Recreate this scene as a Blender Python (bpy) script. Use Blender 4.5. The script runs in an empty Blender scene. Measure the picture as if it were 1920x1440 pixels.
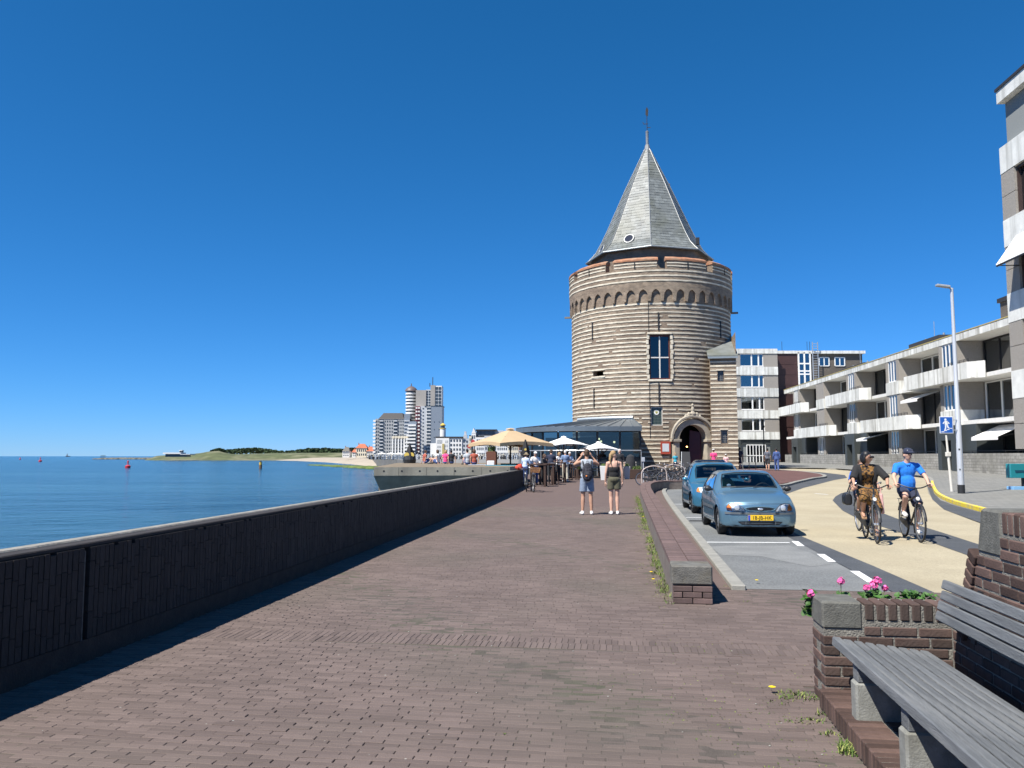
import bpy, bmesh, math, random
from mathutils import Vector, Matrix
from mathutils.bvhtree import BVHTree
R = math.radians
rnd = random.Random(7)
S = bpy.context.scene
COL = S.collection

# ------------------------------------------------------------------ camera
FPX = 1530.0                       # focal length in pixels of a 1920 wide picture
PITCH = math.atan(135 / FPX)
EYE = 1.6
cam = bpy.data.cameras.new('camera')
cam.sensor_width = 36.0
cam.lens = FPX / 1920 * 36
cam.clip_start = 0.1
cam.clip_end = 40000
camo = bpy.data.objects.new('camera', cam)
camo.location = (0, 0, EYE)
camo.rotation_euler = (math.pi / 2 + PITCH, 0, 0)
COL.objects.link(camo)
S.camera = camo

# ------------------------------------------------------------------ sky, sun, exposure
SUN_EL, SUN_AZ = R(55), R(40)      # light travels towards (+x, +y), from behind the left shoulder
W = bpy.data.worlds.new('World')
S.world = W
W.use_nodes = True
nt = W.node_tree
bg = nt.nodes['Background']
sky = nt.nodes.new('ShaderNodeTexSky')
sky.sky_type = 'NISHITA'
sky.sun_disc = False
sky.sun_elevation = SUN_EL
sky.sun_rotation = R(230)
sky.altitude = 0
sky.air_density = 0.7
sky.dust_density = 0.0
sky.ozone_density = 6.0
# the phone's rendering of that sky: one curve per colour, the same over the whole dome
sep = nt.nodes.new('ShaderNodeSeparateColor')
com = nt.nodes.new('ShaderNodeCombineColor')
nt.links.new(sky.outputs[0], sep.inputs[0])
for i, (gain, p) in enumerate(((.387, 1.34), (.50, .85), (.82, .9))):
 a = nt.nodes.new('ShaderNodeMath')
 a.operation = 'POWER'
 a.inputs[1].default_value = p
 b = nt.nodes.new('ShaderNodeMath')
 b.operation = 'MULTIPLY'
 b.inputs[1].default_value = gain * 10 ** (1 - p)
 nt.links.new(sep.outputs[i], a.inputs[0])
 nt.links.new(a.outputs[0], b.inputs[0])
 nt.links.new(b.outputs[0], com.inputs[i])
nt.links.new(com.outputs[0], bg.inputs[0])
bg.inputs[1].default_value = 0.1
sun = bpy.data.lights.new('sun', 'SUN')
sun.energy = 5.0
sun.angle = R(0.5)
sun.color = (1, 0.95, 0.87)
suno = bpy.data.objects.new('sun', sun)
dl = Vector((math.cos(SUN_EL) * math.cos(SUN_AZ), math.cos(SUN_EL) * math.sin(SUN_AZ), -math.sin(SUN_EL)))
suno.rotation_euler = dl.to_track_quat('-Z', 'Y').to_euler()
suno.location = (-30, -30, 60)
COL.objects.link(suno)
S.view_settings.view_transform = 'Standard'
S.view_settings.look = 'None'
S.view_settings.gamma = 1
S.view_settings.exposure = 0.75

# ------------------------------------------------------------------ survey: the place's own axes and levels
CT, ST_ = math.cos(PITCH), math.sin(PITCH)
AX = math.atan(210 / FPX)          # the promenade runs a little to the right of the view
E1 = Vector((math.sin(AX), math.cos(AX), 0))
E2 = Vector((math.cos(AX), -math.sin(AX), 0))

def sm(t):
 t = max(0.0, min(1.0, t))
 return t * t * (3 - 2 * t)

def gz(y):                         # the street climbs gently towards the tower
 return .55 * sm((y - 28) / 47.) + .11 * sm((y - 75) / 40.)

def ray(px, py):
 a = (px - 960) / FPX
 b = (720 - py) / FPX
 return a, CT - b * ST_, ST_ + b * CT

def Zp(px, py, z=0.0):
 d = ray(px, py)
 k = (z - EYE) / d[2]
 return d[0] * k, d[1] * k

def G(px, py, dz=0.0):
 z = 0.0
 for i in range(30):
  x, y = Zp(px, py, z + dz)
  z = gz(y)
 return x, y

def V(px, py, D):
 d = ray(px, py)
 k = D / d[1]
 return Vector((d[0] * k, D, EYE + d[2] * k))

def P(s, t, z=0.0):                # metres along / across the promenade
 v = E1 * s + E2 * t
 return Vector((v.x, v.y, z))

def onG(x, y, dz=0.0):
 return Vector((x, y, gz(y) + dz))

# ------------------------------------------------------------------ materials
MATS = {}

def _n(t, kind, **kw):
 n = t.nodes.new(kind)
 for k, v in kw.items():
  setattr(n, k, v)
 return n

def mat(name, col, rough=.7, var=.0, vscale=4.0, island=.0, objr=.0, bump=.0, bscale=40.0, metal=.0, spec=.5,
  stain=None, stain_amt=.0, stain_scale=.6, streak=False, alpha=None, coat=.0, stretch=None, trans=.0, emit=None, sheen=0.0, grain=.0, gscale=70.0):
 """Principled material: base colour broken up by noise, by piece, by stains; fine relief by bump."""
 if name in MATS:
  return MATS[name]
 m = bpy.data.materials.new(name)
 MATS[name] = m
 m.use_nodes = True
 t = m.node_tree
 b = t.nodes['Principled BSDF']
 b.inputs['Roughness'].default_value = rough
 b.inputs['Metallic'].default_value = metal
 b.inputs['Specular IOR Level'].default_value = spec
 b.inputs['Coat Weight'].default_value = coat
 b.inputs['Transmission Weight'].default_value = trans
 if sheen:
  b.inputs['Sheen Weight'].default_value = sheen
 L = t.links.new
 tc = _n(t, 'ShaderNodeTexCoord')
 src = tc.outputs['Object']
 if stretch:
  mp = _n(t, 'ShaderNodeMapping')
  mp.inputs['Scale'].default_value = stretch
  L(src, mp.inputs['Vector'])
  src = mp.outputs[0]
 rgb = _n(t, 'ShaderNodeRGB')
 rgb.outputs[0].default_value = (*col, 1)
 out = rgb.outputs[0]

 def scale_by(fac_socket, amt, out):
  mr = _n(t, 'ShaderNodeMapRange')
  mr.inputs['To Min'].default_value = 1 - amt
  mr.inputs['To Max'].default_value = 1 + amt
  L(fac_socket, mr.inputs['Value'])
  mx = _n(t, 'ShaderNodeVectorMath', operation='SCALE')
  L(out, mx.inputs[0])
  L(mr.outputs[0], mx.inputs['Scale'])
  return mx.outputs[0]
 if var:
  n1 = _n(t, 'ShaderNodeTexNoise')
  n1.inputs['Scale'].default_value = vscale
  n1.inputs['Detail'].default_value = 6
  n1.inputs['Roughness'].default_value = .65
  L(src, n1.inputs['Vector'])
  mr = _n(t, 'ShaderNodeMapRange')
  mr.inputs['From Min'].default_value = .3
  mr.inputs['From Max'].default_value = .7
  L(n1.outputs[0], mr.inputs['Value'])
  out = scale_by(mr.outputs[0], var, out)
 if grain:
  n5 = _n(t, 'ShaderNodeTexNoise')
  n5.inputs['Scale'].default_value = gscale
  n5.inputs['Detail'].default_value = 3
  L(src, n5.inputs['Vector'])
  m5 = _n(t, 'ShaderNodeMapRange')
  m5.inputs['From Min'].default_value = .36
  m5.inputs['From Max'].default_value = .64
  L(n5.outputs[0], m5.inputs['Value'])
  out = scale_by(m5.outputs[0], grain, out)
 if island:
  ge = _n(t, 'ShaderNodeNewGeometry')
  out = scale_by(ge.outputs['Random Per Island'], island, out)
 if objr:
  oi = _n(t, 'ShaderNodeObjectInfo')
  out = scale_by(oi.outputs['Random'], objr, out)
 if stain is not None:
  n2 = _n(t, 'ShaderNodeTexNoise')
  n2.inputs['Scale'].default_value = stain_scale
  n2.inputs['Detail'].default_value = 8
  if streak:
   mp2 = _n(t, 'ShaderNodeMapping')
   mp2.inputs['Scale'].default_value = (1, 1, .06)
   L(src, mp2.inputs['Vector'])
   L(mp2.outputs[0], n2.inputs['Vector'])
  else:
   L(src, n2.inputs['Vector'])
  mr2 = _n(t, 'ShaderNodeMapRange')
  mr2.inputs['From Min'].default_value = .48
  mr2.inputs['From Max'].default_value = .68
  mr2.inputs['To Max'].default_value = stain_amt
  L(n2.outputs[0], mr2.inputs['Value'])
  mm = _n(t, 'ShaderNodeMix', data_type='RGBA')
  mm.inputs['B'].default_value = (*stain, 1)
  L(mr2.outputs[0], mm.inputs['Factor'])
  L(out, mm.inputs['A'])
  out = mm.outputs['Result']
 L(out, b.inputs['Base Color'])
 if bump:
  n3 = _n(t, 'ShaderNodeTexNoise')
  n3.inputs['Scale'].default_value = bscale
  n3.inputs['Detail'].default_value = 5
  L(src, n3.inputs['Vector'])
  bp = _n(t, 'ShaderNodeBump')
  bp.inputs['Strength'].default_value = min(1, bump)
  bp.inputs['Distance'].default_value = .02
  L(n3.outputs[0], bp.inputs['Height'])
  L(bp.outputs[0], b.inputs['Normal'])
 if alpha is not None:
  b.inputs['Alpha'].default_value = alpha
 if emit:
  b.inputs['Emission Color'].default_value = (*emit[0], 1)
  b.inputs['Emission Strength'].default_value = emit[1]
 return m

def brickmat(name, c1, c2, mortar, scale=1.0, bw=.22, bh=.065, msize=.008, axis='obj', var=.25, bump=.3, rough=.85, uv=False, offset=.5, stain=None, stain_amt=0):
 if name in MATS:
  return MATS[name]
 m = bpy.data.materials.new(name)
 MATS[name] = m
 m.use_nodes = True
 t = m.node_tree
 b = t.nodes['Principled BSDF']
 b.inputs['Roughness'].default_value = rough
 b.inputs['Specular IOR Level'].default_value = .25
 L = t.links.new
 tc = _n(t, 'ShaderNodeTexCoord')
 src = tc.outputs['UV'] if uv else tc.outputs['Object']
 br = _n(t, 'ShaderNodeTexBrick')
 br.offset = offset
 br.inputs['Scale'].default_value = scale
 br.inputs['Brick Width'].default_value = bw
 br.inputs['Row Height'].default_value = bh
 br.inputs['Mortar Size'].default_value = msize
 br.inputs['Color1'].default_value = (*c1, 1)
 br.inputs['Color2'].default_value = (*c2, 1)
 br.inputs['Mortar'].default_value = (*mortar, 1)
 L(src, br.inputs['Vector'])
 n1 = _n(t, 'ShaderNodeTexNoise')
 n1.inputs['Scale'].default_value = 1.2
 n1.inputs['Detail'].default_value = 8
 n1.inputs['Roughness'].default_value = .7
 L(tc.outputs['Object'], n1.inputs['Vector'])
 mr = _n(t, 'ShaderNodeMapRange')
 mr.inputs['From Min'].default_value = .3
 mr.inputs['From Max'].default_value = .7
 mr.inputs['To Min'].default_value = 1 - var
 mr.inputs['To Max'].default_value = 1 + var
 L(n1.outputs[0], mr.inputs['Value'])
 mx = _n(t, 'ShaderNodeVectorMath', operation='SCALE')
 L(br.outputs['Color'], mx.inputs[0])
 L(mr.outputs[0], mx.inputs['Scale'])
 out = mx.outputs[0]
 if stain is not None:
  n2 = _n(t, 'ShaderNodeTexNoise')
  n2.inputs['Scale'].default_value = .35
  n2.inputs['Detail'].default_value = 9
  L(tc.outputs['Object'], n2.inputs['Vector'])
  mr2 = _n(t, 'ShaderNodeMapRange')
  mr2.inputs['From Min'].default_value = .45
  mr2.inputs['From Max'].default_value = .65
  mr2.inputs['To Max'].default_value = stain_amt
  L(n2.outputs[0], mr2.inputs['Value'])
  mm = _n(t, 'ShaderNodeMix', data_type='RGBA')
  mm.inputs['B'].default_value = (*stain, 1)
  L(mr2.outputs[0], mm.inputs['Factor'])
  L(out, mm.inputs['A'])
  out = mm.outputs['Result']
 L(out, b.inputs['Base Color'])
 bp = _n(t, 'ShaderNodeBump')
 bp.inputs['Strength'].default_value = bump
 bp.inputs['Distance'].default_value = .02
 L(br.outputs['Fac'], bp.inputs['Height'])
 bp.invert = True
 L(bp.outputs[0], b.inputs['Normal'])
 return m

def glassmat(name, tint, clear=.5, rough=.03):
 """window pane: part clear, part mirror"""
 if name in MATS:
  return MATS[name]
 m = bpy.data.materials.new(name)
 MATS[name] = m
 m.use_nodes = True
 t = m.node_tree
 t.nodes.remove(t.nodes['Principled BSDF'])
 L = t.links.new
 tr = _n(t, 'ShaderNodeBsdfTransparent')
 tr.inputs[0].default_value = (*tint, 1)
 gl = _n(t, 'ShaderNodeBsdfGlossy')
 gl.inputs['Roughness'].default_value = rough
 gl.inputs['Color'].default_value = (.9, .95, 1, 1)
 fr = _n(t, 'ShaderNodeFresnel')
 fr.inputs['IOR'].default_value = 1.5
 mr = _n(t, 'ShaderNodeMapRange')
 mr.inputs['To Min'].default_value = 1 - clear
 mr.inputs['To Max'].default_value = 1
 mr.inputs['From Min'].default_value = .04
 L(fr.outputs[0], mr.inputs['Value'])
 mx = _n(t, 'ShaderNodeMixShader')
 L(mr.outputs[0], mx.inputs[0])
 L(tr.outputs[0], mx.inputs[1])
 L(gl.outputs[0], mx.inputs[2])
 L(mx.outputs[0], t.nodes['Material Output'].inputs[0])
 return m

# ------------------------------------------------------------------ mesh collecting
class MB:
 def __init__(self):
  self.v, self.f, self.mi, self.uvs = [], [], [], None

 def add(self, vs, fs, mi=0):
  n = len(self.v)
  self.v += [tuple(p) for p in vs]
  self.f += [tuple(i + n for i in f) for f in fs]
  self.mi += [mi] * len(fs)
  return self

 def quad(self, a, b, c, d, mi=0):
  return self.add([a, b, c, d], [(0, 1, 2, 3)], mi)

 def bb(self, x0, x1, y0, y1, z0, z1, mi=0):
  v = [(x0, y0, z0), (x1, y0, z0), (x1, y1, z0), (x0, y1, z0), (x0, y0, z1), (x1, y0, z1), (x1, y1, z1), (x0, y1, z1)]
  return self.add(v, [(0, 3, 2, 1), (4, 5, 6, 7), (0, 1, 5, 4), (1, 2, 6, 5), (2, 3, 7, 6), (3, 0, 4, 7)], mi)

 def ob(self, c, ux, uy, uz, mi=0):      # oriented box from its centre and three half axes
  c, ux, uy, uz = Vector(c), Vector(ux), Vector(uy), Vector(uz)
  v = [c + ux * a + uy * b + uz * d for d in (-1, 1) for a, b in ((-1, -1), (1, -1), (1, 1), (-1, 1))]
  return self.add(v, [(0, 3, 2, 1), (4, 5, 6, 7), (0, 1, 5, 4), (1, 2, 6, 5), (2, 3, 7, 6), (3, 0, 4, 7)], mi)

 def bar(self, a, b, w, h, up=(0, 0, 1), mi=0):
  a, b = Vector(a), Vector(b)
  d = b - a
  L = d.length
  d.normalize()
  u = Vector(up)
  s = d.cross(u)
  if s.length < 1e-5:
   s = d.cross(Vector((1, 0, 0)))
  s.normalize()
  u = s.cross(d)
  return self.ob((a + b) / 2, d * (L / 2), s * (w / 2), u * (h / 2), mi)

 def prism(self, pts, z0, z1, mi=0):     # polygon in x,y raised from z0 to z1
  n = len(pts)
  v = [(p[0], p[1], z0) for p in pts] + [(p[0], p[1], z1) for p in pts]
  a = sum(pts[i][0] * pts[(i + 1) % n][1] - pts[(i + 1) % n][0] * pts[i][1] for i in range(n))
  fs = [tuple(range(n - 1, -1, -1)), tuple(range(n, 2 * n))] + [(i, (i + 1) % n, n + (i + 1) % n, n + i) for i in range(n)]
  if a < 0:
   fs = [tuple(reversed(f)) for f in fs]
  return self.add(v, fs, mi)

 def slab(self, pts, off, mi=0):         # any planar polygon thickened along off
  n = len(pts)
  o = Vector(off)
  v = [Vector(p) for p in pts] + [Vector(p) + o for p in pts]
  fs = [tuple(range(n - 1, -1, -1)), tuple(range(n, 2 * n))] + [(i, (i + 1) % n, n + (i + 1) % n, n + i) for i in range(n)]
  return self.add(v, fs, mi)

 def tube(self, pts, r, n=8, cap=True, mi=0, closed=False):
  pts = [Vector(p) for p in pts]
  m = len(pts)
  rs = r if isinstance(r, (list, tuple)) else [r] * m
  up = None
  vs = []
  for i, p in enumerate(pts):
   if closed:
    d = pts[(i + 1) % m] - pts[i - 1]
   else:
    d = pts[min(i + 1, m - 1)] - pts[max(i - 1, 0)]
   if d.length < 1e-9:
    d = Vector((0, 0, 1))
   d.normalize()
   if up is None:
    up = Vector((0, 0, 1)) if abs(d.z) < .9 else Vector((1, 0, 0))
   s = d.cross(up)
   if s.length < 1e-6:
    s = d.orthogonal()
   s.normalize()
   up = s.cross(d)
   for k in range(n):
    a = 2 * math.pi * k / n
    vs.append(p + (s * math.cos(a) + up * math.sin(a)) * rs[i])
  fs = []
  for i in range(m if closed else m - 1):
   j = (i + 1) % m
   for k in range(n):
    fs.append((i * n + k, i * n + (k + 1) % n, j * n + (k + 1) % n, j * n + k))
  if cap and not closed:
   fs.append(tuple(range(n - 1, -1, -1)))
   fs.append(tuple((m - 1) * n + k for k in range(n)))
  return self.add(vs, fs, mi)

 def lathe(self, prof, n=24, c=(0, 0, 0), mi=0, cap=True, axis='z', a0=0.0):
  vs = []
  for r, z in prof:
   for k in range(n):
    a = a0 + 2 * math.pi * k / n
    p = (r * math.cos(a), r * math.sin(a), z)
    if axis == 'x':
     p = (p[2], p[0], p[1])
    elif axis == 'y':
     p = (p[0], -p[2], p[1])
    vs.append((c[0] + p[0], c[1] + p[1], c[2] + p[2]))
  fs = []
  m = len(prof)
  for i in range(m - 1):
   for k in range(n):
    fs.append((i * n + k, i * n + (k + 1) % n, (i + 1) * n + (k + 1) % n, (i + 1) * n + k))
  if cap:
   fs.append(tuple(range(n - 1, -1, -1)))
   fs.append(tuple((m - 1) * n + k for k in range(n)))
  return self.add(vs, fs, mi)

 def ell(self, c, r, n=12, m=8, mi=0, rot=None):
  r = r if isinstance(r, (tuple, list)) else (r, r, r)
  vs = []
  for i in range(m + 1):
   th = math.pi * i / m
   for k in range(n):
    a = 2 * math.pi * k / n
    q = Vector((r[0] * math.sin(th) * math.cos(a), r[1] * math.sin(th) * math.sin(a), r[2] * math.cos(th)))
    if rot is not None:
     q = rot @ q
    vs.append(q + Vector(c))
  fs = []
  for i in range(m):
   for k in range(n):
    fs.append((i * n + k, (i + 1) * n + k, (i + 1) * n + (k + 1) % n, i * n + (k + 1) % n))
  return self.add(vs, fs, mi)

 def cone(self, p0, p1, r0, r1, n=10, mi=0):     # capsule between two balls
  p0, p1 = Vector(p0), Vector(p1)
  d = (p1 - p0)
  L = d.length
  if L < 1e-6:
   return self.ell(p0, max(r0, r1), n, 8, mi)
  d.normalize()
  s = d.orthogonal().normalized()
  u = d.cross(s)
  rings = []
  for k in range(5):
   a = math.pi / 2 * (1 - k / 4)
   rings.append((p0 - d * r0 * math.sin(a), max(r0 * math.cos(a), r0 * .02)))
  for k in range(5):
   a = math.pi / 2 * k / 4
   rings.append((p1 + d * r1 * math.sin(a), max(r1 * math.cos(a), r1 * .02)))
  vs = [c + (s * math.cos(2 * math.pi * k / n) + u * math.sin(2 * math.pi * k / n)) * r for c, r in rings for k in range(n)]
  fs = [(i * n + k, i * n + (k + 1) % n, (i + 1) * n + (k + 1) % n, (i + 1) * n + k) for i in range(9) for k in range(n)]
  fs += [tuple(range(n - 1, -1, -1)), tuple(9 * n + k for k in range(n))]
  return self.add(vs, fs, mi)

 def xf(self, M, start=0):
  M = M if isinstance(M, Matrix) else Matrix(M)
  self.v = self.v[:start] + [tuple(M @ Vector(p)) for p in self.v[start:]]
  return self

 def mesh(self, name, mats, smooth=False, bevel=0.0, fixn=True, seg=1):
  me = bpy.data.meshes.new(name)
  me.from_pydata(self.v, [], self.f)
  mats = mats if isinstance(mats, (list, tuple)) else [mats]
  for m in mats:
   me.materials.append(m)
  if len(mats) > 1:
   me.polygons.foreach_set('material_index', self.mi)
  if bevel or fixn:
   bm = bmesh.new()
   bm.from_mesh(me)
   if fixn:
    bmesh.ops.remove_doubles(bm, verts=bm.verts, dist=1e-5)
    bmesh.ops.recalc_face_normals(bm, faces=bm.faces)
   if bevel:
    es = [e for e in bm.edges if len(e.link_faces) == 2 and e.calc_face_angle(0) > .5]
    bmesh.ops.bevel(bm, geom=es, offset=bevel, segments=seg, affect='EDGES', profile=.5, clamp_overlap=True)
   bm.to_mesh(me)
   bm.free()
  if smooth:
   me.polygons.foreach_set('use_smooth', [True] * len(me.polygons))
   if smooth != 'all':
    try:
     me.set_sharp_from_angle(angle=R(smooth if smooth is not True else 40))
    except Exception:
     pass
  me.update()
  return me

 def build(self, name, mats, parent=None, smooth=False, bevel=0.0, fixn=True, **kw):
  return link(name, self.mesh(name, mats, smooth, bevel, fixn), parent, **kw)

def link(name, me, parent=None, loc=None, rot=None, label=None, cat=None, group=None, kind=None):
 o = bpy.data.objects.new(name, me)
 COL.objects.link(o)
 if parent is not None:
  o.parent = parent
 if loc is not None:
  o.location = loc
 if rot is not None:
  o.rotation_euler = (0, 0, rot) if isinstance(rot, (int, float)) else tuple(rot)
 return tag(o, label, cat, group, kind)

def tag(o, label=None, cat=None, group=None, kind=None):
 if label:
  o['label'] = label
 if cat:
  o['category'] = cat
 if group:
  o['group'] = group
 if kind:
  o['kind'] = kind
 return o

def thing(name, label, cat, loc=(0, 0, 0), rz=0.0, group=None):
 o = bpy.data.objects.new(name, None)
 o.empty_display_size = .2
 COL.objects.link(o)
 o.location = loc
 o.rotation_euler = (0, 0, rz)
 return tag(o, label, cat, group)

def copy_tree(src, loc, rz, label=None, scale=None):
 kids = {}
 for o in list(COL.objects):
  if o.parent is not None:
   kids.setdefault(o.parent.name, []).append(o)

 def rec(o, par):
  c = o.copy()
  COL.objects.link(c)
  c.parent = par
  for k in kids.get(o.name, []):
   rec(k, c)
  return c
 c = rec(src, None)
 c.location = loc
 c.rotation_euler = (0, 0, rz)
 if scale:
  c.scale = (scale,) * 3
 if label:
  c['label'] = label
 return c

WORK = bpy.data.scenes.new('work')      # small side scene, so that welding shapes does not re-evaluate the whole place

def evalmesh(o):
 COL.objects.unlink(o)
 WORK.collection.objects.link(o)
 with bpy.context.temp_override(scene=WORK, view_layer=WORK.view_layers[0]):
  dg = bpy.context.evaluated_depsgraph_get()
  return bpy.data.meshes.new_from_object(o.evaluated_get(dg))

def blob(mb, name, mats, voxel=.012, smooth=2):
 """weld overlapping closed shapes into one continuous skin"""
 me = mb.mesh(name, mats, fixn=False)
 o = bpy.data.objects.new(name, me)
 COL.objects.link(o)
 m = o.modifiers.new('r', 'REMESH')
 m.mode = 'VOXEL'
 m.voxel_size = voxel
 m.use_smooth_shade = True
 if smooth:
  s = o.modifiers.new('s', 'SMOOTH')
  s.factor = .5
  s.iterations = smooth
 out = evalmesh(o)
 out.name = name
 bpy.data.objects.remove(o)
 bpy.data.meshes.remove(me)
 out.materials.clear()
 for k in (mats if isinstance(mats, (list, tuple)) else [mats]):
  out.materials.append(k)
 return out

def joinmesh(me, mb, mi=None):
 """append the shapes in mb to mesh me (one mesh object)"""
 bm = bmesh.new()
 bm.from_mesh(me)
 vs = [bm.verts.new(p) for p in mb.v]
 for f, k in zip(mb.f, mb.mi):
  try:
   fc = bm.faces.new([vs[i] for i in f])
   fc.material_index = k
   fc.smooth = True
  except ValueError:
   pass
 bm.to_mesh(me)
 bm.free()
 return me

def sheet(name, pts, off, m, kind='structure', parent=None, step=3.0, **kw):
 """a ground sheet: polygon of x,y points draped on the street level, off metres above it"""
 bm = bmesh.new()
 f = bm.faces.new([bm.verts.new((p[0], p[1], 0)) for p in pts])
 bmesh.ops.recalc_face_normals(bm, faces=bm.faces)
 if f.normal.z < 0:
  f.normal_flip()
 ys = [p[1] for p in pts]
 y = 28.0
 while y < 118:
  if min(ys) < y < max(ys):
   bmesh.ops.bisect_plane(bm, geom=bm.verts[:] + bm.edges[:] + bm.faces[:], plane_co=(0, y, 0), plane_no=(0, 1, 0))
  y += step
 bmesh.ops.triangulate(bm, faces=bm.faces)
 for v in bm.verts:
  v.co.z = gz(v.co.y) + off
 me = bpy.data.meshes.new(name)
 bm.to_mesh(me)
 bm.free()
 me.materials.append(m)
 return link(name, me, parent, kind=kind, **kw)

def strip(name, pts, w, z0, h, m, parent=None, kind=None, bevel=.01, **kw):
 """a kerb or band of width w along a path of x,y points lying on the street"""
 n = len(pts)
 mb = MB()
 vs = []
 for i, p in enumerate(pts):
  a, b = Vector((*pts[max(i - 1, 0)], 0)), Vector((*pts[min(i + 1, n - 1)], 0))
  d = (b - a).normalized()
  s = Vector((d.y, -d.x, 0)) * w / 2
  for q in (1, -1):
   x, y = p[0] + s.x * q, p[1] + s.y * q
   vs += [(x, y, gz(y) + z0), (x, y, gz(y) + z0 + h)]
 fs = []
 for i in range(n - 1):
  a, b = i * 4, i * 4 + 4
  fs += [(a, b, b + 1, a + 1), (a + 1, b + 1, b + 3, a + 3), (a + 3, b + 3, b + 2, a + 2), (a + 2, b + 2, b, a)]
 fs += [(0, 1, 3, 2), (4 * n - 4, 4 * n - 2, 4 * n - 1, 4 * n - 3)]
 mb.add(vs, fs)
 return mb.build(name, m, parent, bevel=bevel, kind=kind, **kw)

def smoothpath(pts, k=6):
 """Catmull-Rom through the points"""
 out = []
 n = len(pts)
 for i in range(n - 1):
  p0, p1, p2, p3 = (Vector(pts[max(i - 1, 0)]), Vector(pts[i]), Vector(pts[i + 1]), Vector(pts[min(i + 2, n - 1)]))
  for j in range(k):
   t = j / k
   out.append(.5 * ((2 * p1) + (p2 - p0) * t + (2 * p0 - 5 * p1 + 4 * p2 - p3) * t * t + (3 * p1 - p0 - 3 * p2 + p3) * t ** 3))
 out.append(Vector(pts[-1]))
 return out

# ================================================================== water
def sea_mat():
 m = bpy.data.materials.new('sea_water')
 m.use_nodes = True
 t = m.node_tree
 b = t.nodes['Principled BSDF']
 L = t.links.new
 b.inputs['Roughness'].default_value = .12
 b.inputs['IOR'].default_value = 1.33
 b.inputs['Specular IOR Level'].default_value = .5
 tc = _n(t, 'ShaderNodeTexCoord')
 mp = _n(t, 'ShaderNodeMapping')
 mp.inputs['Scale'].default_value = (.010, .045, 1)
 L(tc.outputs['Object'], mp.inputs['Vector'])
 n = _n(t, 'ShaderNodeTexNoise')
 n.inputs['Scale'].default_value = 1
 n.inputs['Detail'].default_value = 7
 L(mp.outputs[0], n.inputs['Vector'])
 cr = _n(t, 'ShaderNodeValToRGB')
 cr.color_ramp.elements[0].position = .40
 cr.color_ramp.elements[0].color = (.006, .04, .075, 1)
 cr.color_ramp.elements[1].position = .64
 cr.color_ramp.elements[1].color = (.028, .09, .13, 1)
 L(n.outputs[0], cr.inputs[0])
 L(cr.outputs[0], b.inputs['Base Color'])
 n2 = _n(t, 'ShaderNodeTexNoise')
 n2.inputs['Scale'].default_value = .55
 n2.inputs['Detail'].default_value = 9
 n2.inputs['Roughness'].default_value = .62
 mp2 = _n(t, 'ShaderNodeMapping')
 mp2.inputs['Scale'].default_value = (.7, 1.1, 1)
 L(tc.outputs['Object'], mp2.inputs['Vector'])
 L(mp2.outputs[0], n2.inputs['Vector'])
 n4 = _n(t, 'ShaderNodeTexNoise')
 n4.inputs['Scale'].default_value = .12
 n4.inputs['Detail'].default_value = 4
 L(mp2.outputs[0], n4.inputs['Vector'])
 ad = _n(t, 'ShaderNodeMath', operation='MULTIPLY_ADD')
 ad.inputs[1].default_value = 2.0
 L(n4.outputs[0], ad.inputs[0])
 L(n2.outputs[0], ad.inputs[2])
 bp = _n(t, 'ShaderNodeBump')
 bp.inputs['Strength'].default_value = .9
 bp.inputs['Distance'].default_value = .8
 L(ad.outputs[0], bp.inputs['Height'])
 L(bp.outputs[0], b.inputs['Normal'])
 return m
SEA = -4.5
MB().quad((-22000, -3000, SEA), (9000, -3000, SEA), (9000, 26000, SEA), (-22000, 26000, SEA)).build('sea', sea_mat(), kind='structure', fixn=False)

# ================================================================== street materials
M_CONC = mat('concrete', (.33, .32, .29), .85, var=.18, vscale=3, bump=.25, bscale=60, stain=(.16, .15, .12), stain_amt=.5, stain_scale=1.5)
M_STONEK = mat('kerb_stone', (.25, .245, .22), .85, var=.2, vscale=5, bump=.3, bscale=50)
M_ASPH = mat('parking_asphalt', (.145, .152, .152), .9, var=.12, vscale=1.3, bump=.5, bscale=120, stain=(.215, .22, .215), stain_amt=.9, stain_scale=.45, grain=.25, gscale=38)
M_DARKA = mat('dark_asphalt', (.062, .068, .076), .9, var=.12, vscale=2, bump=.4, bscale=150, stain=(.10, .105, .11), stain_amt=.5, stain_scale=1.4, grain=.2, gscale=40)
M_CREAM = mat('cream_road', (.37, .322, .222), .9, var=.10, vscale=.8, bump=.35, bscale=150, stain=(.31, .26, .17), stain_amt=.55, stain_scale=.3, grain=.14, gscale=45)
M_TILE = brickmat('pavement_tiles', (.215, .215, .20), (.185, .185, .175), (.10, .10, .095), bw=.3, bh=.3, msize=.006, var=.15, bump=.2)
M_REDP = brickmat('red_paving', (.145, .075, .065), (.115, .062, .058), (.07, .05, .045), bw=.2, bh=.1, msize=.005, var=.18, bump=.15)
M_PAINT = mat('white_line_paint', (.72, .73, .72), .7, var=.15, vscale=14)
M_YELP = mat('yellow_kerb_paint', (.75, .56, .04), .7, var=.12, vscale=9, bump=.2, stain=(.35, .33, .28), stain_amt=.8, stain_scale=3)
M_PAVER = mat('clay_paver', (.132, .101, .090), .8, var=.12, vscale=.9, island=.17, bump=.35, bscale=160, spec=.3,
   stain=(.105, .092, .075), stain_amt=.7, stain_scale=.28)
M_PAVER1 = mat('clay_paver_single', (.132, .101, .090), .8, var=.12, vscale=6, objr=.17, bump=.35, bscale=160, spec=.3)
M_BED = mat('joint_sand', (.088, .073, .062), .95, var=.35, vscale=5, bump=.5, bscale=90, stain=(.06, .075, .03), stain_amt=.6, stain_scale=.5)

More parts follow.
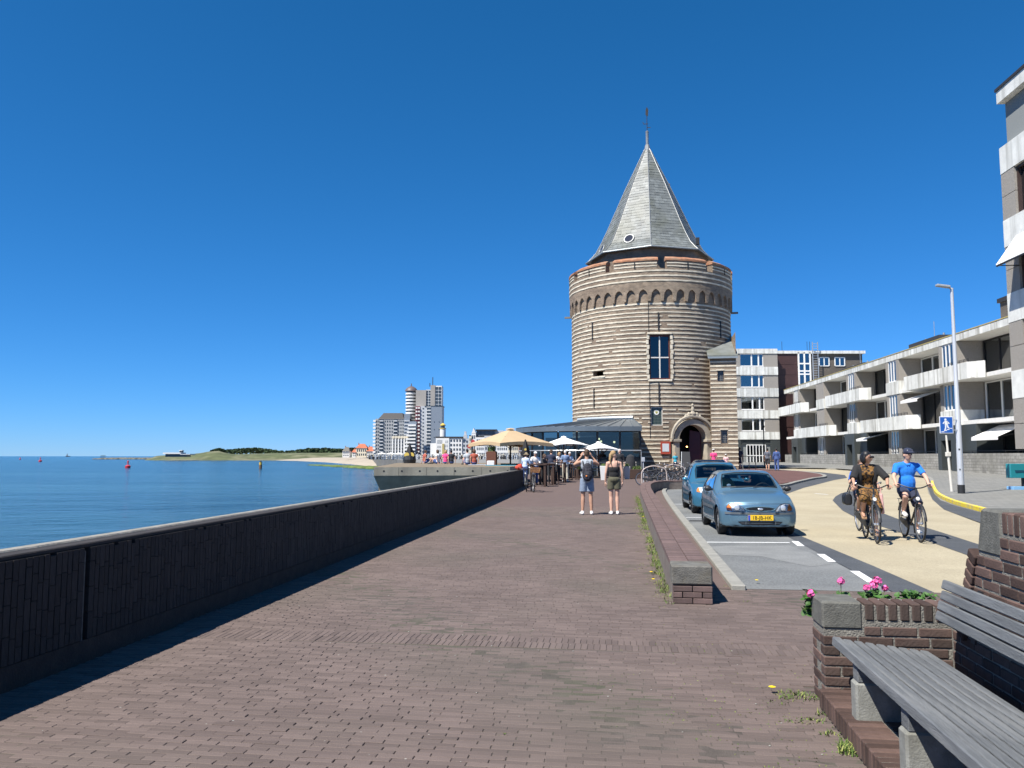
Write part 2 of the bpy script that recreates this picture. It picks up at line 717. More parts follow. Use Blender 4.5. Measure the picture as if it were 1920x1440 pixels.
def far_paver():
 m = brickmat('clay_paver_far', (.138, .100, .089), (.122, .09, .081), (.095, .072, .065), bw=.205, bh=.053, msize=.0035, var=.10, bump=.1, rough=.85)
 t = m.node_tree
 br = [n for n in t.nodes if n.type == 'TEX_BRICK'][0]
 tc = [n for n in t.nodes if n.type == 'TEX_COORD'][0]
 mp = _n(t, 'ShaderNodeMapping')
 mp.inputs['Rotation'].default_value = (0, 0, AX)
 t.links.new(tc.outputs['Object'], mp.inputs['Vector'])
 t.links.new(mp.outputs[0], br.inputs['Vector'])
 return m
M_PAVEF = far_paver()

# ================================================================== ground under everything
def wall_t(s):                      # sea wall's line, metres left of the promenade axis
 return -4.2 - max(0, s - 6) * .0235

land = [P(-14, wall_t(0) - .55), P(6, wall_t(6) - .55), P(40.5, wall_t(40.5) - .55), Vector((-6.5, 40, 0)), Vector((-8.2, 59, 0)),
  Vector((-12, 110, 0)), Vector((-27, 200, 0)), Vector((-49, 320, 0)), Vector((-87, 520, 0)), Vector((-140, 800, 0)), Vector((-240, 1300, 0)),
  Vector((900, 1500, 0)), Vector((700, -14, 0))]
land = [(p[0], p[1]) for p in land]
gr = sheet('ground', land, -.03, mat('town_ground', (.2, .195, .18), .95, var=.2, vscale=.2))
qb = MB()
for a, b in zip(land[:11], land[1:11]):
 qb.quad((a[0], a[1], gz(a[1]) - .03), (b[0], b[1], gz(b[1]) - .03), (b[0], b[1], SEA - 1), (a[0], a[1], SEA - 1))
qb.build('quay_face', mat('quay_stone', (.17, .16, .145), .9, var=.35, vscale=1.5, bump=.4, bscale=10, stain=(.05, .05, .045), stain_amt=.7), gr, fixn=False)

# promenade: bed, single bricks near the camera, joined brick field, printed bond farther off
prom_near = [P(1.5, wall_t(2) - .1), P(26, wall_t(26) - .1), P(26, .6), P(10.36, .6), P(10.36, 4.3), P(1.5, 4.3)]
promenade = sheet('promenade', [(p.x, p.y) for p in prom_near], -.0055, M_BED)
prom_far = [P(26, wall_t(26) - .1), P(40.6, wall_t(40.6) - .1), Vector((-6.3, 41, 0)), Vector((-6.5, 58, 0)), Vector((9.5, 66, 0)), Vector((16.5, 64, 0)),
   P(43.5, 3.0), P(38.6, .9), P(35, .62), P(26, .6)]
sheet('far_paving', [(p[0], p[1]) for p in prom_far], -.002, M_PAVEF, parent=promenade, kind=None)
sheet('near_paving', [(p.x, p.y) for p in (P(-12, wall_t(0)), P(1.5, wall_t(2)), P(1.5, 4.3), P(-12, 4.3))], -.002, M_PAVEF, parent=promenade, kind=None)

def brick_mesh(name, l, w, h, ch, m, base=0.0):
 """a brick with chamfered arrises, no underside; origin at the centre of its top face"""
 a, b = l / 2, w / 2
 v = [(-a, -b, -h), (a, -b, -h), (a, b, -h), (-a, b, -h), (-a, -b, -ch), (a, -b, -ch), (a, b, -ch), (-a, b, -ch),
  (-a + ch, -b + ch, 0), (a - ch, -b + ch, 0), (a - ch, b - ch, 0), (-a + ch, b - ch, 0)]
 f = [(8, 9, 10, 11)] + [(i, (i + 1) % 4, 4 + (i + 1) % 4, 4 + i) for i in range(4)] + [(4 + i, 4 + (i + 1) % 4, 8 + (i + 1) % 4, 8 + i) for i in range(4)]
 return v, f

field = MB()
singles = []
BL, BP, RP = .2, .2028, .0535
bv, bf = brick_mesh('b', BL, .0505, .05, .003, None)
rr = random.Random(3)
row = 0
s = 2.9
while s < 26:
 course = 6.93 < s < 7.30
 if course and s > 7.0:
  pass
 t0, t1 = wall_t(s) + .02, (.5 if s > 10.34 else 4.25)
 if course:
  # the two soldier rows: bricks set lengthwise
  sc = s + .105
  for k in range(2):
   t = t0 + rr.random() * .02
   while t < t1:
    singles_or = (sc, t + .026, 1)
    field_add = singles_or
    c = P(sc, t + .026)
    ang = math.pi / 2 - AX + rr.uniform(-.012, .012)
    ca, sa = math.cos(ang), math.sin(ang)
    z = rr.uniform(-.0025, .001)
    vs = [(c.x + x * ca - y * sa, c.y + x * sa + y * ca, z + zz) for x, y, zz in bv]
    field.add(vs, bf)
    t += .0522 + rr.uniform(0, .0025)
   sc += .206
  s = 7.30 + .062
  continue
 t = t0 - rr.random() * .2 if row % 2 else t0 - .1
 t = t0 - (.10 if row % 2 else 0) + rr.uniform(-.035, .035)
 off = .02 * math.sin(row * .37)
 while t < t1:
  tc_ = t + .1
  hidden = (tc_ > 1.28 and s < 6.1) or (.5 < tc_ < .93 and s > 9.2)
  if not hidden:
   c = P(s + .006 * math.sin(tc_ * 2.1 + row * .05) + rr.uniform(-.0012, .0012), tc_)
   ang = -AX + rr.uniform(-.006, .006)
   z = rr.uniform(-.0025, .001) + .004 * math.sin(tc_ * 1.3 + s * .9)
   tx, ty = rr.uniform(-.010, .010), rr.uniform(-.02, .02)
   # is it in the picture?
   if s < 3.9 or len(singles) < 300:
    d = c.y
    px = 960 + FPX * c.x / (d * CT)
    if len(singles) < 300 and s > 3.22 and -60 < px < 1700:
     singles.append((c.x, c.y, z, ang, tx, ty))
     t += BP + rr.uniform(-.0015, .0025)
     continue
   ca, sa = math.cos(ang), math.sin(ang)
   kx = rr.uniform(.984, 1.006)
   vs = [(c.x + x * kx * ca - y * sa, c.y + x * kx * sa + y * ca, z + zz + x * tx + y * ty) for x, y, zz in bv]
   field.add(vs, bf)
  t += BP + rr.uniform(-.0015, .0025)
 row += 1
 s += RP + rr.uniform(-.0006, .0006)
field.build('brick_field', M_PAVER, promenade, fixn=False, kind='stuff')
one = MB().add(bv, bf).mesh('brick', M_PAVER1, fixn=False)
for x, y, z, a, tx, ty in singles:
 o = link('brick', one, promenade, (x, y, z), (ty, -tx, a))
 o.scale = (rr.uniform(.984, 1.006), 1, 1)

# ================================================================== parking, road, pavements
asph = [P(10.38, 1.43), P(10.38, 3.12), P(24, 3.3), P(42, 4.4), P(43.2, 3.2), P(41, 2.05), P(36, 1.72), P(24, 1.55)]
sheet('parking_lane', [(p.x, p.y) for p in asph], -.006, M_ASPH)
strip_dark = [P(8, 3.11), P(8, 3.62), P(12.8, 3.6), P(17.5, 3.5), P(23, 3.75), P(29, 4.7), P(35.5, 6.64), P(41, 8.5), P(50, 12.1), P(52, 12.6), P(52, 11.6), P(51, 10.6), P(41.7, 7.2), P(42, 4.3), P(24, 3.29)]
sheet('road_edge', [(p.x, p.y) for p in strip_dark], -.006, M_DARKA)
kerbpath = [P(10.25, 1.34), P(14, 1.37), P(24, 1.46), P(34, 1.62), P(37.5, 1.76), P(40.3, 2.15), P(42.2, 3.05), P(42.9, 4.2)]
strip('kerb', [(p.x, p.y) for p in smoothpath(kerbpath, 5)], .17, -.03, .085, M_STONEK, kind='structure')
# verge of brick between low wall and kerb
vg = [P(10.3, .93), P(10.3, 1.27), P(24, 1.38), P(34, 1.54), P(37.6, 1.68), P(40.6, 2.05), P(42.6, 3.0), P(43.3, 4.2), P(45, 4.3), P(45, 2.5), P(40, .9)]
sheet('verge', [(p.x, p.y) for p in vg], .0, M_PAVEF)

cream = [P(8, 3.6), P(12.8, 3.58), P(17.5, 3.48), P(23, 3.73), P(29, 4.68), P(35.5, 6.6), P(41, 8.4), P(50.5, 11.5),
  P(54, 12.6), P(58, 13.2), P(63, 13.3), P(70, 11.5), P(76, 10.2), P(78, 12), P(74, 15.5)]
cream = [(p.x, p.y) for p in cream] + [G(1560, 880), G(1650, 887), G(1735, 896.5), G(1741, 925), G(1770, 955), G(1850, 985), G(1990, 1031), (14, 11), (14, 6), (9, 6)]
sheet('road', cream, -.010, M_CREAM)
isl = [P(41.7, 7.3), P(50.4, 10.9), P(53, 12.2), P(57, 12.9), P(62, 12.7), P(68, 10.9), P(72, 9.0), P(66, 5.5), P(52, 4.3), P(43, 4.4)]
sheet('island_paving', [(p.x, p.y) for p in isl], .09, M_REDP)
ik = [P(43, 4.35), P(41.6, 7.25), P(46, 9.2), P(50.4, 10.95), P(53, 12.25), P(57, 12.95), P(62, 12.75), P(68, 10.95), P(72, 9.05)]
strip('kerb', [(p.x, p.y) for p in smoothpath(ik, 4)], .24, -.03, .125, M_STONEK, kind='structure')
ring = [P(41.2, 7.6), P(50.6, 11.2), P(53.4, 12.5), P(57.3, 13.3), P(62.4, 13.1), P(68.4, 11.2), P(73, 9.2), P(73.4, 9.9), P(69, 12.1), P(63, 14.2), P(57.5, 14.6), P(53, 13.6), P(50, 12.1), P(41, 8.5)]
sheet('island_gutter', [(p.x, p.y) for p in ring], -.004, M_DARKA)
lens = [(1561, 938), (1566, 931), (1576, 925), (1590, 921), (1604, 921), (1622, 938), (1640, 956), (1690, 975), (1760, 996), (1835, 1020), (1905, 1042), (1905, 1072), (1830, 1046),
  (1740, 1014), (1660, 989), (1612, 974), (1580, 957)]
sheet('dark_road_band', [G(*p) for p in lens], -.004, M_DARKA)
edge = [(1735, 896.5), (1741, 918), (1748, 936), (1770, 955), (1850, 984), (1990, 1030), (1990, 1010), (1842, 961), (1792, 948), (1764, 938), (1752, 926), (1748, 915), (1742, 898)]
sheet('road_gutter', [G(*p) for p in edge], -.0045, M_DARKA)
# far side pavement with its kerb; painted yellow round the near corner
pk = [G(*p) for p in ((1440, 878), (1560, 880), (1650, 887), (1700, 891.5), (1741, 897), (1750, 914), (1756, 925), (1768, 934), (1795, 945), (1842, 958), (1995, 1002))]
pav = pk + [(24, 10), (60, 10), (60, 130), (17, 130), (17, 80)]
sheet('pavement', pav, .10, M_TILE)
sp = smoothpath([(p[0], p[1], 0) for p in pk], 4)
strip('kerb', [(p.x, p.y) for p in sp[:19]], .2, -.03, .135, M_STONEK, kind='structure')
strip('kerb', [(p.x, p.y) for p in sp[18:]], .12, -.03, .137, M_YELP, kind='structure')

patch_ = [(1332, 1024), (1478, 1022), (1520, 1036), (1562, 1057), (1520, 1062), (1470, 1052), (1430, 1043), (1352, 1040)]
sheet('asphalt_repair', [G(*p) for p in patch_], -.0035, mat('pale_asphalt', (.19, .195, .19), .9, var=.12, vscale=2, grain=.2, gscale=45, stain=(.15, .155, .155), stain_amt=.7, stain_scale=1.5))
# painted lines
def line(a, b, w=.1):
 a, b = Vector((a[0], a[1], 0)), Vector((b[0], b[1], 0))
 d = (b - a).normalized()
 n = Vector((-d.y, d.x, 0)) * w / 2
 return [(a - n)[:2], (b - n)[:2], (b + n)[:2], (a + n)[:2]]
marks = thing('road_marking', 'white painted bay lines and dashes on the grey parking lane', 'road marking')
for s_ in (15.8, 22.0, 28.0):
 sheet('bay_line', line(P(s_, 1.5 + (s_ - 15.8) * .012), P(s_ + .12, 3.02 + (s_ - 15.8) * .02)), -.002, M_PAINT, parent=marks, kind=None)
for a, b in ((16.2, 15.35), (14.15, 13.15), (12.15, 11.1)):
 sheet('dash', line(P(a, 3.17), P(b, 3.11), .12), -.002, M_PAINT, parent=marks, kind=None)
sheet('bay_line', line(G(1500, 887), G(1525, 891), .25), -.002, M_PAINT, parent=marks, kind=None)
sheet('bay_line', line(G(1528, 925), G(1552, 927), .12), -.002, M_PAINT, parent=marks, kind=None)
# manhole cover in the promenade and small drain in the lane
dr = MB()
for k in range(6):
 dr.ob(P(20.9, 1.62 + k * .05, .004), E1 * .11, E2 * .014, Vector((0, 0, .006)))
dr.ob(P(20.9, 1.745, -.002), E1 * .14, E2 * .17, Vector((0, 0, .003)))
dr.build('drain_grate', mat('cast_iron', (.05, .05, .05), .7, var=.3), label='small dark iron drain grate beside the parking kerb', cat='drain')

# ================================================================== sea wall
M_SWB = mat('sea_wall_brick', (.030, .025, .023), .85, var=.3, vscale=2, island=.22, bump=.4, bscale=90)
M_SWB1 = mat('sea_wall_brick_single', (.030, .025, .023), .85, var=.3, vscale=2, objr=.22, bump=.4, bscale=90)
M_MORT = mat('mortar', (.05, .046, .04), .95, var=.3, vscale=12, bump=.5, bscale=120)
M_COPE = mat('coping_cement', (.24, .225, .195), .9, var=.35, vscale=6, bump=.5, bscale=40)
sw = thing('sea_wall', 'long dark brick parapet wall along the sea, shaded on the promenade side', 'wall', P(5, wall_t(5), 0))
off = sw.location
body, cope, plinth, capb = MB(), MB(), MB(), MB()
ss = [-12, 0, 6, 12, 18, 24, 30, 36, 40.6]
for a, b in zip(ss, ss[1:]):
 pa, pb = P(a, wall_t(a)) - off, P(b, wall_t(b)) - off
 wa, wb = P(a, wall_t(a) - .5) - off, P(b, wall_t(b) - .5) - off
 n = -E2
 def col(mb, d0, d1, z0, z1):
  q = [pa + n * d0, pb + n * d0, pb + n * d1, pa + n * d1]
  mb.prism([(p.x, p.y) for p in q], z0, z1)
 ga = 0
 col(body, .045, .25, -.05, .86 + .02)
 col(cope, .15, .27, .882, .932)
 col(capb, .004, .15, .882, .918)
 col(plinth, -.012, .04, -.05, .17)
body.build('core', M_MORT, sw)
cope.build('coping', M_COPE, sw, bevel=.012)
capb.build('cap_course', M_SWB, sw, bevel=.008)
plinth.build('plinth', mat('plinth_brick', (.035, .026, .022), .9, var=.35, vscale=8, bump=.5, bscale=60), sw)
# outer face down to the water
ofc = MB()
for a, b in zip(ss, ss[1:]):
 q0, q1 = P(a, wall_t(a) - .25) - off, P(b, wall_t(b) - .25) - off
 ofc.slab([(q0.x, q0.y, .8), (q1.x, q1.y, .8), (q1.x - .6, q1.y, SEA - 1), (q0.x - .6, q0.y, SEA - 1)], (.08, 0, 0))
ofc.build('outer_face', MATS['quay_stone'], sw)
# upright bricks of the inner face
swf = MB()
sing = []
rows = ((.178, .205), (.386, .20), (.589, .15), (.742, .145))
joint_s = 5.95
s = 3.4
while s < 40.4:
 w = rr.uniform(.05, .068) if s < 24 else .13
 zz0 = .176
 col_ = 0
 while zz0 < .86:
  hh = min(rr.uniform(.17, .225) if col_ else rr.uniform(.08, .21), .882 - zz0)
  if s > 24:
   hh = min(hh * 2, .882 - zz0)
  if hh < .03:
   break
  zc = zz0 + hh / 2
  zz0 += hh + .005
  col_ += 1
  c = P(s + w / 2, wall_t(s)) - off
  d = rr.uniform(-.002, .002)
  item = (c + E2 * (-.045 + .03 + d), w, hh, zc, d)
  if abs(s - joint_s) < .02:
   continue
  if len(sing) < 300 and s > 4.6:
   sing.append(item)
  else:
   swf.ob(Vector((item[0].x, item[0].y, zc)), E1 * (w / 2 - .003), E2 * .03, Vector((0, 0, hh / 2)))
 s += w + .003
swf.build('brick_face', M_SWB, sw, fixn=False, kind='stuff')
pm = MB().ob((0, 0, 0), E1 * .5, E2 * .03, Vector((0, 0, .5))).mesh('brick', M_SWB1, bevel=.0)
for c, w, hh, zc, d in sing:
 # width and height by scale in the wall's own axes
 m1 = MB().ob((0, 0, 0), (0, .5, 0), (.03, 0, 0), (0, 0, .5))
 break
pm = m1.mesh('brick', M_SWB1)
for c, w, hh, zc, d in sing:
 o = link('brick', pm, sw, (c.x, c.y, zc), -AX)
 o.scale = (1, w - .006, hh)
c = P(joint_s + .02, wall_t(joint_s)) - off
MB().ob(Vector((c.x, c.y, .43)) - E2 * .004, E1 * .006, E2 * .012, Vector((0, 0, .43))).build('joint_sealant', mat('lime_run', (.11, .105, .095), .9, var=.4, vscale=20), sw)

# ================================================================== low wall beside the parking lane
M_LWB = mat('low_wall_brick', (.122, .081, .073), .8, var=.25, vscale=7, island=.28, bump=.35, bscale=120)
M_LWB1 = mat('low_wall_brick_single', (.122, .081, .073), .8, var=.25, vscale=7, objr=.28, bump=.35, bscale=120)
M_BLOCK = mat('weathered_block', (.135, .13, .115), .9, var=.35, vscale=9, bump=.6, bscale=70, stain=(.10, .085, .055), stain_amt=.7, stain_scale=4)
M_LWFACE = mat('low_wall_face', (.15, .125, .11), .9, var=.3, vscale=6, bump=.5, bscale=40, stain=(.20, .19, .16), stain_amt=.7, stain_scale=2)
lw = thing('low_wall', 'knee-high brick wall with brick-on-edge top curving beside the parking lane', 'wall', P(9.2, .71, 0))
off = lw.location
path = [(9.27, .715), (14, .715), (20, .72), (26, .73), (31, .77), (34, .84), (36, .97), (37.6, 1.25), (38.6, 1.75), (39.0, 2.4), (39.2, 3.3), (39.3, 4.6)]
pts = smoothpath([(a, b, 0) for a, b in path], 6)
LH = .40
core = MB()
prev = None
for i in range(len(pts) - 1):
 a, b = P(pts[i].x, pts[i].y), P(pts[i + 1].x, pts[i + 1].y)
 d0 = (P(*pts[min(i + 1, len(pts) - 1)][:2]) - P(*pts[max(i - 1, 0)][:2])).normalized()
 d1 = (P(*pts[min(i + 2, len(pts) - 1)][:2]) - P(*pts[i][:2])).normalized()
 n0, n1 = Vector((d0.y, -d0.x, 0)), Vector((d1.y, -d1.x, 0))
 q = [a - n0 * .2, a + n0 * .2, b + n1 * .2, b - n1 * .2]
 za, zb = gz(a.y), gz(b.y)
 v = [Vector((p.x, p.y, z - .05)) - off for p, z in zip(q, (za, za, zb, zb))] + [Vector((p.x, p.y, z + LH - .02)) - off for p, z in zip(q, (za, za, zb, zb))]
 core.add(v, [(0, 3, 2, 1), (4, 5, 6, 7), (0, 1, 5, 4), (1, 2, 6, 5), (2, 3, 7, 6), (3, 0, 4, 7)])
core.build('core', M_LWFACE, lw)
# top: header bricks laid across, two per row
cum = 0.0
topf = MB()
cnt = 0
tv, tf = brick_mesh('t', .205, .055, .06, .005, None)
tm = MB().add(tv, tf).mesh('brick', M_LWB1, fixn=False)
total = [0]
for i in range(len(pts) - 1):
 total.append(total[-1] + (P(*pts[i + 1][:2]) - P(*pts[i][:2])).length)
d = .40
i = 0
while d < total[-1] - .05:
 while total[i + 1] < d:
  i += 1
 f = (d - total[i]) / (total[i + 1] - total[i])
 a = P(*pts[i][:2]).lerp(P(*pts[i + 1][:2]), f)
 dd = (P(*pts[i + 1][:2]) - P(*pts[i][:2])).normalized()
 n = Vector((dd.y, -dd.x, 0))
 ang = math.atan2(n.y, n.x)
 for k in (-1, 1):
  c = a + n * k * .106 - off
  z = gz(a.y) + LH + rr.uniform(-.003, .002)
  if cnt < 300:
   link('brick', tm, lw, (c.x, c.y, z), ang + rr.uniform(-.015, .015))
   cnt += 1
  else:
   ca, sa = math.cos(ang), math.sin(ang)
   topf.add([(c.x + x * ca - y * sa, c.y + x * sa + y * ca, z + zz) for x, y, zz in tv], tf)
 d += .0595
topf.build('brick_top', M_LWB, lw, fixn=False, kind='stuff')
# end: concrete block over three courses
def rel(s, t, z=0):
 return P(s, t, z) - off
MB().ob(rel(9.43, .715, .305), E1 * .215, E2 * .218, Vector((0, 0, .102))).build('end_block', M_BLOCK, lw, bevel=.014)
sb_ = MB().ob((0, 0, 0), (.1, 0, 0), (0, .05, 0), (0, 0, .0285)).mesh('brick', M_LWB1, bevel=.004)
for k in range(3):
 z = .03 + k * .064
 xs = ((.565, .6), (.868, .6), ) if k % 2 == 0 else ((.53, .3), (.70, .62), (.90, .25))
 xs = ((.61, 1.03), (.825, 1.03)) if k % 2 == 0 else ((.555, .49), (.715, 1.0), (.875, .49))
 for t, sc in xs:
  o = link('brick', sb_, lw, rel(9.235 + .02, t, z + .002), -AX)
  o.scale = (sc, 1, 1)

# ================================================================== walls with openings and printed brick (uv in metres)
class UVB:
 def __init__(self):
  self.q = []

 def quad(self, pts, uvs):
  self.q.append((pts, uvs))

 def build(self, name, m, parent=None, smooth=False, **kw):
  me = bpy.data.meshes.new(name)
  vs, fs = [], []
  for pts, _ in self.q:
   fs.append(tuple(range(len(vs), len(vs) + len(pts))))
   vs += [tuple(p) for p in pts]
  me.from_pydata(vs, [], fs)
  uv = me.uv_layers.new(name='UVMap')
  i = 0
  for _, us in self.q:
   for u in us:
    uv.data[i].uv = u
    i += 1
  me.materials.append(m)
  if smooth:
   bm = bmesh.new()
   bm.from_mesh(me)
   bmesh.ops.remove_doubles(bm, verts=bm.verts, dist=1e-4)
   for f in bm.faces:
    f.smooth = True
   bm.to_mesh(me)
   bm.free()
   me.set_sharp_from_angle(angle=R(30))
  return link(name, me, parent, **kw)

def cuts(a, b, extra, step):
 n = max(1, int(math.ceil((b - a) / step)))
 c = [a + (b - a) * i / n for i in range(n + 1)] + [e for e in extra if a < e < b]
 c = sorted(c)
 out = [c[0]]
 for x in c[1:]:
  if x - out[-1] > 1e-4:
   out.append(x)
 return out

def cyl_wall(u, Rr, z0, z1, ops=(), a0=-180, a1=180, depth=.4, step=4.0):
 """cylinder facing outwards; phi in degrees, 0 = local -Y; ops = (phi0, phi1, za, zb)"""
 A = cuts(a0, a1, [o[0] for o in ops] + [o[1] for o in ops], step)
 Zs = cuts(z0, z1, [o[2] for o in ops] + [o[3] for o in ops], 3.0)
 def pt(a, z, r):
  return (r * math.sin(R(a)), -r * math.cos(R(a)), z)
 for i in range(len(A) - 1):
  for j in range(len(Zs) - 1):
   am, zm = (A[i] + A[i + 1]) / 2, (Zs[j] + Zs[j + 1]) / 2
   if any(o[0] < am < o[1] and o[2] < zm < o[3] for o in ops):
    continue
   k = R(1) * Rr
   u.quad([pt(A[i], Zs[j], Rr), pt(A[i + 1], Zs[j], Rr), pt(A[i + 1], Zs[j + 1], Rr), pt(A[i], Zs[j + 1], Rr)],
    [(A[i] * k, Zs[j]), (A[i + 1] * k, Zs[j]), (A[i + 1] * k, Zs[j + 1]), (A[i] * k, Zs[j + 1])])
 for p0, p1, za, zb in ops:
  k = R(1) * Rr
  r2 = Rr - depth
  for a, sgn in ((p0, 1), (p1, -1)):
   q = [pt(a, za, Rr), pt(a, zb, Rr), pt(a, zb, r2), pt(a, za, r2)]
   uu = [(0, za), (0, zb), (depth, zb), (depth, za)]
   u.quad(q if sgn > 0 else q[::-1], uu if sgn > 0 else uu[::-1])
  AA = cuts(p0, p1, [], step)
  for i in range(len(AA) - 1):
   u.quad([pt(AA[i], za, Rr), pt(AA[i], za, r2), pt(AA[i + 1], za, r2), pt(AA[i + 1], za, Rr)][::-1], [(AA[i] * k, 0), (AA[i] * k, depth), (AA[i + 1] * k, depth), (AA[i + 1] * k, 0)][::-1])
   u.quad([pt(AA[i], zb, Rr), pt(AA[i], zb, r2), pt(AA[i + 1], zb, r2), pt(AA[i + 1], zb, Rr)], [(AA[i] * k, 0), (AA[i] * k, depth), (AA[i + 1] * k, depth), (AA[i + 1] * k, 0)])

def plane_wall(u, o, ux, n, w, z0, z1, ops=(), depth=.3, uoff=0.0):
 """upright wall: from point o along ux, facing n; ops = (u0, u1, za, zb)"""
 o, ux, n = Vector(o), Vector(ux), Vector(n)
 A = cuts(0, w, [q[0] for q in ops] + [q[1] for q in ops], 50)
 Zs = cuts(z0, z1, [q[2] for q in ops] + [q[3] for q in ops], 50)
 def pt(a, z, d=0.0):
  p = o + ux * a - n * d
  return (p.x, p.y, z)
 fl = ux.cross(Vector((0, 0, 1))).dot(n) < 0
 def em(pts, uvs):
  u.quad(pts[::-1] if fl else pts, uvs[::-1] if fl else uvs)
 for i in range(len(A) - 1):
  for j in range(len(Zs) - 1):
   am, zm = (A[i] + A[i + 1]) / 2, (Zs[j] + Zs[j + 1]) / 2
   if any(q[0] < am < q[1] and q[2] < zm < q[3] for q in ops):
    continue
   em([pt(A[i], Zs[j]), pt(A[i + 1], Zs[j]), pt(A[i + 1], Zs[j + 1]), pt(A[i], Zs[j + 1])],
   [(uoff + A[i], Zs[j]), (uoff + A[i + 1], Zs[j]), (uoff + A[i + 1], Zs[j + 1]), (uoff + A[i], Zs[j + 1])])
 for a0, a1, za, zb in ops:
  em([pt(a0, za), pt(a0, zb), pt(a0, zb, depth), pt(a0, za, depth)], [(0, za), (0, zb), (depth, zb), (depth, za)])
  em([pt(a1, za), pt(a1, za, depth), pt(a1, zb, depth), pt(a1, zb)], [(0, za), (depth, za), (depth, zb), (0, zb)])
  em([pt(a0, za), pt(a0, za, depth), pt(a1, za, depth), pt(a1, za)], [(a0, 0), (a0, depth), (a1, depth), (a1, 0)])
  em([pt(a0, zb), pt(a1, zb), pt(a1, zb, depth), pt(a0, zb, depth)], [(a0, 0), (a1, 0), (a1, depth), (a0, depth)])

# ================================================================== the round tower
M_TBR = brickmat('tower_brick', (.29, .21, .15), (.15, .105, .078), (.34, .295, .225), bw=.24, bh=.075, msize=.013, var=.35, bump=.6, uv=True,
    stain=(.15, .11, .085), stain_amt=.5)
M_BAND = mat('tower_stone_band', (.60, .545, .435), .9, var=.28, vscale=1.8, bump=.6, bscale=9, stain=(.45, .40, .31), stain_amt=.55, stain_scale=1.1)
M_TCAP = mat('merlon_cap_brick', (.33, .155, .085), .9, var=.35, vscale=3, island=.3, bump=.5, bscale=14, stain=(.32, .27, .19), stain_amt=.6, stain_scale=1.2)
M_SLATE = mat('slate_roof', (.175, .19, .19), .42, var=.22, vscale=2.2, bump=.45, bscale=7, stretch=(1, 1, 2.5), spec=.55, stain=(.11, .115, .085), stain_amt=.55, stain_scale=.5)
M_LEAD = mat('lead_flashing', (.27, .28, .28), .45, var=.15, vscale=3, metal=.3)
M_FBROWNB = mat('chimney_brick', (.15, .085, .06), .9, var=.3, vscale=4)
M_IRON = mat('dark_iron', (.02, .02, .022), .55)
M_TSTONE = mat('portal_sandstone', (.40, .355, .28), .9, var=.25, vscale=3, bump=.5, bscale=16, stain=(.16, .145, .12), stain_amt=.6, stain_scale=1.5)
M_WFRAME = mat('window_white_wood', (.62, .6, .55), .5, var=.06)
M_REDF = mat('oxblood_frame', (.11, .03, .022), .5)
M_PANE = glassmat('leaded_pane', (.25, .33, .36), .93)
M_DARKIN = mat('dark_interior', (.018, .02, .024), .9)
TX, TY = 12.3, 72.0
TG = gz(65)
TRZ = math.atan2(-TX, TY)
tw = thing('round_tower', 'old round brick tower with pale stone bands and pointed slate roof', 'tower', (TX, TY, 0), TRZ)
TR = 6.93
DOOR = 26.8
ops = [(-.8, 13.2, 7.72, 11.34), (-.3, 7.4, 4.01, 5.54), (DOOR - 10.4, DOOR + 10.4, TG - .3, 4.12), (-43, -33.5, 8.2, 8.62)]
u = UVB()
cyl_wall(u, TR, -.5, 15.3, ops, depth=.45)
drum = u.build('drum', M_TBR, tw, smooth=True)
MB().lathe([(TR - 2.2, -.3), (TR - 2.2, 15.2)], 48).build('inner_lining', M_DARKIN, tw, smooth=True)
# stone bands: each a ring cut at the openings
def arcs(z, ops, hw=.0):
 free = [(-180.0, 180.0)]
 for a, b, za, zb in ops:
  if za - .1 < z < zb + .1:
   nf = []
   for p, q in free:
    if b < p or a > q:
     nf.append((p, q))
    else:
     if a > p:
      nf.append((p, a))
     if b < q:
      nf.append((b, q))
   free = nf
 return free

def band(name, Rr, z, h, rngs, proud=.035, m=M_BAND, seed=0, parent=tw, step=3.0, wob=.012):
 mb = MB()
 q = random.Random(seed)
 for a, b in rngs:
  A = cuts(a, b, [], step)
  vs = []
  for aa in A:
   w = q.uniform(-wob, wob)
   r0, r1 = Rr - .05, Rr + proud + q.uniform(-.01, .01)
   for r, zz in ((r0, z - h / 2 + w), (r1, z - h / 2 + w), (r1, z + h / 2 + w * .6), (r0, z + h / 2 + w * .6)):
    vs.append((r * math.sin(R(aa)), -r * math.cos(R(aa)), zz))
  n = len(A)
  fs = [(i * 4 + k, i * 4 + 4 + k, i * 4 + 4 + (k + 1) % 4, i * 4 + (k + 1) % 4) for i in range(n - 1) for k in range(4)]
  fs += [(0, 1, 2, 3), (4 * n - 4, 4 * n - 1, 4 * n - 2, 4 * n - 3)]
  mb.add(vs, fs)
 return mb.build(name, m, parent)
portal_op = (DOOR - 15.5, DOOR + 15.5, 0, 4.5)
k = 0
z = 13.88
while z > .9:
 gaps = [(a_, a_ + rnd.uniform(1.5, 5), z - 1, z + 1) for a_ in [rnd.uniform(-85, 80) for _ in range(rnd.choice((0, 1, 1, 2)))]]
 band('stone_band', TR, z + rnd.uniform(-.02, .02), .118 + rnd.uniform(-.025, .025), arcs(z, ops + [portal_op] + gaps), seed=k, wob=.016)
 k += 1
 z -= .343
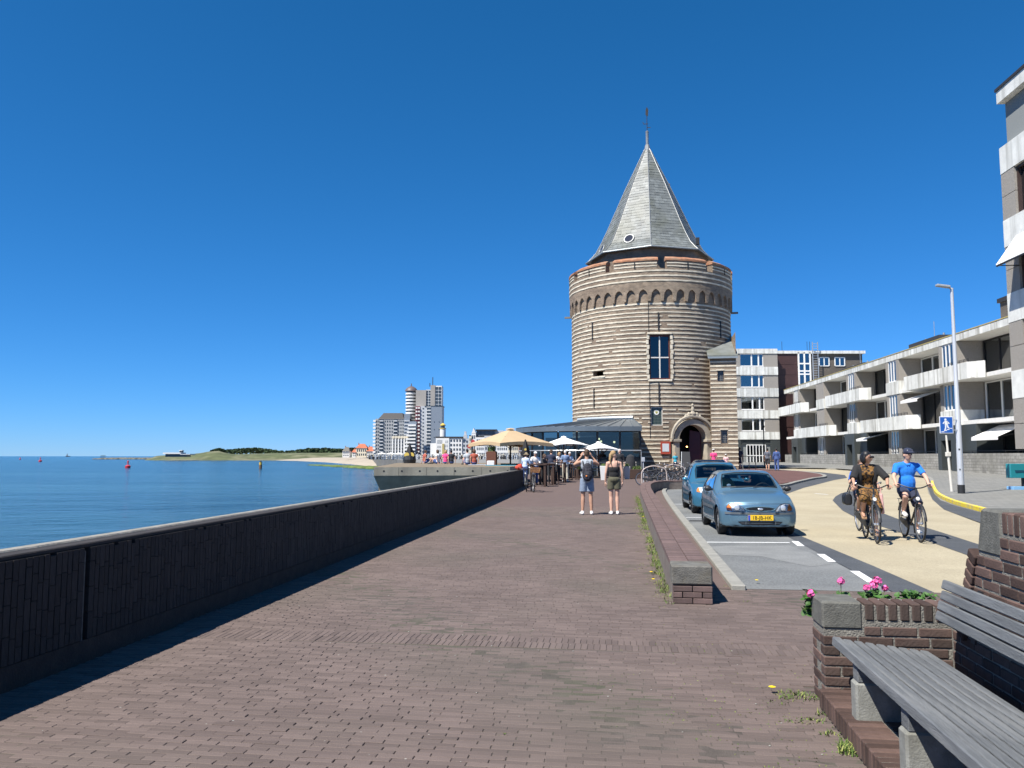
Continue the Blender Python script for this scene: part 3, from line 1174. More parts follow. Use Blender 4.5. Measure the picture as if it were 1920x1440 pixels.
# corbel table: pointed arches carrying the parapet
PR = 7.12
cb = UVB()
nb = 44
zb0, zsp, zap, zt = 14.08, 14.45, 15.02, 15.3
for i in range(nb):
 ac = -180 + (i + .5) * 360 / nb
 hw = 180 / nb
 aw = hw * .80
 xs = [-hw, -aw] + [-aw + 2 * aw * j / 10 for j in range(1, 10)] + [aw, hw]
 def hgt(x):
  if abs(x) >= aw - 1e-6:
   return zb0
  f = abs(x) / aw
  return zsp + (zap - zsp) * (1 - f ** 1.9) ** .75
 def pt(a, z, r):
  return (r * math.sin(R(ac + a)), -r * math.cos(R(ac + a)), z)
 kk = R(1) * PR
 for j in range(len(xs) - 1):
  a, b = xs[j], xs[j + 1]
  ha, hb = hgt(a), hgt(b)
  if j == 0:
   hb = zb0
  if j == len(xs) - 2:
   ha = zb0
  cb.quad([pt(a, ha, PR), pt(b, hb, PR), pt(b, zt, PR), pt(a, zt, PR)], [((ac + a) * kk, ha), ((ac + b) * kk, hb), ((ac + b) * kk, zt), ((ac + a) * kk, zt)])
  cb.quad([pt(a, ha, TR - .02), pt(b, hb, TR - .02), pt(b, hb, PR), pt(a, ha, PR)], [(0, 0), (.2, 0), (.2, .2), (0, .2)])
 for x in (-aw, aw):
  q = [pt(x, zb0, TR - .02), pt(x, zb0, PR), pt(x, zsp, PR), pt(x, zsp, TR - .02)]
  cb.quad(q if x < 0 else q[::-1], [(0, 0), (.2, 0), (.2, .4), (0, .4)])
cb.build('corbel_table', M_TBR, tw)
# parapet ring and merlons
u = UVB()
cyl_wall(u, PR + .01, 15.26, 16.72, (), step=4)
cyl_wall(u, PR - .55, 15.2, 16.72, (), step=4)
u.q = u.q[:90 * 1] + [(p[::-1], v[::-1]) for p, v in u.q[90:]]
par = u.build('parapet', M_TBR, tw, smooth=True)
mb = MB()
mb.lathe([(PR - .55, 16.72), (PR + .01, 16.721)], 90, cap=False)
mb.build('parapet_walk', M_TCAP, tw)
MB().lathe([(PR - .5, 15.3), (3.0, 15.6)], 48, cap=False).build('roof_walk', M_LEAD, tw)
for z in (15.75, 16.15, 16.55):
 band('stone_band', PR + .01, z, .12, [(-180, 180)], seed=int(z * 100))
mer = [8.2 + 35.0 * i for i in range(-5, 6)]
for i in range(10):
 a0, a1 = mer[i] + 3.0, mer[i + 1] - 3.0
 if a1 < -140 or a0 > 140:
  continue
 u = UVB()
 cyl_wall(u, PR + .01, 16.72, 17.42, (), a0, a1)
 inner = UVB()
 cyl_wall(inner, PR - .55, 16.72, 17.42, (), a0, a1)
 u.q += [(p[::-1], v[::-1]) for p, v in inner.q]
 def pt(a, z, r):
  return (r * math.sin(R(a)), -r * math.cos(R(a)), z)
 for a, fl in ((a0, 0), (a1, 1)):
  q = [pt(a, 16.72, PR - .55), pt(a, 16.72, PR + .01), pt(a, 17.42, PR + .01), pt(a, 17.42, PR - .55)]
  u.quad(q[::-1] if fl else q, [(0, 0), (.5, 0), (.5, .6), (0, .6)])
 me_ = u.build('merlon', M_TBR, tw)
 cp = MB()
 A = cuts(a0 - .5, a1 + .5, [], 3.5)
 vs = []
 for a in A:
  for r, z in ((PR - .6, 17.38), (PR + .07, 17.38), (PR + .07, 17.52), (PR - .28, 17.74), (PR - .6, 17.66)):
   vs.append(pt(a, z + rnd.uniform(-.015, .02), r))
 n = len(A)
 fs = [(i2 * 5 + k, i2 * 5 + 5 + k, i2 * 5 + 5 + (k + 1) % 5, i2 * 5 + (k + 1) % 5) for i2 in range(n - 1) for k in range(5)]
 fs += [(0, 1, 2, 3, 4), tuple(5 * n - 5 + k for k in (4, 3, 2, 1, 0))]
 cp.add(vs, fs)
 cp.build('merlon_cap', M_TCAP, me_)
 for z in (16.93, 17.18):
  band('stone_band', PR + .01, z, .09, [(a0 + .3, a1 - .3)], seed=int(z * 100 + i), parent=me_)
 am = (a0 + a1) / 2
 MB().ob(pt(am, 17.0, PR + .03), (math.cos(R(am)) * .045, math.sin(R(am)) * .045, 0), (math.sin(R(am)) * .03, -math.cos(R(am)) * .03, 0), (0, 0, .26)).build('arrow_slit', M_DARKIN, me_)
# octagonal storey below the roof
oc = UVB()
O_R = 5.15
oa = [2 + 45 * i for i in range(8)]
for i in range(8):
 a, b = oa[i], oa[i] + 45
 p, q = (O_R * math.sin(R(a)), -O_R * math.cos(R(a))), (O_R * math.sin(R(b)), -O_R * math.cos(R(b)))
 L_ = math.hypot(p[0] - q[0], p[1] - q[1])
 oc.quad([(*p, 15.2), (*q, 15.2), (*q, 19.1), (*p, 19.1)], [(0, 15.2), (L_, 15.2), (L_, 19.1), (0, 19.1)])
oc.build('octagon_storey', M_TBR, tw)
prof = [(5.58, 18.98), (5.2, 19.32), (4.72, 19.85), (4.22, 20.75), (3.62, 22.0), (2.78, 23.9), (1.93, 25.8), (1.1, 27.5), (.30, 29.2), (.12, 29.45)]
roof = MB()
for j, (r, z) in enumerate(prof):
 for a in oa:
  roof.v.append((r * math.sin(R(a)), -r * math.cos(R(a)), z))
for j in range(len(prof) - 1):
 for i in range(8):
  roof.f.append((j * 8 + i, j * 8 + (i + 1) % 8, j * 8 + 8 + (i + 1) % 8, j * 8 + 8 + i))
  roof.mi.append(0)
roof.f.append(tuple(range(8)))
roof.mi.append(0)
ro = roof.build('roof', M_SLATE, tw)
# slates: thin courses stepped proud of the roof plane, joined
sl = MB()
for i in range(8):
 a, b = oa[i], oa[i] + 45
 if (a + 22) % 360 > 115 and (a + 22) % 360 < 245:
  continue
 def at(f, h):
  # point on facet at profile parameter h (0..9), fraction f across
  j = min(int(h), 8)
  g = h - j
  r = prof[j][0] * (1 - g) + prof[j + 1][0] * g
  z = prof[j][1] * (1 - g) + prof[j + 1][1] * g
  p = Vector((r * math.sin(R(a)), -r * math.cos(R(a)), z)).lerp(Vector((r * math.sin(R(b)), -r * math.cos(R(b)), z)), f)
  return p
 nrm = Vector((math.sin(R(a + 22.5)), -math.cos(R(a + 22.5)), .45)).normalized()
 h = 0.02
 rw = 0
 while h < 8.6:
  j = min(int(h), 8)
  seg = (Vector((prof[j][0], 0, prof[j][1])) - Vector((prof[j + 1][0], 0, prof[j + 1][1]))).length
  dh = .30 / seg
  w = (at(1, h) - at(0, h)).length
  nn = max(1, int(w / .42))
  for c in range(nn):
   f0 = (c + .03 + (.25 if rw % 2 else 0)) / nn
   f1 = min(.995, (c + .97 + (.25 if rw % 2 else 0)) / nn)
   if f0 > .96:
    continue
   o_ = rnd.uniform(.012, .035)
   p0, p1, p2, p3 = at(f0, h), at(f1, h), at(f1, min(8.8, h + dh)), at(f0, min(8.8, h + dh))
   sl.add([p0 + nrm * o_, p1 + nrm * o_, p2 + nrm * .006, p3 + nrm * .006, p0, p1], [(0, 1, 2, 3), (4, 5, 1, 0)])
  h += dh
  rw += 1
M_SLATE2 = mat('slate_pieces', (.165, .178, .172), .5, var=.2, vscale=2.2, island=.22, bump=.3, bscale=9, spec=.5, stain=(.12, .125, .09), stain_amt=.6, stain_scale=.45)
sl.build('slate_courses', M_SLATE2, ro, fixn=False, kind='stuff')
for i in range(8):
 a = oa[i]
 if 120 < a % 360 < 240:
  continue
 MB().tube([((r + .03) * math.sin(R(a)), -(r + .03) * math.cos(R(a)), z + .02) for r, z in prof], .032, 6).build('hip_flashing', M_LEAD, ro)
# eave gutter
ev = MB()
ev.tube([(5.64 * math.sin(R(a)), -5.64 * math.cos(R(a)), 18.97) for a in oa], .07, 6, closed=True)
ev.build('gutter', mat('zinc', (.30, .34, .36), .45, metal=.4, var=.1), ro)
# round windows in the roof
for a, h, rr_ in ((-20.5, 2.25, .42), (-65.5, 1.9, .42)):
 j = int(h)
 g = h - j
 rad = (prof[j][0] * (1 - g) + prof[j + 1][0] * g) * math.cos(R(22.5)) + .06
 z = prof[j][1] * (1 - g) + prof[j + 1][1] * g
 if a > -30:
  ang, side = -20.5, -.15
 else:
  ang, side = -65.5, -.1
 n = Vector((math.sin(R(ang)), -math.cos(R(ang)), .5)).normalized()
 tx = Vector((math.cos(R(ang)), math.sin(R(ang)), 0))
 up = n.cross(tx) * -1
 c = Vector((math.sin(R(ang)) * rad, -math.cos(R(ang)) * rad, z)) + tx * side
 fr = MB()
 circ = [c + (tx * math.cos(t_) + up * math.sin(t_)) * rr_ + n * .02 for t_ in [2 * math.pi * i / 20 for i in range(20)]]
 fr.tube(circ, .075, 6, closed=True)
 f_ = fr.build('round_window', M_LEAD, ro, smooth=True)
 MB().add([c + (tx * math.cos(t_) + up * math.sin(t_)) * rr_ + n * .05 for t_ in [2 * math.pi * i / 20 for i in range(20)]], [tuple(range(20))]).build('pane', mat('roof_glass', (.01, .014, .03), .15, spec=.6), f_)
# finial and weather vane
mb = MB()
mb.lathe([(.32, 29.1), (.20, 29.75), (.13, 29.8), (.13, 30.9), (.16, 31.0), (.05, 31.1)], 10)
mb.build('finial', M_LEAD, ro, smooth=30)
mb = MB()
mb.tube([(0, 0, 31.0), (0, 0, 33.3)], .035, 6)
mb.bar((-.32, 0, 31.75), (.1, 0, 31.75), .04, .05)
mb.bar((-.3, 0, 31.75), (-.38, 0, 31.95), .03, .05)
mb.bar((.0, 0, 31.4), (.32, 0, 31.4), .04, .05)
mb.slab([(-.12, -.02, 32.6), (.1, -.02, 32.45), (.14, -.02, 33.05), (.02, -.02, 33.35), (-.1, -.02, 33.1)], (0, .03, 0))
mb.build('weather_vane', M_IRON, ro)
# chimney behind the roof and small vents
MB().bb(1.62, 1.98, .1, .5, 22.5, 26.1).build('chimney', M_FBROWNB, tw, bevel=.03)
MB().bb(4.05, 4.35, -1.9, -1.6, 19.9, 20.5).build('roof_vent', M_IRON, tw)
# beam ends at the springing
for sx in (-1, 1):
 MB().bb(sx * 7.2 - .35, sx * 7.2 + .35, -.8, -.6, 13.9, 14.05).build('beam_end', mat('weathered_timber', (.2, .19, .17), .9, var=.3), tw)

def tframe(a, r):
 n = Vector((math.sin(R(a)), -math.cos(R(a)), 0))
 t = Vector((math.cos(R(a)), math.sin(R(a)), 0))
 return n * r, t, n
def twbox(mb, a, r, x0, x1, z0, z1, d0, d1):
 o, t, n = tframe(a, r)
 mb.ob(o + t * (x0 + x1) / 2 + n * (d0 + d1) / 2 + Vector((0, 0, (z0 + z1) / 2)), t * (x1 - x0) / 2, n * (d1 - d0) / 2, Vector((0, 0, (z1 - z0) / 2)))
# wall anchors
for a, z0, z1 in ((-43, 11.3, 12.75), (5.5, 11.7, 13.15), (56, 11.35, 12.8), (-42, 5.6, 7.2), (5.2, 5.75, 7.4)):
 mb = MB()
 twbox(mb, a, TR, -.05, .05, z0, z1, .0, .09)
 mb.build('wall_anchor', M_IRON, tw)
# lightning conductor
mb = MB()
mb.tube([tframe(-.9, TR + .06)[0] + Vector((0, 0, zz)) for zz in (14.2, 3.0)], .02, 5)
mb.build('conductor_wire', M_IRON, tw)
# big cross window
wa = 6.2
w = thing_ = MB()
twbox(w, wa, TR, -.80, -.72, 7.75, 11.3, -.30, -.16)
twbox(w, wa, TR, .72, .80, 7.75, 11.3, -.30, -.16)
twbox(w, wa, TR, -.72, .72, 11.2, 11.3, -.30, -.16)
twbox(w, wa, TR, -.72, .72, 7.75, 7.83, -.30, -.16)
win = w.build('cross_window', M_REDF, tw)
w = MB()
twbox(w, wa, TR, -.045, .045, 7.83, 11.2, -.31, -.12)
twbox(w, wa, TR, -.72, -.045, 9.45, 9.54, -.31, -.13)
twbox(w, wa, TR, .045, .72, 9.45, 9.54, -.31, -.13)
w.build('mullion', M_WFRAME, win)
for x0, x1 in ((-.72, -.045), (.045, .72)):
 for z0, z1 in ((7.83, 9.45), (9.54, 11.2)):
  q = MB()
  twbox(q, wa, TR, x0, x1, z0, z1, -.26, -.25)
  q.build('pane', M_PANE, win)
for z0, z1, x in ((11.36, 11.52, 1.0), (7.55, 7.71, .95)):
 w = MB()
 twbox(w, wa, TR, -x, x, z0, z1, -.02, .1)
 w.build('window_stone', M_BAND, tw, bevel=.02)
for sx in (-1, 1):
 for i in range(9):
  z0 = 7.75 + .4 * i
  q = MB()
  x = sx * (.99 if i % 2 else .93)
  twbox(q, wa, TR, x - .1, x + .1, z0 + .02, z0 + .36, -.03, .035)
  q.build('jamb_stone', M_BAND, tw)
# small leaded window with a round emblem
wa = 3.5
w = MB()
for x0, x1, z0, z1 in ((-.46, -.40, 4.03, 5.5), (.40, .46, 4.03, 5.5), (-.40, .40, 5.43, 5.5), (-.40, .40, 4.03, 4.09)):
 twbox(w, wa, TR, x0, x1, z0, z1, -.25, -.15)
lw_ = w.build('leaded_window', M_WFRAME, tw)
q = MB()
twbox(q, wa, TR, -.4, .4, 4.09, 5.43, -.22, -.21)
q.build('pane', mat('green_leaded_glass', (.02, .05, .035), .2, spec=.6), lw_)
q = MB()
for i in range(1, 7):
 twbox(q, wa, TR, -.4 + .8 * i / 7 - .008, -.4 + .8 * i / 7 + .008, 4.09, 5.43, -.21, -.195)
for i in range(1, 11):
 twbox(q, wa, TR, -.4, .4, 4.09 + 1.34 * i / 11 - .008, 4.09 + 1.34 * i / 11 + .008, -.194, -.18)
q.build('glazing_bars', mat('lead_bars', (.16, .17, .15), .6), lw_)
o, t, n = tframe(wa, TR)
c = o + Vector((0, 0, 5.08))
q = MB()
q.add([c + (t * math.cos(2 * math.pi * i / 20) + Vector((0, 0, math.sin(2 * math.pi * i / 20)))) * .2 + n * -.16 for i in range(20)], [tuple(range(20))])
em = q.build('emblem', mat('emblem_white', (.75, .75, .7), .5), lw_)
q = MB()
q.slab([c + t * x + Vector((0, 0, z)) - n * .155 for x, z in ((-.1, .09), (.1, .09), (.1, -.02), (0, -.12), (-.1, -.02))], n * .006)
q.build('emblem_shield', mat('emblem_olive', (.35, .33, .09), .5), em)
# embrasure slit
q = MB()
o, t, n = tframe(-38.2, TR)
twbox(q, -38.2, TR, -.72, .72, 8.64, 8.74, -.05, .05)
twbox(q, -38.2, TR, -.75, .75, 8.06, 8.18, -.05, .06)
q.build('slit_surround', M_BAND, tw, bevel=.015)
# doorway portal
o, t, n = tframe(DOOR, TR)
def PD(x, z, d=0.0):
 return o + t * x + n * d + Vector((0, 0, z))
arc_in = [(1.22 * math.cos(a), 2.9 + 1.18 * math.sin(a)) for a in [math.pi * i / 14 for i in range(15)]]
arc_out = [(1.66 * math.cos(a), 2.9 + 1.62 * math.sin(a)) for a in [math.pi * i / 14 for i in range(15)]]
sides = MB()
for i in range(14):
 a, b, c_, d_ = arc_in[i], arc_out[i], arc_out[i + 1], arc_in[i + 1]
 sides.slab([PD(*a, -.5), PD(*b, -.5), PD(*c_, -.5), PD(*d_, -.5)], n * .82)
for sx in (-1, 1):
 sides.slab([PD(sx * 1.22, TG - .2, -.5), PD(sx * 1.66, TG - .2, -.5), PD(sx * 1.66, 2.9, -.5), PD(sx * 1.22, 2.9, -.5)], n * .82)
 sides.slab([PD(sx * 1.1, 2.72, -.3), PD(sx * 1.8, 2.72, -.3), PD(sx * 1.8, 2.92, -.3), PD(sx * 1.1, 2.92, -.3)], n * .75)
 sides.slab([PD(sx * 1.15, TG - .2, .3), PD(sx * 1.85, TG - .2, .3), PD(sx * 1.85, TG + .7, .3), PD(sx * 1.15, TG + .7, .3)], n * .12)
portal = sides.build('portal', M_TSTONE, tw, bevel=.02)
hood = MB()
ho = [(1.9 * math.cos(a), 2.95 + 1.80 * math.sin(a)) for a in [math.pi * i / 16 for i in range(17)]]
hood.tube([PD(x, z, .34) for x, z in ho], .14, 6)
hood.build('hood_mould', M_TSTONE, portal, smooth=True)
fin = MB()
fin.ell(PD(0, 4.95, .3), (.24, .2, .2), 10, 7)
fin.ell(PD(0, 5.3, .3), (.15, .13, .25), 10, 7)
fin.ell(PD(0, 5.65, .3), (.12, .12, .14), 8, 6)
for sx in (-1, 1):
 fin.ell(PD(sx * .35, 4.9, .3), (.16, .14, .2), 8, 6)
 fin.ell(PD(sx * .62, 4.75, .3), (.14, .12, .16), 8, 6)
portal_s = link('carved_crest', blob(fin, 'carved_crest', M_TSTONE, .05, 1), portal)
# passage and open door leaf
q = MB()
q.slab([PD(-1.2, TG, -.45), PD(1.2, TG, -.45), PD(1.2, TG, -3), PD(-1.2, TG, -3)], (0, 0, .02))
q.build('threshold', M_TSTONE, tw)
dl_ = MB()
dl_.slab([PD(1.16, TG + .05, -.5), PD(1.16, 2.9, -.5)] + [PD(1.16 - 1.16 * (1 - math.cos(a)) * .0, 2.9 + 1.1 * math.sin(a), -.5 - .0) for a in (.3, .6)] + [PD(.45, 3.7, -.95), PD(.3, TG + .05, -1.0)], t * -.06)
dl_.build('door', mat('dark_red_door', (.07, .008, .012), .45, var=.2, vscale=2), tw, bevel=.01)
lamp_ = MB()
lamp_.ell(PD(.2, 2.35, -1.1), .06, 8, 6)
lamp_.build('lamp_bulb', mat('warm_bulb', (1, .6, .2), .5, emit=((1, .5, .15), 6)), tw)
# bracket lantern right of the door
q = MB()
q.tube([PD(2.05, 3.0, .0), PD(2.3, 3.05, .35), PD(2.55, 2.85, .35)], .025, 5)
q.lathe([(.05, 0), (.13, .1), (.1, .4), (.03, .5)], 6, c=PD(2.3, 2.55, .35))
q.build('bracket_lantern', M_IRON, tw)
# stair turret at the right
TB = UVB()
tx0, tx1, ty0 = 4.72, 6.72, -6.3
plane_wall(TB, (tx0, ty0, 0), (1, 0, 0), (0, -1, 0), tx1 - tx0, -.3, 9.5, [(.55, 1.02, 7.55, 8.4), (.72, 1.2, 2.62, 3.66)], depth=.25)
plane_wall(TB, (tx1, ty0, 0), (0, 1, 0), (1, 0, 0), 5.5, -.3, 11.5, (), uoff=2)
plane_wall(TB, (tx0, -3.5, 0), (0, -1, 0), (-1, 0, 0), 2.8, -.3, 9.5, (), uoff=1)
tur = TB.build('stair_turret', M_TBR, tw)
z = 9.1
i = 0
while z > .8:
 mb = MB()
 rngs = [(tx0 - .02, tx1 + .03)]
 for a, b, za, zb_ in ((.5, 1.07, 7.5, 8.45), (.67, 1.25, 2.57, 3.7)):
  if za - .06 < z < zb_ + .06:
   rngs = [(tx0 - .02, tx0 + a), (tx0 + b, tx1 + .03)]
 for a, b in rngs:
  mb.bb(a, b, ty0 - .03, ty0 + .05, z - .06, z + .06)
 mb.bb(tx1 - .05, tx1 + .032, ty0 + .051, -1.5, z - .065, z + .065)
 mb.build('stone_band', M_BAND, tur, bevel=.012)
 z -= .343
 i += 1
MB().slab([(4.5, -6.5, 9.5), (6.86, -6.5, 9.5), (6.86, -1.0, 12.0), (4.5, -1.0, 12.0)], (0, 0, .12)).build('turret_roof', M_SLATE2, tur)
MB().bb(4.52, 6.84, -6.56, -6.42, 9.36, 9.5).build('turret_gutter', MATS['zinc'], tur)
for a, b, za, zb_ in ((.55, 1.02, 7.55, 8.4), (.72, 1.2, 2.62, 3.66)):
 q = MB()
 q.bb(tx0 + a, tx0 + b, ty0 + .2, ty0 + .21, za, zb_)
 f_ = q.build('barred_window', MATS['roof_glass'], tur)
 q = MB()
 for i in range(1, 4):
  x = tx0 + a + (b - a) * i / 4
  q.bb(x - .012, x + .012, ty0 + .15, ty0 + .17, za, zb_)
 for i in range(1, 6):
  zz = za + (zb_ - za) * i / 6
  q.bb(tx0 + a, tx0 + b, ty0 + .172, ty0 + .19, zz - .012, zz + .012)
 q.build('window_bars', mat('grey_iron', (.22, .22, .21), .6), f_)
 MB().bb(tx0 + a - .08, tx0 + b + .08, ty0 - .05, ty0 + .1, zb_, zb_ + .12).build('lintel', M_BAND, f_)
# red menu case on the wall and thin post near it
q = MB()
twbox(q, 8.8, TR, -.38, .38, 1.75, 2.75, .02, .16)
mc = q.build('menu_case', mat('brick_red_paint', (.36, .06, .035), .5), label='red framed menu case on the banded tower wall', cat='menu case')
mc.location = tw.location
mc.rotation_euler = tw.rotation_euler
q = MB()
twbox(q, 8.8, TR, -.26, .26, 1.95, 2.58, .161, .175)
q.build('menu_sheet', mat('pale_paper', (.55, .6, .64), .4), mc)

# ================================================================== glass pavilion at the tower's foot
M_ZINC = mat('zinc_roof', (.14, .168, .19), .4, metal=.35, var=.1, vscale=1.5)
M_BLK = mat('black_frame', (.012, .014, .018), .45)
M_PGL = glassmat('pavilion_glass', (.34, .42, .45), .93)
pv = thing('glass_pavilion', 'dark framed glass pavilion with zinc roof against the tower', 'pavilion', (6, 53, gz(53)))
off = pv.location
eave = smoothpath([(8.35, 66, 0), (8.35, 53, 0)], 1) + smoothpath([(8.3, 52.95, 0), (6.2, 52.75, 0), (4.2, 53.0, 0), (2.5, 53.9, 0), (1.35, 55.3, 0), (.75, 57.2, 0), (.8, 59.5, 0), (1.6, 62, 0)], 3)
def arc_in_pt(f):
 a = TRZ + R(-55 + 75 * (1 - f))
 return Vector((TX + 7.0 * math.sin(a), TY - 7.0 * math.cos(a), 0))
zE, zT = 3.5, 4.55
roofm = MB()
front = eave[2:]
n = len(front)
tops = []
for i in range(n):
 a = R(-12 - 50 * i / (n - 1))
 tops.append(Vector((TX + 6.98 * math.sin(a + TRZ), TY - 6.98 * math.cos(a + TRZ), zT - off.z)) - Vector((off.x, off.y, 0)))
outs = [Vector((p.x - off.x, p.y - off.y, zE - off.z)) for p in front]
def grow(v, k):
 c = Vector((7.5 - off.x, 61 - off.y, v.z))
 d = (v - c)
 return c + d * (1 + k / d.length)
outs = [grow(v, .45) for v in outs]
for i in range(n - 1):
 roofm.quad(outs[i], outs[i + 1], tops[i + 1], tops[i])
 roofm.quad(outs[i] - Vector((0, 0, .3)), outs[i + 1] - Vector((0, 0, .3)), outs[i + 1], outs[i])
 roofm.quad(outs[i] - Vector((0, 0, .3)), tops[i] - Vector((0, 0, .35)), tops[i + 1] - Vector((0, 0, .35)), outs[i + 1] - Vector((0, 0, .3)))
roofm.quad(outs[0] - Vector((0, 0, .3)), outs[0], tops[0], tops[0] - Vector((0, 0, .3)))
prf = roofm.build('roof', M_ZINC, pv)
for i in range(0, n):
 MB().bar(outs[i] + Vector((0, 0, .02)), tops[i] + Vector((0, 0, .02)), .04, .06).build('roof_seam', M_ZINC, prf)
up = MB()
up.quad(tops[0], tops[-1], tops[-1] + Vector((0, 0, .3)), tops[0] + Vector((0, 0, .3)))
MB().tube([v + Vector((0, 0, .12)) for v in tops], .16, 6).build('roof_upstand', mat('pale_zinc', (.38, .42, .44), .5, metal=.2), prf)
# glazing all round: posts, rails, panes
ring = [Vector((8.3, 65, 0))] + [Vector((8.3, 61, 0)), Vector((8.3, 57, 0))] + [Vector((p.x, p.y, 0)) for p in front[0::2]] + [Vector((front[-1].x, front[-1].y, 0))]
zb_, zr_, zt_ = gz(53) - .05, 1.55, 3.16
rail, post, sill = MB(), None, MB()
for i in range(len(ring) - 1):
 a, b = ring[i] - Vector((off.x, off.y, 0)), ring[i + 1] - Vector((off.x, off.y, 0))
 if (b - a).length < .2:
  continue
 d = (b - a).normalized()
 q = MB()
 q.bar(a + Vector((0, 0, zb_ - off.z)), a + Vector((0, 0, zt_ - off.z)), .13, .13)
 q.build('post', M_BLK, pv)
 a2, b2 = a + d * .07, b - d * .07
 nrm_ = Vector((d.y, -d.x, 0)) * .03
 q = MB()
 q.slab([a2 + Vector((0, 0, zr_ - off.z)), b2 + Vector((0, 0, zr_ - off.z)), b2 + Vector((0, 0, zt_ - off.z)), a2 + Vector((0, 0, zt_ - off.z))], nrm_ * .3)
 q.build('pane', M_PGL, pv)
 q = MB()
 q.slab([a2 + Vector((0, 0, zb_ - off.z)), b2 + Vector((0, 0, zb_ - off.z)), b2 + Vector((0, 0, zr_ - .1 - off.z)), a2 + Vector((0, 0, zr_ - .1 - off.z))], nrm_)
 q.build('lower_panel', mat('dark_panel', (.02, .025, .03), .25, spec=.5), pv)
 q = MB()
 q.bar(a2 + Vector((0, 0, zt_ + .06 - off.z)), b2 + Vector((0, 0, zt_ + .06 - off.z)), .14, .14)
 q.build('head_rail', M_BLK, pv)
 q = MB()
 q.bar(a2 + Vector((0, 0, zr_ - .05 - off.z)) , b2 + Vector((0, 0, zr_ - .05 - off.z)), .1, .1)
 q.build('sill_rail', M_BLK, pv)
hr = MB()
fr_ = [grow(Vector((p.x - off.x, p.y - off.y, 1.95 - off.z)), .22) for p in front]
hr.tube(fr_, .045, 6)
hr.build('hand_rail', mat('galvanised_steel', (.45, .47, .48), .4, metal=.6), pv)
for i in range(0, n, 2):
 MB().tube([fr_[i], fr_[i] - Vector((0, 0, 1.62))], .03, 6).build('rail_post', MATS['galvanised_steel'], pv)
ins = MB()
ins.prism([(p.x - off.x, p.y - off.y) for p in ring] , zb_ - off.z, zb_ - off.z + .08)
ins.build('floor', mat('dark_floor', (.06, .05, .045), .6), pv)
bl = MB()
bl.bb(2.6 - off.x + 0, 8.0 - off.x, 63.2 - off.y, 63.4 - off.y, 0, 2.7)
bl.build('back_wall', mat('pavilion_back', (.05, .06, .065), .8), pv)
for x, y, z in ((5.9, 55.5, 2.75), (6.15, 56.5, 2.6), (7.0, 56, 2.55)):
 q = MB()
 q.ell(Vector((x, y, z)) - off, .075, 8, 6)
 q.build('pendant_bulb', mat('pendant_glow', (1, .8, .5), .5, emit=((1, .75, .4), 5)), pv)
 MB().tube([Vector((x, y, z + .07)) - off, Vector((x, y, 3.3)) - off], .008, 4).build('pendant_cord', M_BLK, pv)

# ================================================================== bastion terrace over the sea
M_BCONC = mat('bastion_concrete', (.29, .27, .215), .9, var=.2, vscale=1.2, bump=.4, bscale=14, stain=(.13, .12, .10), stain_amt=.6, stain_scale=1.2, streak=True)
M_BTOP = mat('bastion_top', (.19, .15, .10), .95, var=.2, vscale=1.5, bump=.4, bscale=20)
bs = thing('bastion_terrace', 'concrete bastion with brown top and dark drain holes projecting over the sea', 'terrace', (-6.1, 37, 0))
off = bs.location
plan = [Vector((-6.2, 36.8, 0)), Vector((-.05, 39.9, 0)), Vector((.3, 40.4, 0)), Vector((.2, 45, 0)), Vector((-.6, 60, 0)), Vector((-8.3, 60, 0))]
plan = [Vector((-6.2, 36.8, 0)), Vector((-.1, 37.6, 0)), Vector((.25, 40.6, 0)), Vector((.4, 44, 0)), Vector((-.2, 59, 0)), Vector((-8.3, 59.5, 0))]
def ringz(k, z):
 c = Vector((-3.5, 48, 0))
 return [Vector((p.x, p.y, z)) + (p - c).normalized() * k - off for p in plan]
q = MB()
a, b, c_, d_ = ringz(0, 1.1), ringz(0, .72), ringz(-.7, .1), ringz(-.7, -1.2)
e_ = ringz(-.5, -1.2)
def loft(mb, r0, r1):
 n = len(r0)
 for i in range(n):
  mb.quad(r0[i], r1[i], r1[(i + 1) % n], r0[(i + 1) % n])
loft(q, a, b)
loft(q, b, c_)
loft(q, c_, d_)
crn = q.build('cornice', M_BCONC, bs)
q = MB()
loft(q, e_, ringz(-.3, SEA - 1))
q.build('sea_face', mat('bastion_masonry', (.36, .29, .22), .9, var=.4, vscale=3, bump=.6, bscale=8), bs)
MB().add(ringz(-.0, 1.1), [tuple(range(6))]).build('terrace_top', M_BTOP, bs)
A0, A1 = plan[0] - off, plan[1] - off
dirb = (A1 - A0).normalized()
nb_ = Vector((dirb.y, -dirb.x, 0))
for i in range(8):
 c = A0 + dirb * (.45 + i * .8) + nb_ * .005 + Vector((0, 0, .92))
 q = MB()
 q.add([c + (dirb * math.cos(2 * math.pi * k / 10) + Vector((0, 0, math.sin(2 * math.pi * k / 10)))) * .045 for k in range(10)], [tuple(range(10))])
 q.build('drain_hole', M_DARKIN, bs)
for i in range(5):
 c = A0 + dirb * (1.1 + i * 1.25)
 MB().bar(c + nb_ * .0 + Vector((0, 0, .74)), c + nb_ * .0 + Vector((0, 0, 1.085)), .015, .012, up=nb_).build('panel_joint', mat('joint_dark', (.12, .11, .09), .9), bs)

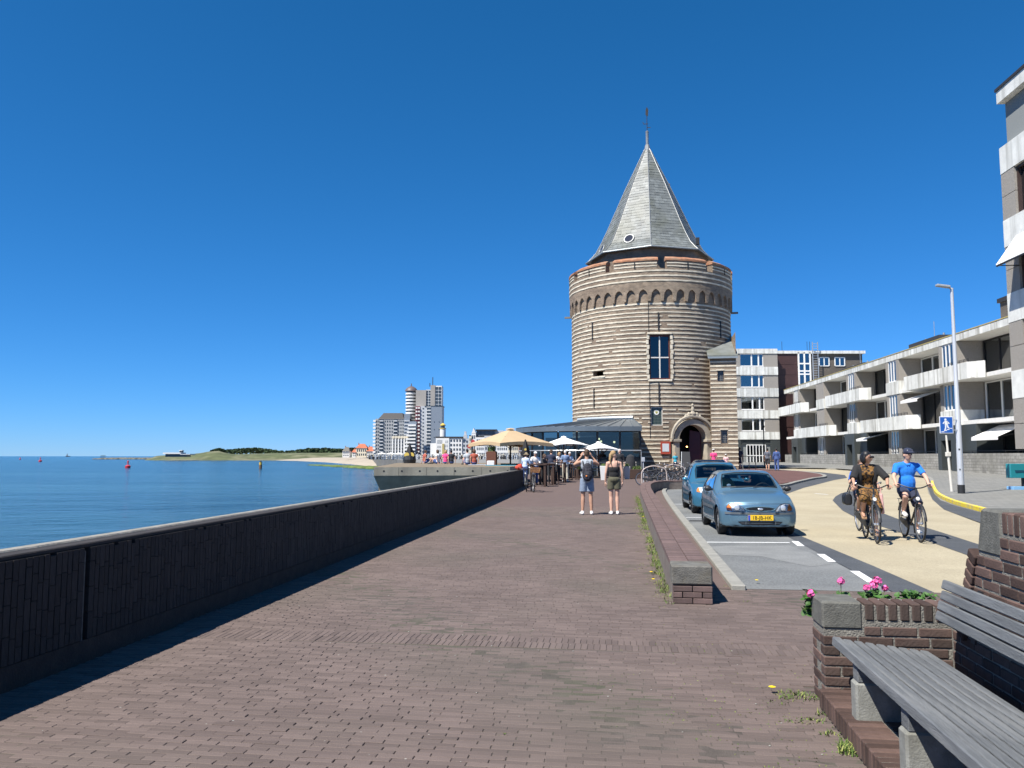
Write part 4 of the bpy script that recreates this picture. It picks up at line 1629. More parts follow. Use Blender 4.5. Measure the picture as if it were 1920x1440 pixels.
# ================================================================== apartment buildings on the right
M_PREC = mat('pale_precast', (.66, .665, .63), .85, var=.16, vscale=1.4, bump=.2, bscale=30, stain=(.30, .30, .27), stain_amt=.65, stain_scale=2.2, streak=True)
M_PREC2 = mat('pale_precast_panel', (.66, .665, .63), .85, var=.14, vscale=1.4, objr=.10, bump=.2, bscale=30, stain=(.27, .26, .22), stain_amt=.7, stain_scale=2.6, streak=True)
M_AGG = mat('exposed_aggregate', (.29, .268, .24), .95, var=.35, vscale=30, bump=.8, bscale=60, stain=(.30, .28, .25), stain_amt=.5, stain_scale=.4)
M_GRAN = mat('dark_granite', (.045, .052, .052), .5, var=.4, vscale=40, bump=.3, bscale=50)
M_STW = brickmat('garden_wall_block', (.33, .32, .29), (.26, .25, .23), (.15, .145, .13), bw=.5, bh=.2, msize=.014, var=.35, bump=.5, uv=True, stain=(.18, .175, .15), stain_amt=.5)
M_WHT = mat('white_frame', (.78, .78, .76), .45)
M_APG = glassmat('apartment_glass', (.30, .38, .40), .78)
M_CURT = mat('curtain', (.55, .56, .54), .9, var=.15, vscale=6, stretch=(6, 6, .3))
M_ROOM = mat('dim_room', (.22, .235, .23), .9)
M_SOFF = mat('soffit', (.7, .69, .65), .8, var=.08)
M_RAIL = mat('black_rail', (.015, .015, .016), .5)
M_YTRIM = mat('ochre_roof_trim', (.50, .40, .14), .7)
M_DBRICK = brickmat('dark_house_brick', (.105, .085, .07), (.085, .07, .06), (.16, .15, .13), bw=.24, bh=.075, msize=.011, var=.2, uv=True)
M_DFASC = mat('dark_fascia', (.03, .028, .028), .6)
M_AWN = mat('white_awning', (.80, .79, .76), .8, var=.06)

def fx(D):                              # the row's facade line
 return 27.2 + .0862 * D
FD = Vector((.0862, 1, 0)).normalized()         # away along the facade
FN = Vector((-1, .0862, 0)).normalized()        # out of the facade, towards the street
def fp(D, out=0.0, z=0.0):
 return Vector((fx(D), D, 0)) + FN * out + Vector((0, 0, z))

rb = thing('terraced_apartments', 'long three-storey apartment row with pale concrete balconies and garden wall', 'apartments', fp(52))
off = rb.location
Z0, B1a, B1b, B2a, B2b, Fa, Fb = .0, 3.82, 4.93, 6.93, 8.05, 9.92, 10.46
D0, D1 = 45.0, 109.6
DEP = 1.75
def fbox(mb, Da, Db, o0, o1, z0, z1):
 q = [fp(Da, o0) - off, fp(Db, o0) - off, fp(Db, o1) - off, fp(Da, o1) - off]
 mb.prism([(p.x, p.y) for p in q], z0 - off.z, z1 - off.z)

def panels(parent, name, Da, Db, out, z0, z1, w=1.0, th=.12, m=M_PREC2, chamf=0.0):
 """a band of upright precast panels, joints open"""
 n = max(1, round(abs(Db - Da) / w))
 for i in range(n):
  a = Da + (Db - Da) * i / n
  b = Da + (Db - Da) * (i + 1) / n
  q = MB()
  fbox(q, a + .006, b - .006, out - th, out, z0, z1)
  q.build(name, m, parent)
bays = [60.4, 71.3, 82.3, 93.2, 103.6]
# mass: back wall of the loggias, floor slabs, roof
q = MB()
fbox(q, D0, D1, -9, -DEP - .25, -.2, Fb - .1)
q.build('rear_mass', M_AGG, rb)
for z0, z1 in ((B1a + .02, B1a + .3), (B2a + .02, B2a + .3)):
 q = MB()
 fbox(q, D0, D1, -DEP - .24, -.16, z0, z1)
 q.build('floor_slab', M_SOFF, rb)
q = MB()
fbox(q, D0, D1, -9.2, -.13, Fa + .03, Fb - .06)
rbf = q.build('roof', M_SOFF, rb)
panels(rb, 'fascia_panel', D0, D1, .0, Fa, Fb - .03, w=.9)
q = MB()
fbox(q, D0, D1, -.2, .03, Fb - .028, Fb + .03)
q.build('roof_trim', M_YTRIM, rb)

def window(parent, Da, Db, out, z0, z1, nm=2, curtain=.5, fr=M_WHT):
 """upright window in the facade plane: frame, mullions, pane, curtain"""
 w = MB()
 t = .07
 fbox(w, Da, Da + t, out - .08, out, z0, z1)
 fbox(w, Db - t, Db, out - .08, out, z0, z1)
 fbox(w, Da + t, Db - t, out - .08, out, z1 - t, z1)
 fbox(w, Da + t, Db - t, out - .08, out, z0, z0 + t)
 for k in range(1, nm):
  c = Da + (Db - Da) * k / nm
  fbox(w, c - .06, c + .06, out - .08, out + .01, z0 + t, z1 - t)
 f = w.build('window', fr, parent)
 g = MB()
 fbox(g, Da + t, Db - t, out - .05, out - .04, z0 + t, z1 - t)
 g.build('pane', M_APG, f)
 if curtain:
  for c0, c1 in ((Da + t, Da + (Db - Da) * curtain * .5), (Db - (Db - Da) * curtain * .5, Db - t)):
   g = MB()
   fbox(g, c0, c1, out - .17, out - .15, z0 + t, z1 - t)
   g.build('curtain', M_CURT, f)
 g = MB()
 fbox(g, Da - .05, Db + .05, out, out + .07, z0 - .05, z0)
 g.build('sill', M_WHT, f)
 return f

for bi, Dc in enumerate(bays):
 a, b = Dc - 1.45, Dc + 1.45
 even = bi % 2 == 0
 bay = thing_b = MB()
 # upper storeys of the bay: jambs each side of the window, in aggregate
 for z0, z1 in ((B2b, Fa), (B1b, B2a)):
  for p0, p1 in ((a, a + .55), (b - .5, b)):
   fbox(bay, p0, p1, -DEP - .2, -.02, z0, z1)
  fbox(bay, a + .55, b - .5, -DEP - .2, -.5, z0, z1)
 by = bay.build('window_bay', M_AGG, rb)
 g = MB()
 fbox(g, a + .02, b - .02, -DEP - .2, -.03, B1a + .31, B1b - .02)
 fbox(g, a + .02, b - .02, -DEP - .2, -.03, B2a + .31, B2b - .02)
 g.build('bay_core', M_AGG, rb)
 if bi != 3:
  window(rb, a + .57, b - .52, -.06, B2b + .02, Fa - .03, 3, .6)
  window(rb, a + .57, b - .52, -.06, B1b + .02, B2a - .03, 3, .6)
 else:
  g = MB()
  fbox(g, a + .55, b - .5, -.3, -.04, B1b, B2a)
  fbox(g, a + .55, b - .5, -.31, -.04, B2b, Fa)
  g.build('blank_panel', M_AGG, rb)
 # bands: one long balcony per bay at alternating floors, short spandrel with return at the other
 zl = (B2a, B2b) if even else (B1a, B1b)
 zs = (B1a, B1b) if even else (B2a, B2b)
 na, fa = max(D0, Dc - 5.6), Dc + 6.2
 bal = MB()
 fbox(bal, na + .5, fa, -.14, .62, zl[0], zl[0] + .14)
 bl_ = bal.build('balcony', M_SOFF, rb)
 panels(bl_, 'balcony_panel', na + .9, fa, .75, zl[0] - .02, zl[1], w=.98)
 # chamfered near end and square far end
 q0, q1 = fp(na + .9, .75) - off, fp(na, -.02) - off
 nch = (q1 - q0).normalized()
 cn = Vector((-nch.y, nch.x, 0))
 if cn.y > 0:
  cn = -cn
 g = MB()
 g.prism([((q0).x, (q0).y), (q1.x, q1.y), ((q1 - cn * .12).x, (q1 - cn * .12).y), ((q0 - cn * .12).x, (q0 - cn * .12).y)], zl[0] - .02 - off.z, zl[1] - off.z)
 g.build('balcony_panel', M_PREC2, bl_)
 g = MB()
 fbox(g, fa, fa + .12, -.14, .75, zl[0] - .02, zl[1])
 g.build('balcony_panel', M_PREC2, bl_)
 # rail along the near recess part
 g = MB()
 for o_, dz in ((.62, .12), (.62, .22)):
  g.bar(fp(na + .9, o_, zl[1] + dz) - off, fp(Dc - 1.5, o_, zl[1] + dz) - off, .035, .035)
 for k in range(6):
  d_ = na + .95 + (Dc - 1.55 - na - .95) * k / 5
  g.bar(fp(d_, .62, zl[1] - .1) - off, fp(d_, .62, zl[1] + .22) - off, .03, .03)
 g.build('rail', M_RAIL, bl_)
 panels(rb, 'spandrel_panel', a, b, .03, zs[0], zs[1], w=.97)
 # spandrel return on the wall facing the street's near end
 g = MB()
 fbox(g, a - .10, a - .004, -DEP, .03, zs[0], zs[1])
 g.build('spandrel_panel', M_PREC2, rb)
 # near side wall of the bay (it faces down the street)
 g = MB()
 fbox(g, a - .07, a - .002, -DEP, -.02, B1b if even else B1a + .3, Fa)
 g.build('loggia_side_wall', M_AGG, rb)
 # glazing at the back of the near recess, each floor
 nb_ = max(D0 + .1, (bays[bi - 1] + 1.45) if bi else Dc - 9.5)
 for fl, (z0, z1) in enumerate(((B2a + .31, Fa), (B1a + .31, B2a), (1.35, B1a))):
  span = a - .1 - nb_
  fr = MB()
  t = .08
  o_ = -DEP - .2
  for c in (0, .34, .42, .72, 1.0):
   x = nb_ + .05 + (span - .1) * c
   fbox(fr, x - .05, x + .05, o_ - .02, o_ + .08, z0, z1 - .02)
  fbox(fr, nb_, a - .1, o_ - .02, o_ + .07, z1 - .12, z1 - .021)
  f = fr.build('loggia_glazing', M_WHT if (bi + fl) % 2 else M_RAIL, rb)
  g = MB()
  fbox(g, nb_, a - .1, o_, o_ + .02, z0, z1 - .12)
  g.build('pane', M_APG, f)
  g = MB()
  fbox(g, nb_, a - .1, o_ - .045, o_ - .03, z0, z1)
  g.build('room', M_ROOM, f)
  g = MB()
  fbox(g, nb_ + span * .74, nb_ + span * .98, o_ - .027, o_ - .015, z0, z1)
  g.build('curtain', M_CURT, f)
 # ground floor: granite entrance at the even bays, window at the odd ones
 if even:
  g = MB()
  fbox(g, a - .1, a + .65, -DEP, .35, -.1, B1a)
  fbox(g, b - .65, b, -DEP, .35, -.1, B1a)
  fbox(g, a + .65, b - .65, -DEP, .35, 2.75, B1a)
  fbox(g, a - 2.3, a - .1, -DEP - .1, -.1, -.1, B1a)
  e = g.build('entrance', M_GRAN, rb)
  g = MB()
  fbox(g, a + .65, b - .65, -1.2, -1.1, .3, 2.75)
  g.build('entrance_back', M_DFASC, e)
  g = MB()
  for x in (a + .68, a + 1.1, b - .72):
   fbox(g, x, x + .07, -1.09, -1.0, .3, 2.72)
  fbox(g, a + .75, b - .72, -1.09, -1.01, 2.6, 2.72)
  fbox(g, a + .75, b - .72, -1.09, -1.01, .3, .5)
  fbox(g, a + .75, b - .72, -1.09, -1.01, 1.3, 1.4)
  g.build('door', M_WHT, e)
 else:
  g = MB()
  for p0, p1 in ((a, a + .55), (b - .5, b)):
   fbox(g, p0, p1, -DEP - .2, -.02, -.1, B1a)
  fbox(g, a + .55, b - .5, -DEP - .2, -.03, -.1, 1.6)
  fbox(g, a + .55, b - .5, -DEP - .2, -.5, 1.6, B1a)
  fbox(g, a - .07, a - .002, -DEP, -.021, -.1, B1a)
  g.build('ground_bay', M_AGG, rb)
  window(rb, a + .57, b - .52, -.06, 1.65, B1a - .05, 3, .6)
 # garden wall in front of the ground floor, broken at the entrances
 w0 = a - .12 if even else a - .0
 far = bays[bi + 1] - 1.57 if bi + 1 < len(bays) and (bi + 1) % 2 == 0 else (bays[bi + 1] - 1.45 if bi + 1 < len(bays) else D1)
 def gwall(p, q_):
  uw = UVB()
  o1, o2 = fp(q_, .12) - off, fp(p, .12) - off
  L_ = (o2 - o1).length
  plane_wall(uw, o1, (o2 - o1).normalized(), FN, L_, -.2, 1.78)
  o3 = fp(p, -.2) - off
  plane_wall(uw, o2, (o3 - o2).normalized(), -FD, (o3 - o2).length, -.2, 1.78)
  t_ = [(o1.x, o1.y, 1.78), (o2.x, o2.y, 1.78), (o3.x, o3.y, 1.78)]
  o4 = fp(q_, -.2) - off
  uw.quad([o1 + Vector((0, 0, 1.78)), o2 + Vector((0, 0, 1.78)), o3 + Vector((0, 0, 1.78)), o4 + Vector((0, 0, 1.78))], [(0, 0), (L_, 0), (L_, .3), (0, .3)])
  gw = uw.build('garden_wall', M_STW, rb)
  g = MB()
  g.bar(fp(p + .1, -.05, 1.95) - off, fp(q_ - .1, -.05, 1.95) - off, .03, .03)
  n_ = max(2, int((q_ - p) / 1.4))
  for k in range(n_ + 1):
   d_ = p + .12 + (q_ - p - .24) * k / n_
   g.bar(fp(d_, -.05, 1.7) - off, fp(d_, -.05, 1.95) - off, .025, .025)
  g.build('rail', M_RAIL, gw)
 if bi == 0:
  gwall(D0 + .1, a - .12)
 gwall(b + .02 if even else a, far if not even or bi == len(bays) - 1 else far)
# awnings
def awning(Dc, w, z, drop=.75, reach=1.3, lab='', o0=-1.5):
 q = MB()
 a0, a1 = fp(Dc - w / 2, o0, z), fp(Dc + w / 2, o0, z)
 b0, b1 = fp(Dc - w / 2, o0 + reach, z - drop), fp(Dc + w / 2, o0 + reach, z - drop)
 base = fp(Dc, o0, z)
 t = thing('window_awning', lab, 'awning', base, 0, 'awnings on the apartment row')
 q.slab([a0 - base, a1 - base, b1 - base, b0 - base], (0, 0, .025))
 q.build('canopy', M_AWN, t)
 q = MB()
 q.slab([b0 - base, b1 - base, b1 - base - Vector((0, 0, .2)), b0 - base - Vector((0, 0, .2))], FN * .02)
 q.build('valance', M_AWN, t)
 for p0, p1 in ((a0, b0), (a1, b1)):
  q = MB()
  q.bar(p0 - base - Vector((0, 0, .5)), p1 - base - Vector((0, 0, .02)), .03, .03)
  q.build('arm', M_RAIL, t)
awning(54.5, 3.6, B1a - .12, .85, 1.9, 'white sloping awning over the ground floor window beside the lamp post')
awning(66.3, 3.4, B2a - .1, .7, 2.1, 'cream awning half out on the middle floor balcony')
awning(78.5, 3.0, B1a - .1, .5, 1.9, 'small white awning at ground level behind the woman cyclist')
# brick plant rooms on the roof
for n_, (Da, Db, zt_) in enumerate(((53.2, 56.8, 12.6), (66.5, 72.5, 11.5), (84.5, 92, 11.3))):
 uw = UVB()
 o1, o2 = fp(Db, -2.2) - off, fp(Da, -2.2) - off
 plane_wall(uw, o1, (o2 - o1).normalized(), FN, (o2 - o1).length, Fb - .1, zt_)
 o3 = fp(Da, -7) - off
 plane_wall(uw, o2, (o3 - o2).normalized(), -FD, (o3 - o2).length, Fb - .1, zt_)
 ph = uw.build('roof_room', M_DBRICK, rb)
 g = MB()
 fbox(g, Da - .12, Db + .12, -7.1, -2.05, zt_ - .3, zt_)
 g.build('room_fascia', M_DFASC, ph)
 for k in range(3):
  d_ = Da + (Db - Da) * (.2 + .3 * k)
  g = MB()
  g.tube([fp(d_, -3, zt_ - .02) - off, fp(d_, -3, zt_ + (.35 if k != 1 else 1.6)) - off], .09 if k != 1 else .025, 6)
  g.build('vent_pipe', MATS['galvanised_steel'], ph)

# ---------------------------------------------------------------- five-storey block across the end of the street
DA = 111.0
def ax(px):
 return V(px, 855, DA).x
ba = thing('five_storey_block', 'grey five-storey apartment block with window bands facing down the street', 'apartments', (ax(1400), DA, gz(DA)))
off = ba.location
GA = gz(DA)
def abox(mb, x0, x1, y0, y1, z0, z1):
 mb.bb(x0 - off.x, x1 - off.x, y0 - off.y, y1 - off.y, z0 - off.z, z1 - off.z)
def az(y):
 return V(1420, y, DA).z
xs0, xs1, xs2 = ax(1376), ax(1463), ax(1510)
xe = ax(1466) + 14
RT = az(655)
storeys = [(az(686.5), az(663.5)), (az(726), az(703)), (az(768), az(744.5)), (az(808), az(784.5))]
wx = (ax(1392), ax(1436))
u = UVB()
plane_wall(u, (xs0 - off.x, 0, 0), (1, 0, 0), (0, -1, 0), xs1 - xs0, az(824) - GA, RT - .4 - GA, [(wx[0] - xs0, wx[1] - xs0, a - GA, b - GA) for a, b in storeys], depth=.25)
u.build('wall', M_AGG, ba)
q = MB()
abox(q, xs0, xs1, DA + .26, DA + 14, GA - .2, RT - .42)
q.build('rear_mass', M_ROOM, ba)
q = MB()
abox(q, xs0 - .4, xs0 - .005, DA + .1, DA + 14, GA - .2, RT - .4)
q.build('end_wall', M_AGG, ba)
# pale spandrel bands and fascia, panel by panel
for y0, y1 in ((668 - 14, 663), (703, 688), (744, 728), (784.5, 769.5), (824, 810)):
 z1, z0 = az(y0) if y0 < 660 else az(y1), az(y1) if y0 < 660 else az(y0)
 n_ = 10
 for i in range(n_):
  q = MB()
  a = xs0 + (xs1 - xs0) * i / n_
  b = xs0 + (xs1 - xs0) * (i + 1) / n_
  abox(q, a + .008, b - .008, DA - .10, DA - .005, min(z0, z1), max(z0, z1))
  q.build('spandrel_panel', M_PREC2, ba)
for a, b in storeys:
 w = MB()
 y0, y1 = DA + .1, DA + .18
 abox(w, wx[0], wx[0] + .09, y0, y1, a, b)
 abox(w, wx[1] - .09, wx[1], y0, y1, a, b)
 abox(w, wx[0] + .09, wx[1] - .09, y0, y1, b - .09, b)
 abox(w, wx[0] + .09, wx[1] - .09, y0, y1, a, a + .09)
 for c in (.5, .8):
  xx = wx[0] + (wx[1] - wx[0]) * c
  abox(w, xx - .09, xx + .09, y0 - .02, y1, a + .09, b - .09)
 f = w.build('window', M_WHT, ba)
 g = MB()
 abox(g, wx[0] + .09, wx[1] - .09, DA + .14, DA + .15, a + .09, b - .09)
 g.build('pane', M_APG, f)
 g = MB()
 abox(g, wx[0] + .1, wx[0] + 1.3, DA + .2, DA + .22, a + .09, b - .09)
 g.build('curtain', M_CURT, f)
 g = MB()
 abox(g, wx[0] - .05, wx[1] + .05, DA - .08, DA + .09, a - .07, a - .001)
 g.build('sill', M_WHT, f)
# ground floor: granite recess with white glass doors
q = MB()
abox(q, xs0, ax(1390), DA - .05, DA + .2, GA - .1, az(824.5))
abox(q, ax(1445), xs1, DA - .05, DA + .2, GA - .1, az(824.5))
abox(q, ax(1390), ax(1445), DA + .1, DA + .25, az(833), az(824.5))
q.build('ground_floor', M_GRAN, ba)
q = MB()
x0, x1 = ax(1401), ax(1436)
for i in range(7):
 xx = x0 + (x1 - x0) * i / 6
 abox(q, xx - .05, xx + .05, DA + .05, DA + .13, GA, az(834))
abox(q, x0, x1, DA + .06, DA + .12, az(835), az(833.5))
abox(q, x0, x1, DA + .06, DA + .12, GA + .95, GA + 1.05)
dd = q.build('glass_doors', M_WHT, ba)
q = MB()
abox(q, x0, x1, DA + .08, DA + .1, GA, az(834))
q.build('pane', M_APG, dd)
# maroon panel, stair window, brick rear part
q = MB()
abox(q, xs1 + .02, xs2 + .5, DA + 1.2, DA + 12, GA, RT - .35)
q.build('stair_core', mat('maroon_cladding', (.05, .022, .02), .6, var=.15, vscale=2), ba)
for i in range(7):
 q = MB()
 z_ = az(800) + (RT - .5 - az(800)) * i / 7
 abox(q, xs1 + .03, xs2 - .05, DA + 1.15, DA + 1.19, z_, z_ + (RT - .5 - az(800)) / 7 - .04)
 q.build('cladding_board', MATS['maroon_cladding'], ba)
q = MB()
w0, w1 = ax(1508), ax(1530)
for xx in (w0, (w0 + w1) / 2, w1):
 abox(q, xx - .1, xx + .1, DA + 1.0, DA + 1.12, az(720), az(659))
for y in (720, 700, 694, 680, 659):
 abox(q, w0 + .1, w1 - .1, DA + 1.01, DA + 1.11, az(y) - .1, az(y) + .08)
sw_ = q.build('stair_window', M_WHT, ba)
q = MB()
abox(q, w0, w1, DA + 1.08, DA + 1.1, az(720), az(659))
q.build('pane', M_APG, sw_)
u = UVB()
xr0, xr1 = ax(1530), ax(1632)
plane_wall(u, (xr0 - off.x, 1.4, 0), (1, 0, 0), (0, -1, 0), xr1 - xr0, 0, RT - .5 - GA)
u.build('brick_wing', M_DBRICK, ba)
q = MB()
abox(q, xr0, xr1, DA + 1.42, DA + 12, GA, RT - .5)
q.build('wing_mass', M_DFASC, ba)
q = MB()
abox(q, xs1 + .0, xr1 + .3, DA + 1.0, DA + 12.2, RT - .45, RT - .05)
q.build('roof_edge', M_PREC, ba)
for px in (1549, 1579):
 q = MB()
 a0 = ax(px)
 w = 1.35
 for xx in (a0, a0 + w / 2, a0 + w):
  abox(q, xx - .06, xx + .06, DA + 1.3, DA + 1.39, az(684), az(668))
 for y in (684, 668):
  abox(q, a0 + .06, a0 + w - .06, DA + 1.3, DA + 1.38, az(y) - .06, az(y) + .05)
 f = q.build('window', M_WHT, ba)
 q = MB()
 abox(q, a0, a0 + w, DA + 1.36, DA + 1.38, az(684), az(668))
 q.build('pane', M_APG, f)
# caged ladder
q = MB()
lx0, lx1 = ax(1533), ax(1543)
for xx in (lx0, lx1):
 abox(q, xx - .05, xx + .05, DA + .55, DA + .65, az(715), az(640))
z_ = az(713)
while z_ < az(642):
 abox(q, lx0 + .05, lx1 - .05, DA + .58, DA + .62, z_, z_ + .06)
 z_ += .34
q.build('caged_ladder', MATS['galvanised_steel'], ba)
q = MB()
for px in (1486, 1535, 1540):
 q.tube([(ax(px) - off.x, 3, RT - off.z - .1), (ax(px) - off.x, 3, RT - off.z + 1.5)], .03, 5)
q.build('roof_antennas', M_RAIL, ba)

# ---------------------------------------------------------------- tall block close by at the right edge
cD = 33.0
cx = V(1905, 855, cD).x
bc = thing('corner_apartment_block', 'tall aggregate and pale concrete block rising at the right edge', 'apartments', (cx, cD, gz(cD)))
off = bc.location
cdir = Vector((-.0862, -1, 0)).normalized()      # towards the camera
cn = Vector((-1, .0862, 0)).normalized()
def cz(y):
 return V(1895, y, cD).z
lv = [cz(y) for y in (842, 748, 696, 606, 552, 465, 415, 328, 279, 196, 173)]
LEN = 9.0
def cbox(mb, a0, a1, o0, o1, z0, z1):
 c0 = Vector((cx, cD, 0)) + cdir * a0 - off
 c1 = Vector((cx, cD, 0)) + cdir * a1 - off
 q_ = [c0 + cn * o0, c1 + cn * o0, c1 + cn * o1, c0 + cn * o1]
 mb.prism([(p.x, p.y) for p in q_], z0 - off.z, z1 - off.z)
q = MB()
cbox(q, .05, LEN, -6, -.3, lv[0] + .02, lv[-1] - .05)
q.build('core', M_ROOM, bc)
q = MB()
cbox(q, .8, LEN - .5, -6, -3.5, -.1, lv[0])
q.build('recessed_base', M_GRAN, bc)
for i in range(4):
 z0, z1 = lv[2 * i], lv[2 * i + 1]
 zm = (z0 + z1) / 2
 # two aggregate panels at the end pier
 for p, r in ((z0, zm - .01), (zm + .01, z1)):
  for a0, a1 in ((.0, 1.02), (3.6, 5.0), (7.6, 9.0)):
   q = MB()
   cbox(q, a0, a1, -.35, .0, p + .004, r)
   q.build('aggregate_panel', M_AGG, bc)
 f = MB()
 cbox(f, 1.02, 1.12, -.3, -.1, z0 + .01, z1)
 cbox(f, 3.5, 3.6, -.3, -.1, z0 + .01, z1)
 cbox(f, 1.12, 3.5, -.3, -.1, z1 - .1, z1)
 cbox(f, 1.12, 3.5, -.3, -.1, z0 + .01, z0 + .1)
 f_ = f.build('window', mat('brown_frame', (.05, .03, .025), .5), bc)
 g = MB()
 cbox(g, 1.12, 3.5, -.24, -.22, z0 + .1, z1 - .1)
 g.build('pane', M_APG, f_)
 g = MB()
 cbox(g, 1.2, 1.7, -.29, -.27, z0 + .1, z1 - .1)
 g.build('curtain', mat('green_curtain', (.10, .22, .17), .9, var=.3, vscale=8, stretch=(8, 8, .2)), f_)
for i in range(5):
 z0, z1 = lv[2 * i + 1] if i < 4 else lv[9], lv[2 * i + 2] if i < 4 else lv[10]
 for a0, a1 in ((0, 3.4), (3.41, 6.8), (6.81, 9)):
  q = MB()
  cbox(q, a0, a1, -.35, .015, z0 + .005, z1)
  q.build('concrete_panel', M_PREC, bc)
q = MB()
cbox(q, -.05, LEN, -6, .06, lv[-1] + .002, lv[-1] + .12)
q.build('roof_edge', M_DFASC, bc)
q = MB()
cbox(q, -.02, .04, -6, -.36, lv[0] + .02, lv[-1])
q.build('end_wall', M_AGG, bc)
# its awning
za, zb2 = cz(452), cz(507)
c0 = Vector((cx, cD, 0)) + cdir * .95
aw = thing('window_awning', 'cream awning sticking out of the tall block at the right edge', 'awning', (c0.x, c0.y, za))
def ap(a, o, z):
 return Vector((cx, cD, z)) + cdir * a + cn * o - aw.location
q = MB()
q.slab([ap(.95, -.02, za), ap(3.7, -.02, za), ap(3.7, .85, zb2), ap(.95, .85, zb2)], (0, 0, .03))
q.build('canopy', M_AWN, aw)
q = MB()
q.bar(ap(.95, .82, zb2 - .03), ap(3.7, .82, zb2 - .03), .06, .06)
q.bar(ap(1.0, -.02, zb2 - .02), ap(1.0, .8, zb2 - .02), .03, .03)
q.build('front_bar', M_RAIL, aw)

# ================================================================== far shore and skyline
def fxp(px, D):
 return V(px, 855, D).x
def fzp(py, D):
 return V(960, py, D).z
M_FWHITE = mat('far_white_render', (.70, .69, .66), .8, var=.06, vscale=.1)
M_FGREY = mat('far_grey_concrete', (.34, .345, .345), .8, var=.08, vscale=.1)
M_FLGREY = mat('far_light_grey', (.46, .475, .49), .8, var=.06, vscale=.1)
M_FBLUE = mat('far_blue_grey_panel', (.20, .235, .28), .5)
M_FDARK = mat('far_window_dark', (.05, .065, .08), .3, spec=.6)
M_FBROWN = mat('far_taupe', (.33, .305, .275), .85, var=.08, vscale=.1)
M_FRED = mat('far_red_tile', (.42, .13, .07), .85, var=.2, vscale=.3)
M_FCREAM = mat('far_cream_render', (.62, .56, .44), .85)
M_FBRICK = mat('far_brick', (.30, .16, .11), .9)

class Far:
 def __init__(self, name, label, px0, px1, D, cat='building', group='buildings of the far seafront'):
  self.D = D
  self.t = thing(name, label, cat, (fxp((px0 + px1) / 2, D), D, .6), 0, group)
  self.o = self.t.location

 def box(self, name, m, px0, px1, y0, y1, d0=0.0, d1=12.0, parent=None):
  q = MB()
  D = self.D
  z1 = fzp(y0, D) - self.o.z
  z0 = fzp(y1, D) - self.o.z if y1 < 858 else -.3
  q.bb(fxp(px0, D) - self.o.x, fxp(px1, D) - self.o.x, d0, d1, z0, z1)
  return q.build(name, m, parent or self.t)

 def grid(self, name, m, px0, px1, y0, y1, nx, ny, fw=.6, fh=.55, d=-.15, th=.2, parent=None):
  """windows (or balcony fronts) too small to pick apart one by one: real little boxes, one part"""
  q = MB()
  D = self.D
  x0, x1 = fxp(px0, D) - self.o.x, fxp(px1, D) - self.o.x
  z1, z0 = fzp(y0, D) - self.o.z, (fzp(y1, D) if y1 < 858 else .8) - self.o.z
  cw, ch = (x1 - x0) / nx, (z1 - z0) / ny
  for i in range(nx):
   for j in range(ny):
    cx_, cz_ = x0 + cw * (i + .5), z0 + ch * (j + .5)
    q.bb(cx_ - cw * fw / 2, cx_ + cw * fw / 2, d, d + th, cz_ - ch * fh / 2, cz_ + ch * fh / 2)
  return q.build(name, m, parent or self.t, kind='stuff', fixn=False)

# --- grey slab block with mansard
f = Far('apartment_tower', 'grey seafront apartment block with mansard roof and striped balconies', 700, 768, 705)
f.box('wall', M_FGREY, 703, 768, 785, 858, 0, 22)
for i, (a, b) in enumerate(((711, 718), (737.5, 744.5), (757, 768))):
 f.box('balcony_recess', M_FDARK, a, b, 786, 858, -.2, .3)
 f.grid('balconies', M_FLGREY, a, b, 786, 857, 1, 11, .95, .35, -1.2, 1.0)
f.grid('windows', M_FDARK, 704, 711, 787, 857, 2, 11, .55, .5)
f.grid('windows', M_FDARK, 719, 737, 787, 857, 4, 11, .5, .45)
f.grid('windows', M_FDARK, 745, 757, 787, 857, 3, 11, .5, .45)
f.grid('white_balconies', M_FWHITE, 698.5, 704, 786, 857, 1, 11, .9, .55, -.5, 6)
q = MB()
D = 705
zz = [fzp(786, D) - f.o.z, fzp(774, D) - f.o.z]
xx = [fxp(p, D) - f.o.x for p in (708, 717, 752, 757)]
q.add([(xx[0], -.3, zz[0]), (xx[3], -.3, zz[0]), (xx[3], 22, zz[0]), (xx[0], 22, zz[0]), (xx[1], 4, zz[1]), (xx[2], 4, zz[1]), (xx[2], 18, zz[1]), (xx[1], 18, zz[1])],
 [(0, 1, 5, 4), (1, 2, 6, 5), (2, 3, 7, 6), (3, 0, 4, 7), (4, 5, 6, 7)])
q.build('mansard_roof', M_DFASC, f.t)
f.box('dark_stair_tower', M_FBLUE, 757, 768, 776, 858, -.6, 10)
# --- round residential tower
f = Far('round_apartment_tower', 'tall round white-ringed apartment tower with domed cap', 757, 780, 715)
D = 715
cx_ = fxp(768.5, D) - f.o.x
rad = (fxp(779, D) - fxp(758, D)) / 2
q = MB()
q.lathe([(rad * .9, -.5), (rad * .9, fzp(733, D) - f.o.z)], 24, c=(cx_, rad, 0))
q.build('shaft', M_FDARK, f.t, smooth=True)
for i in range(14):
 z = fzp(736 + i * 6.1, D) - f.o.z
 q = MB()
 q.lathe([(rad * .8, z - 1.5), (rad, z - 1.5), (rad, z), (rad * .8, z)], 24, c=(cx_, rad, 0))
 q.build('balcony_ring', M_FWHITE, f.t)
q = MB()
z = fzp(733, D) - f.o.z
q.lathe([(rad * 1.15, z), (rad * 1.1, z + 1.2), (rad * .85, z + 2.8), (rad * .4, z + 4.2), (.6, z + 4.6), (.3, z + 7)], 24, c=(cx_, rad, 0))
q.build('domed_cap', mat('far_bronze', (.13, .10, .095), .5), f.t, smooth=40)
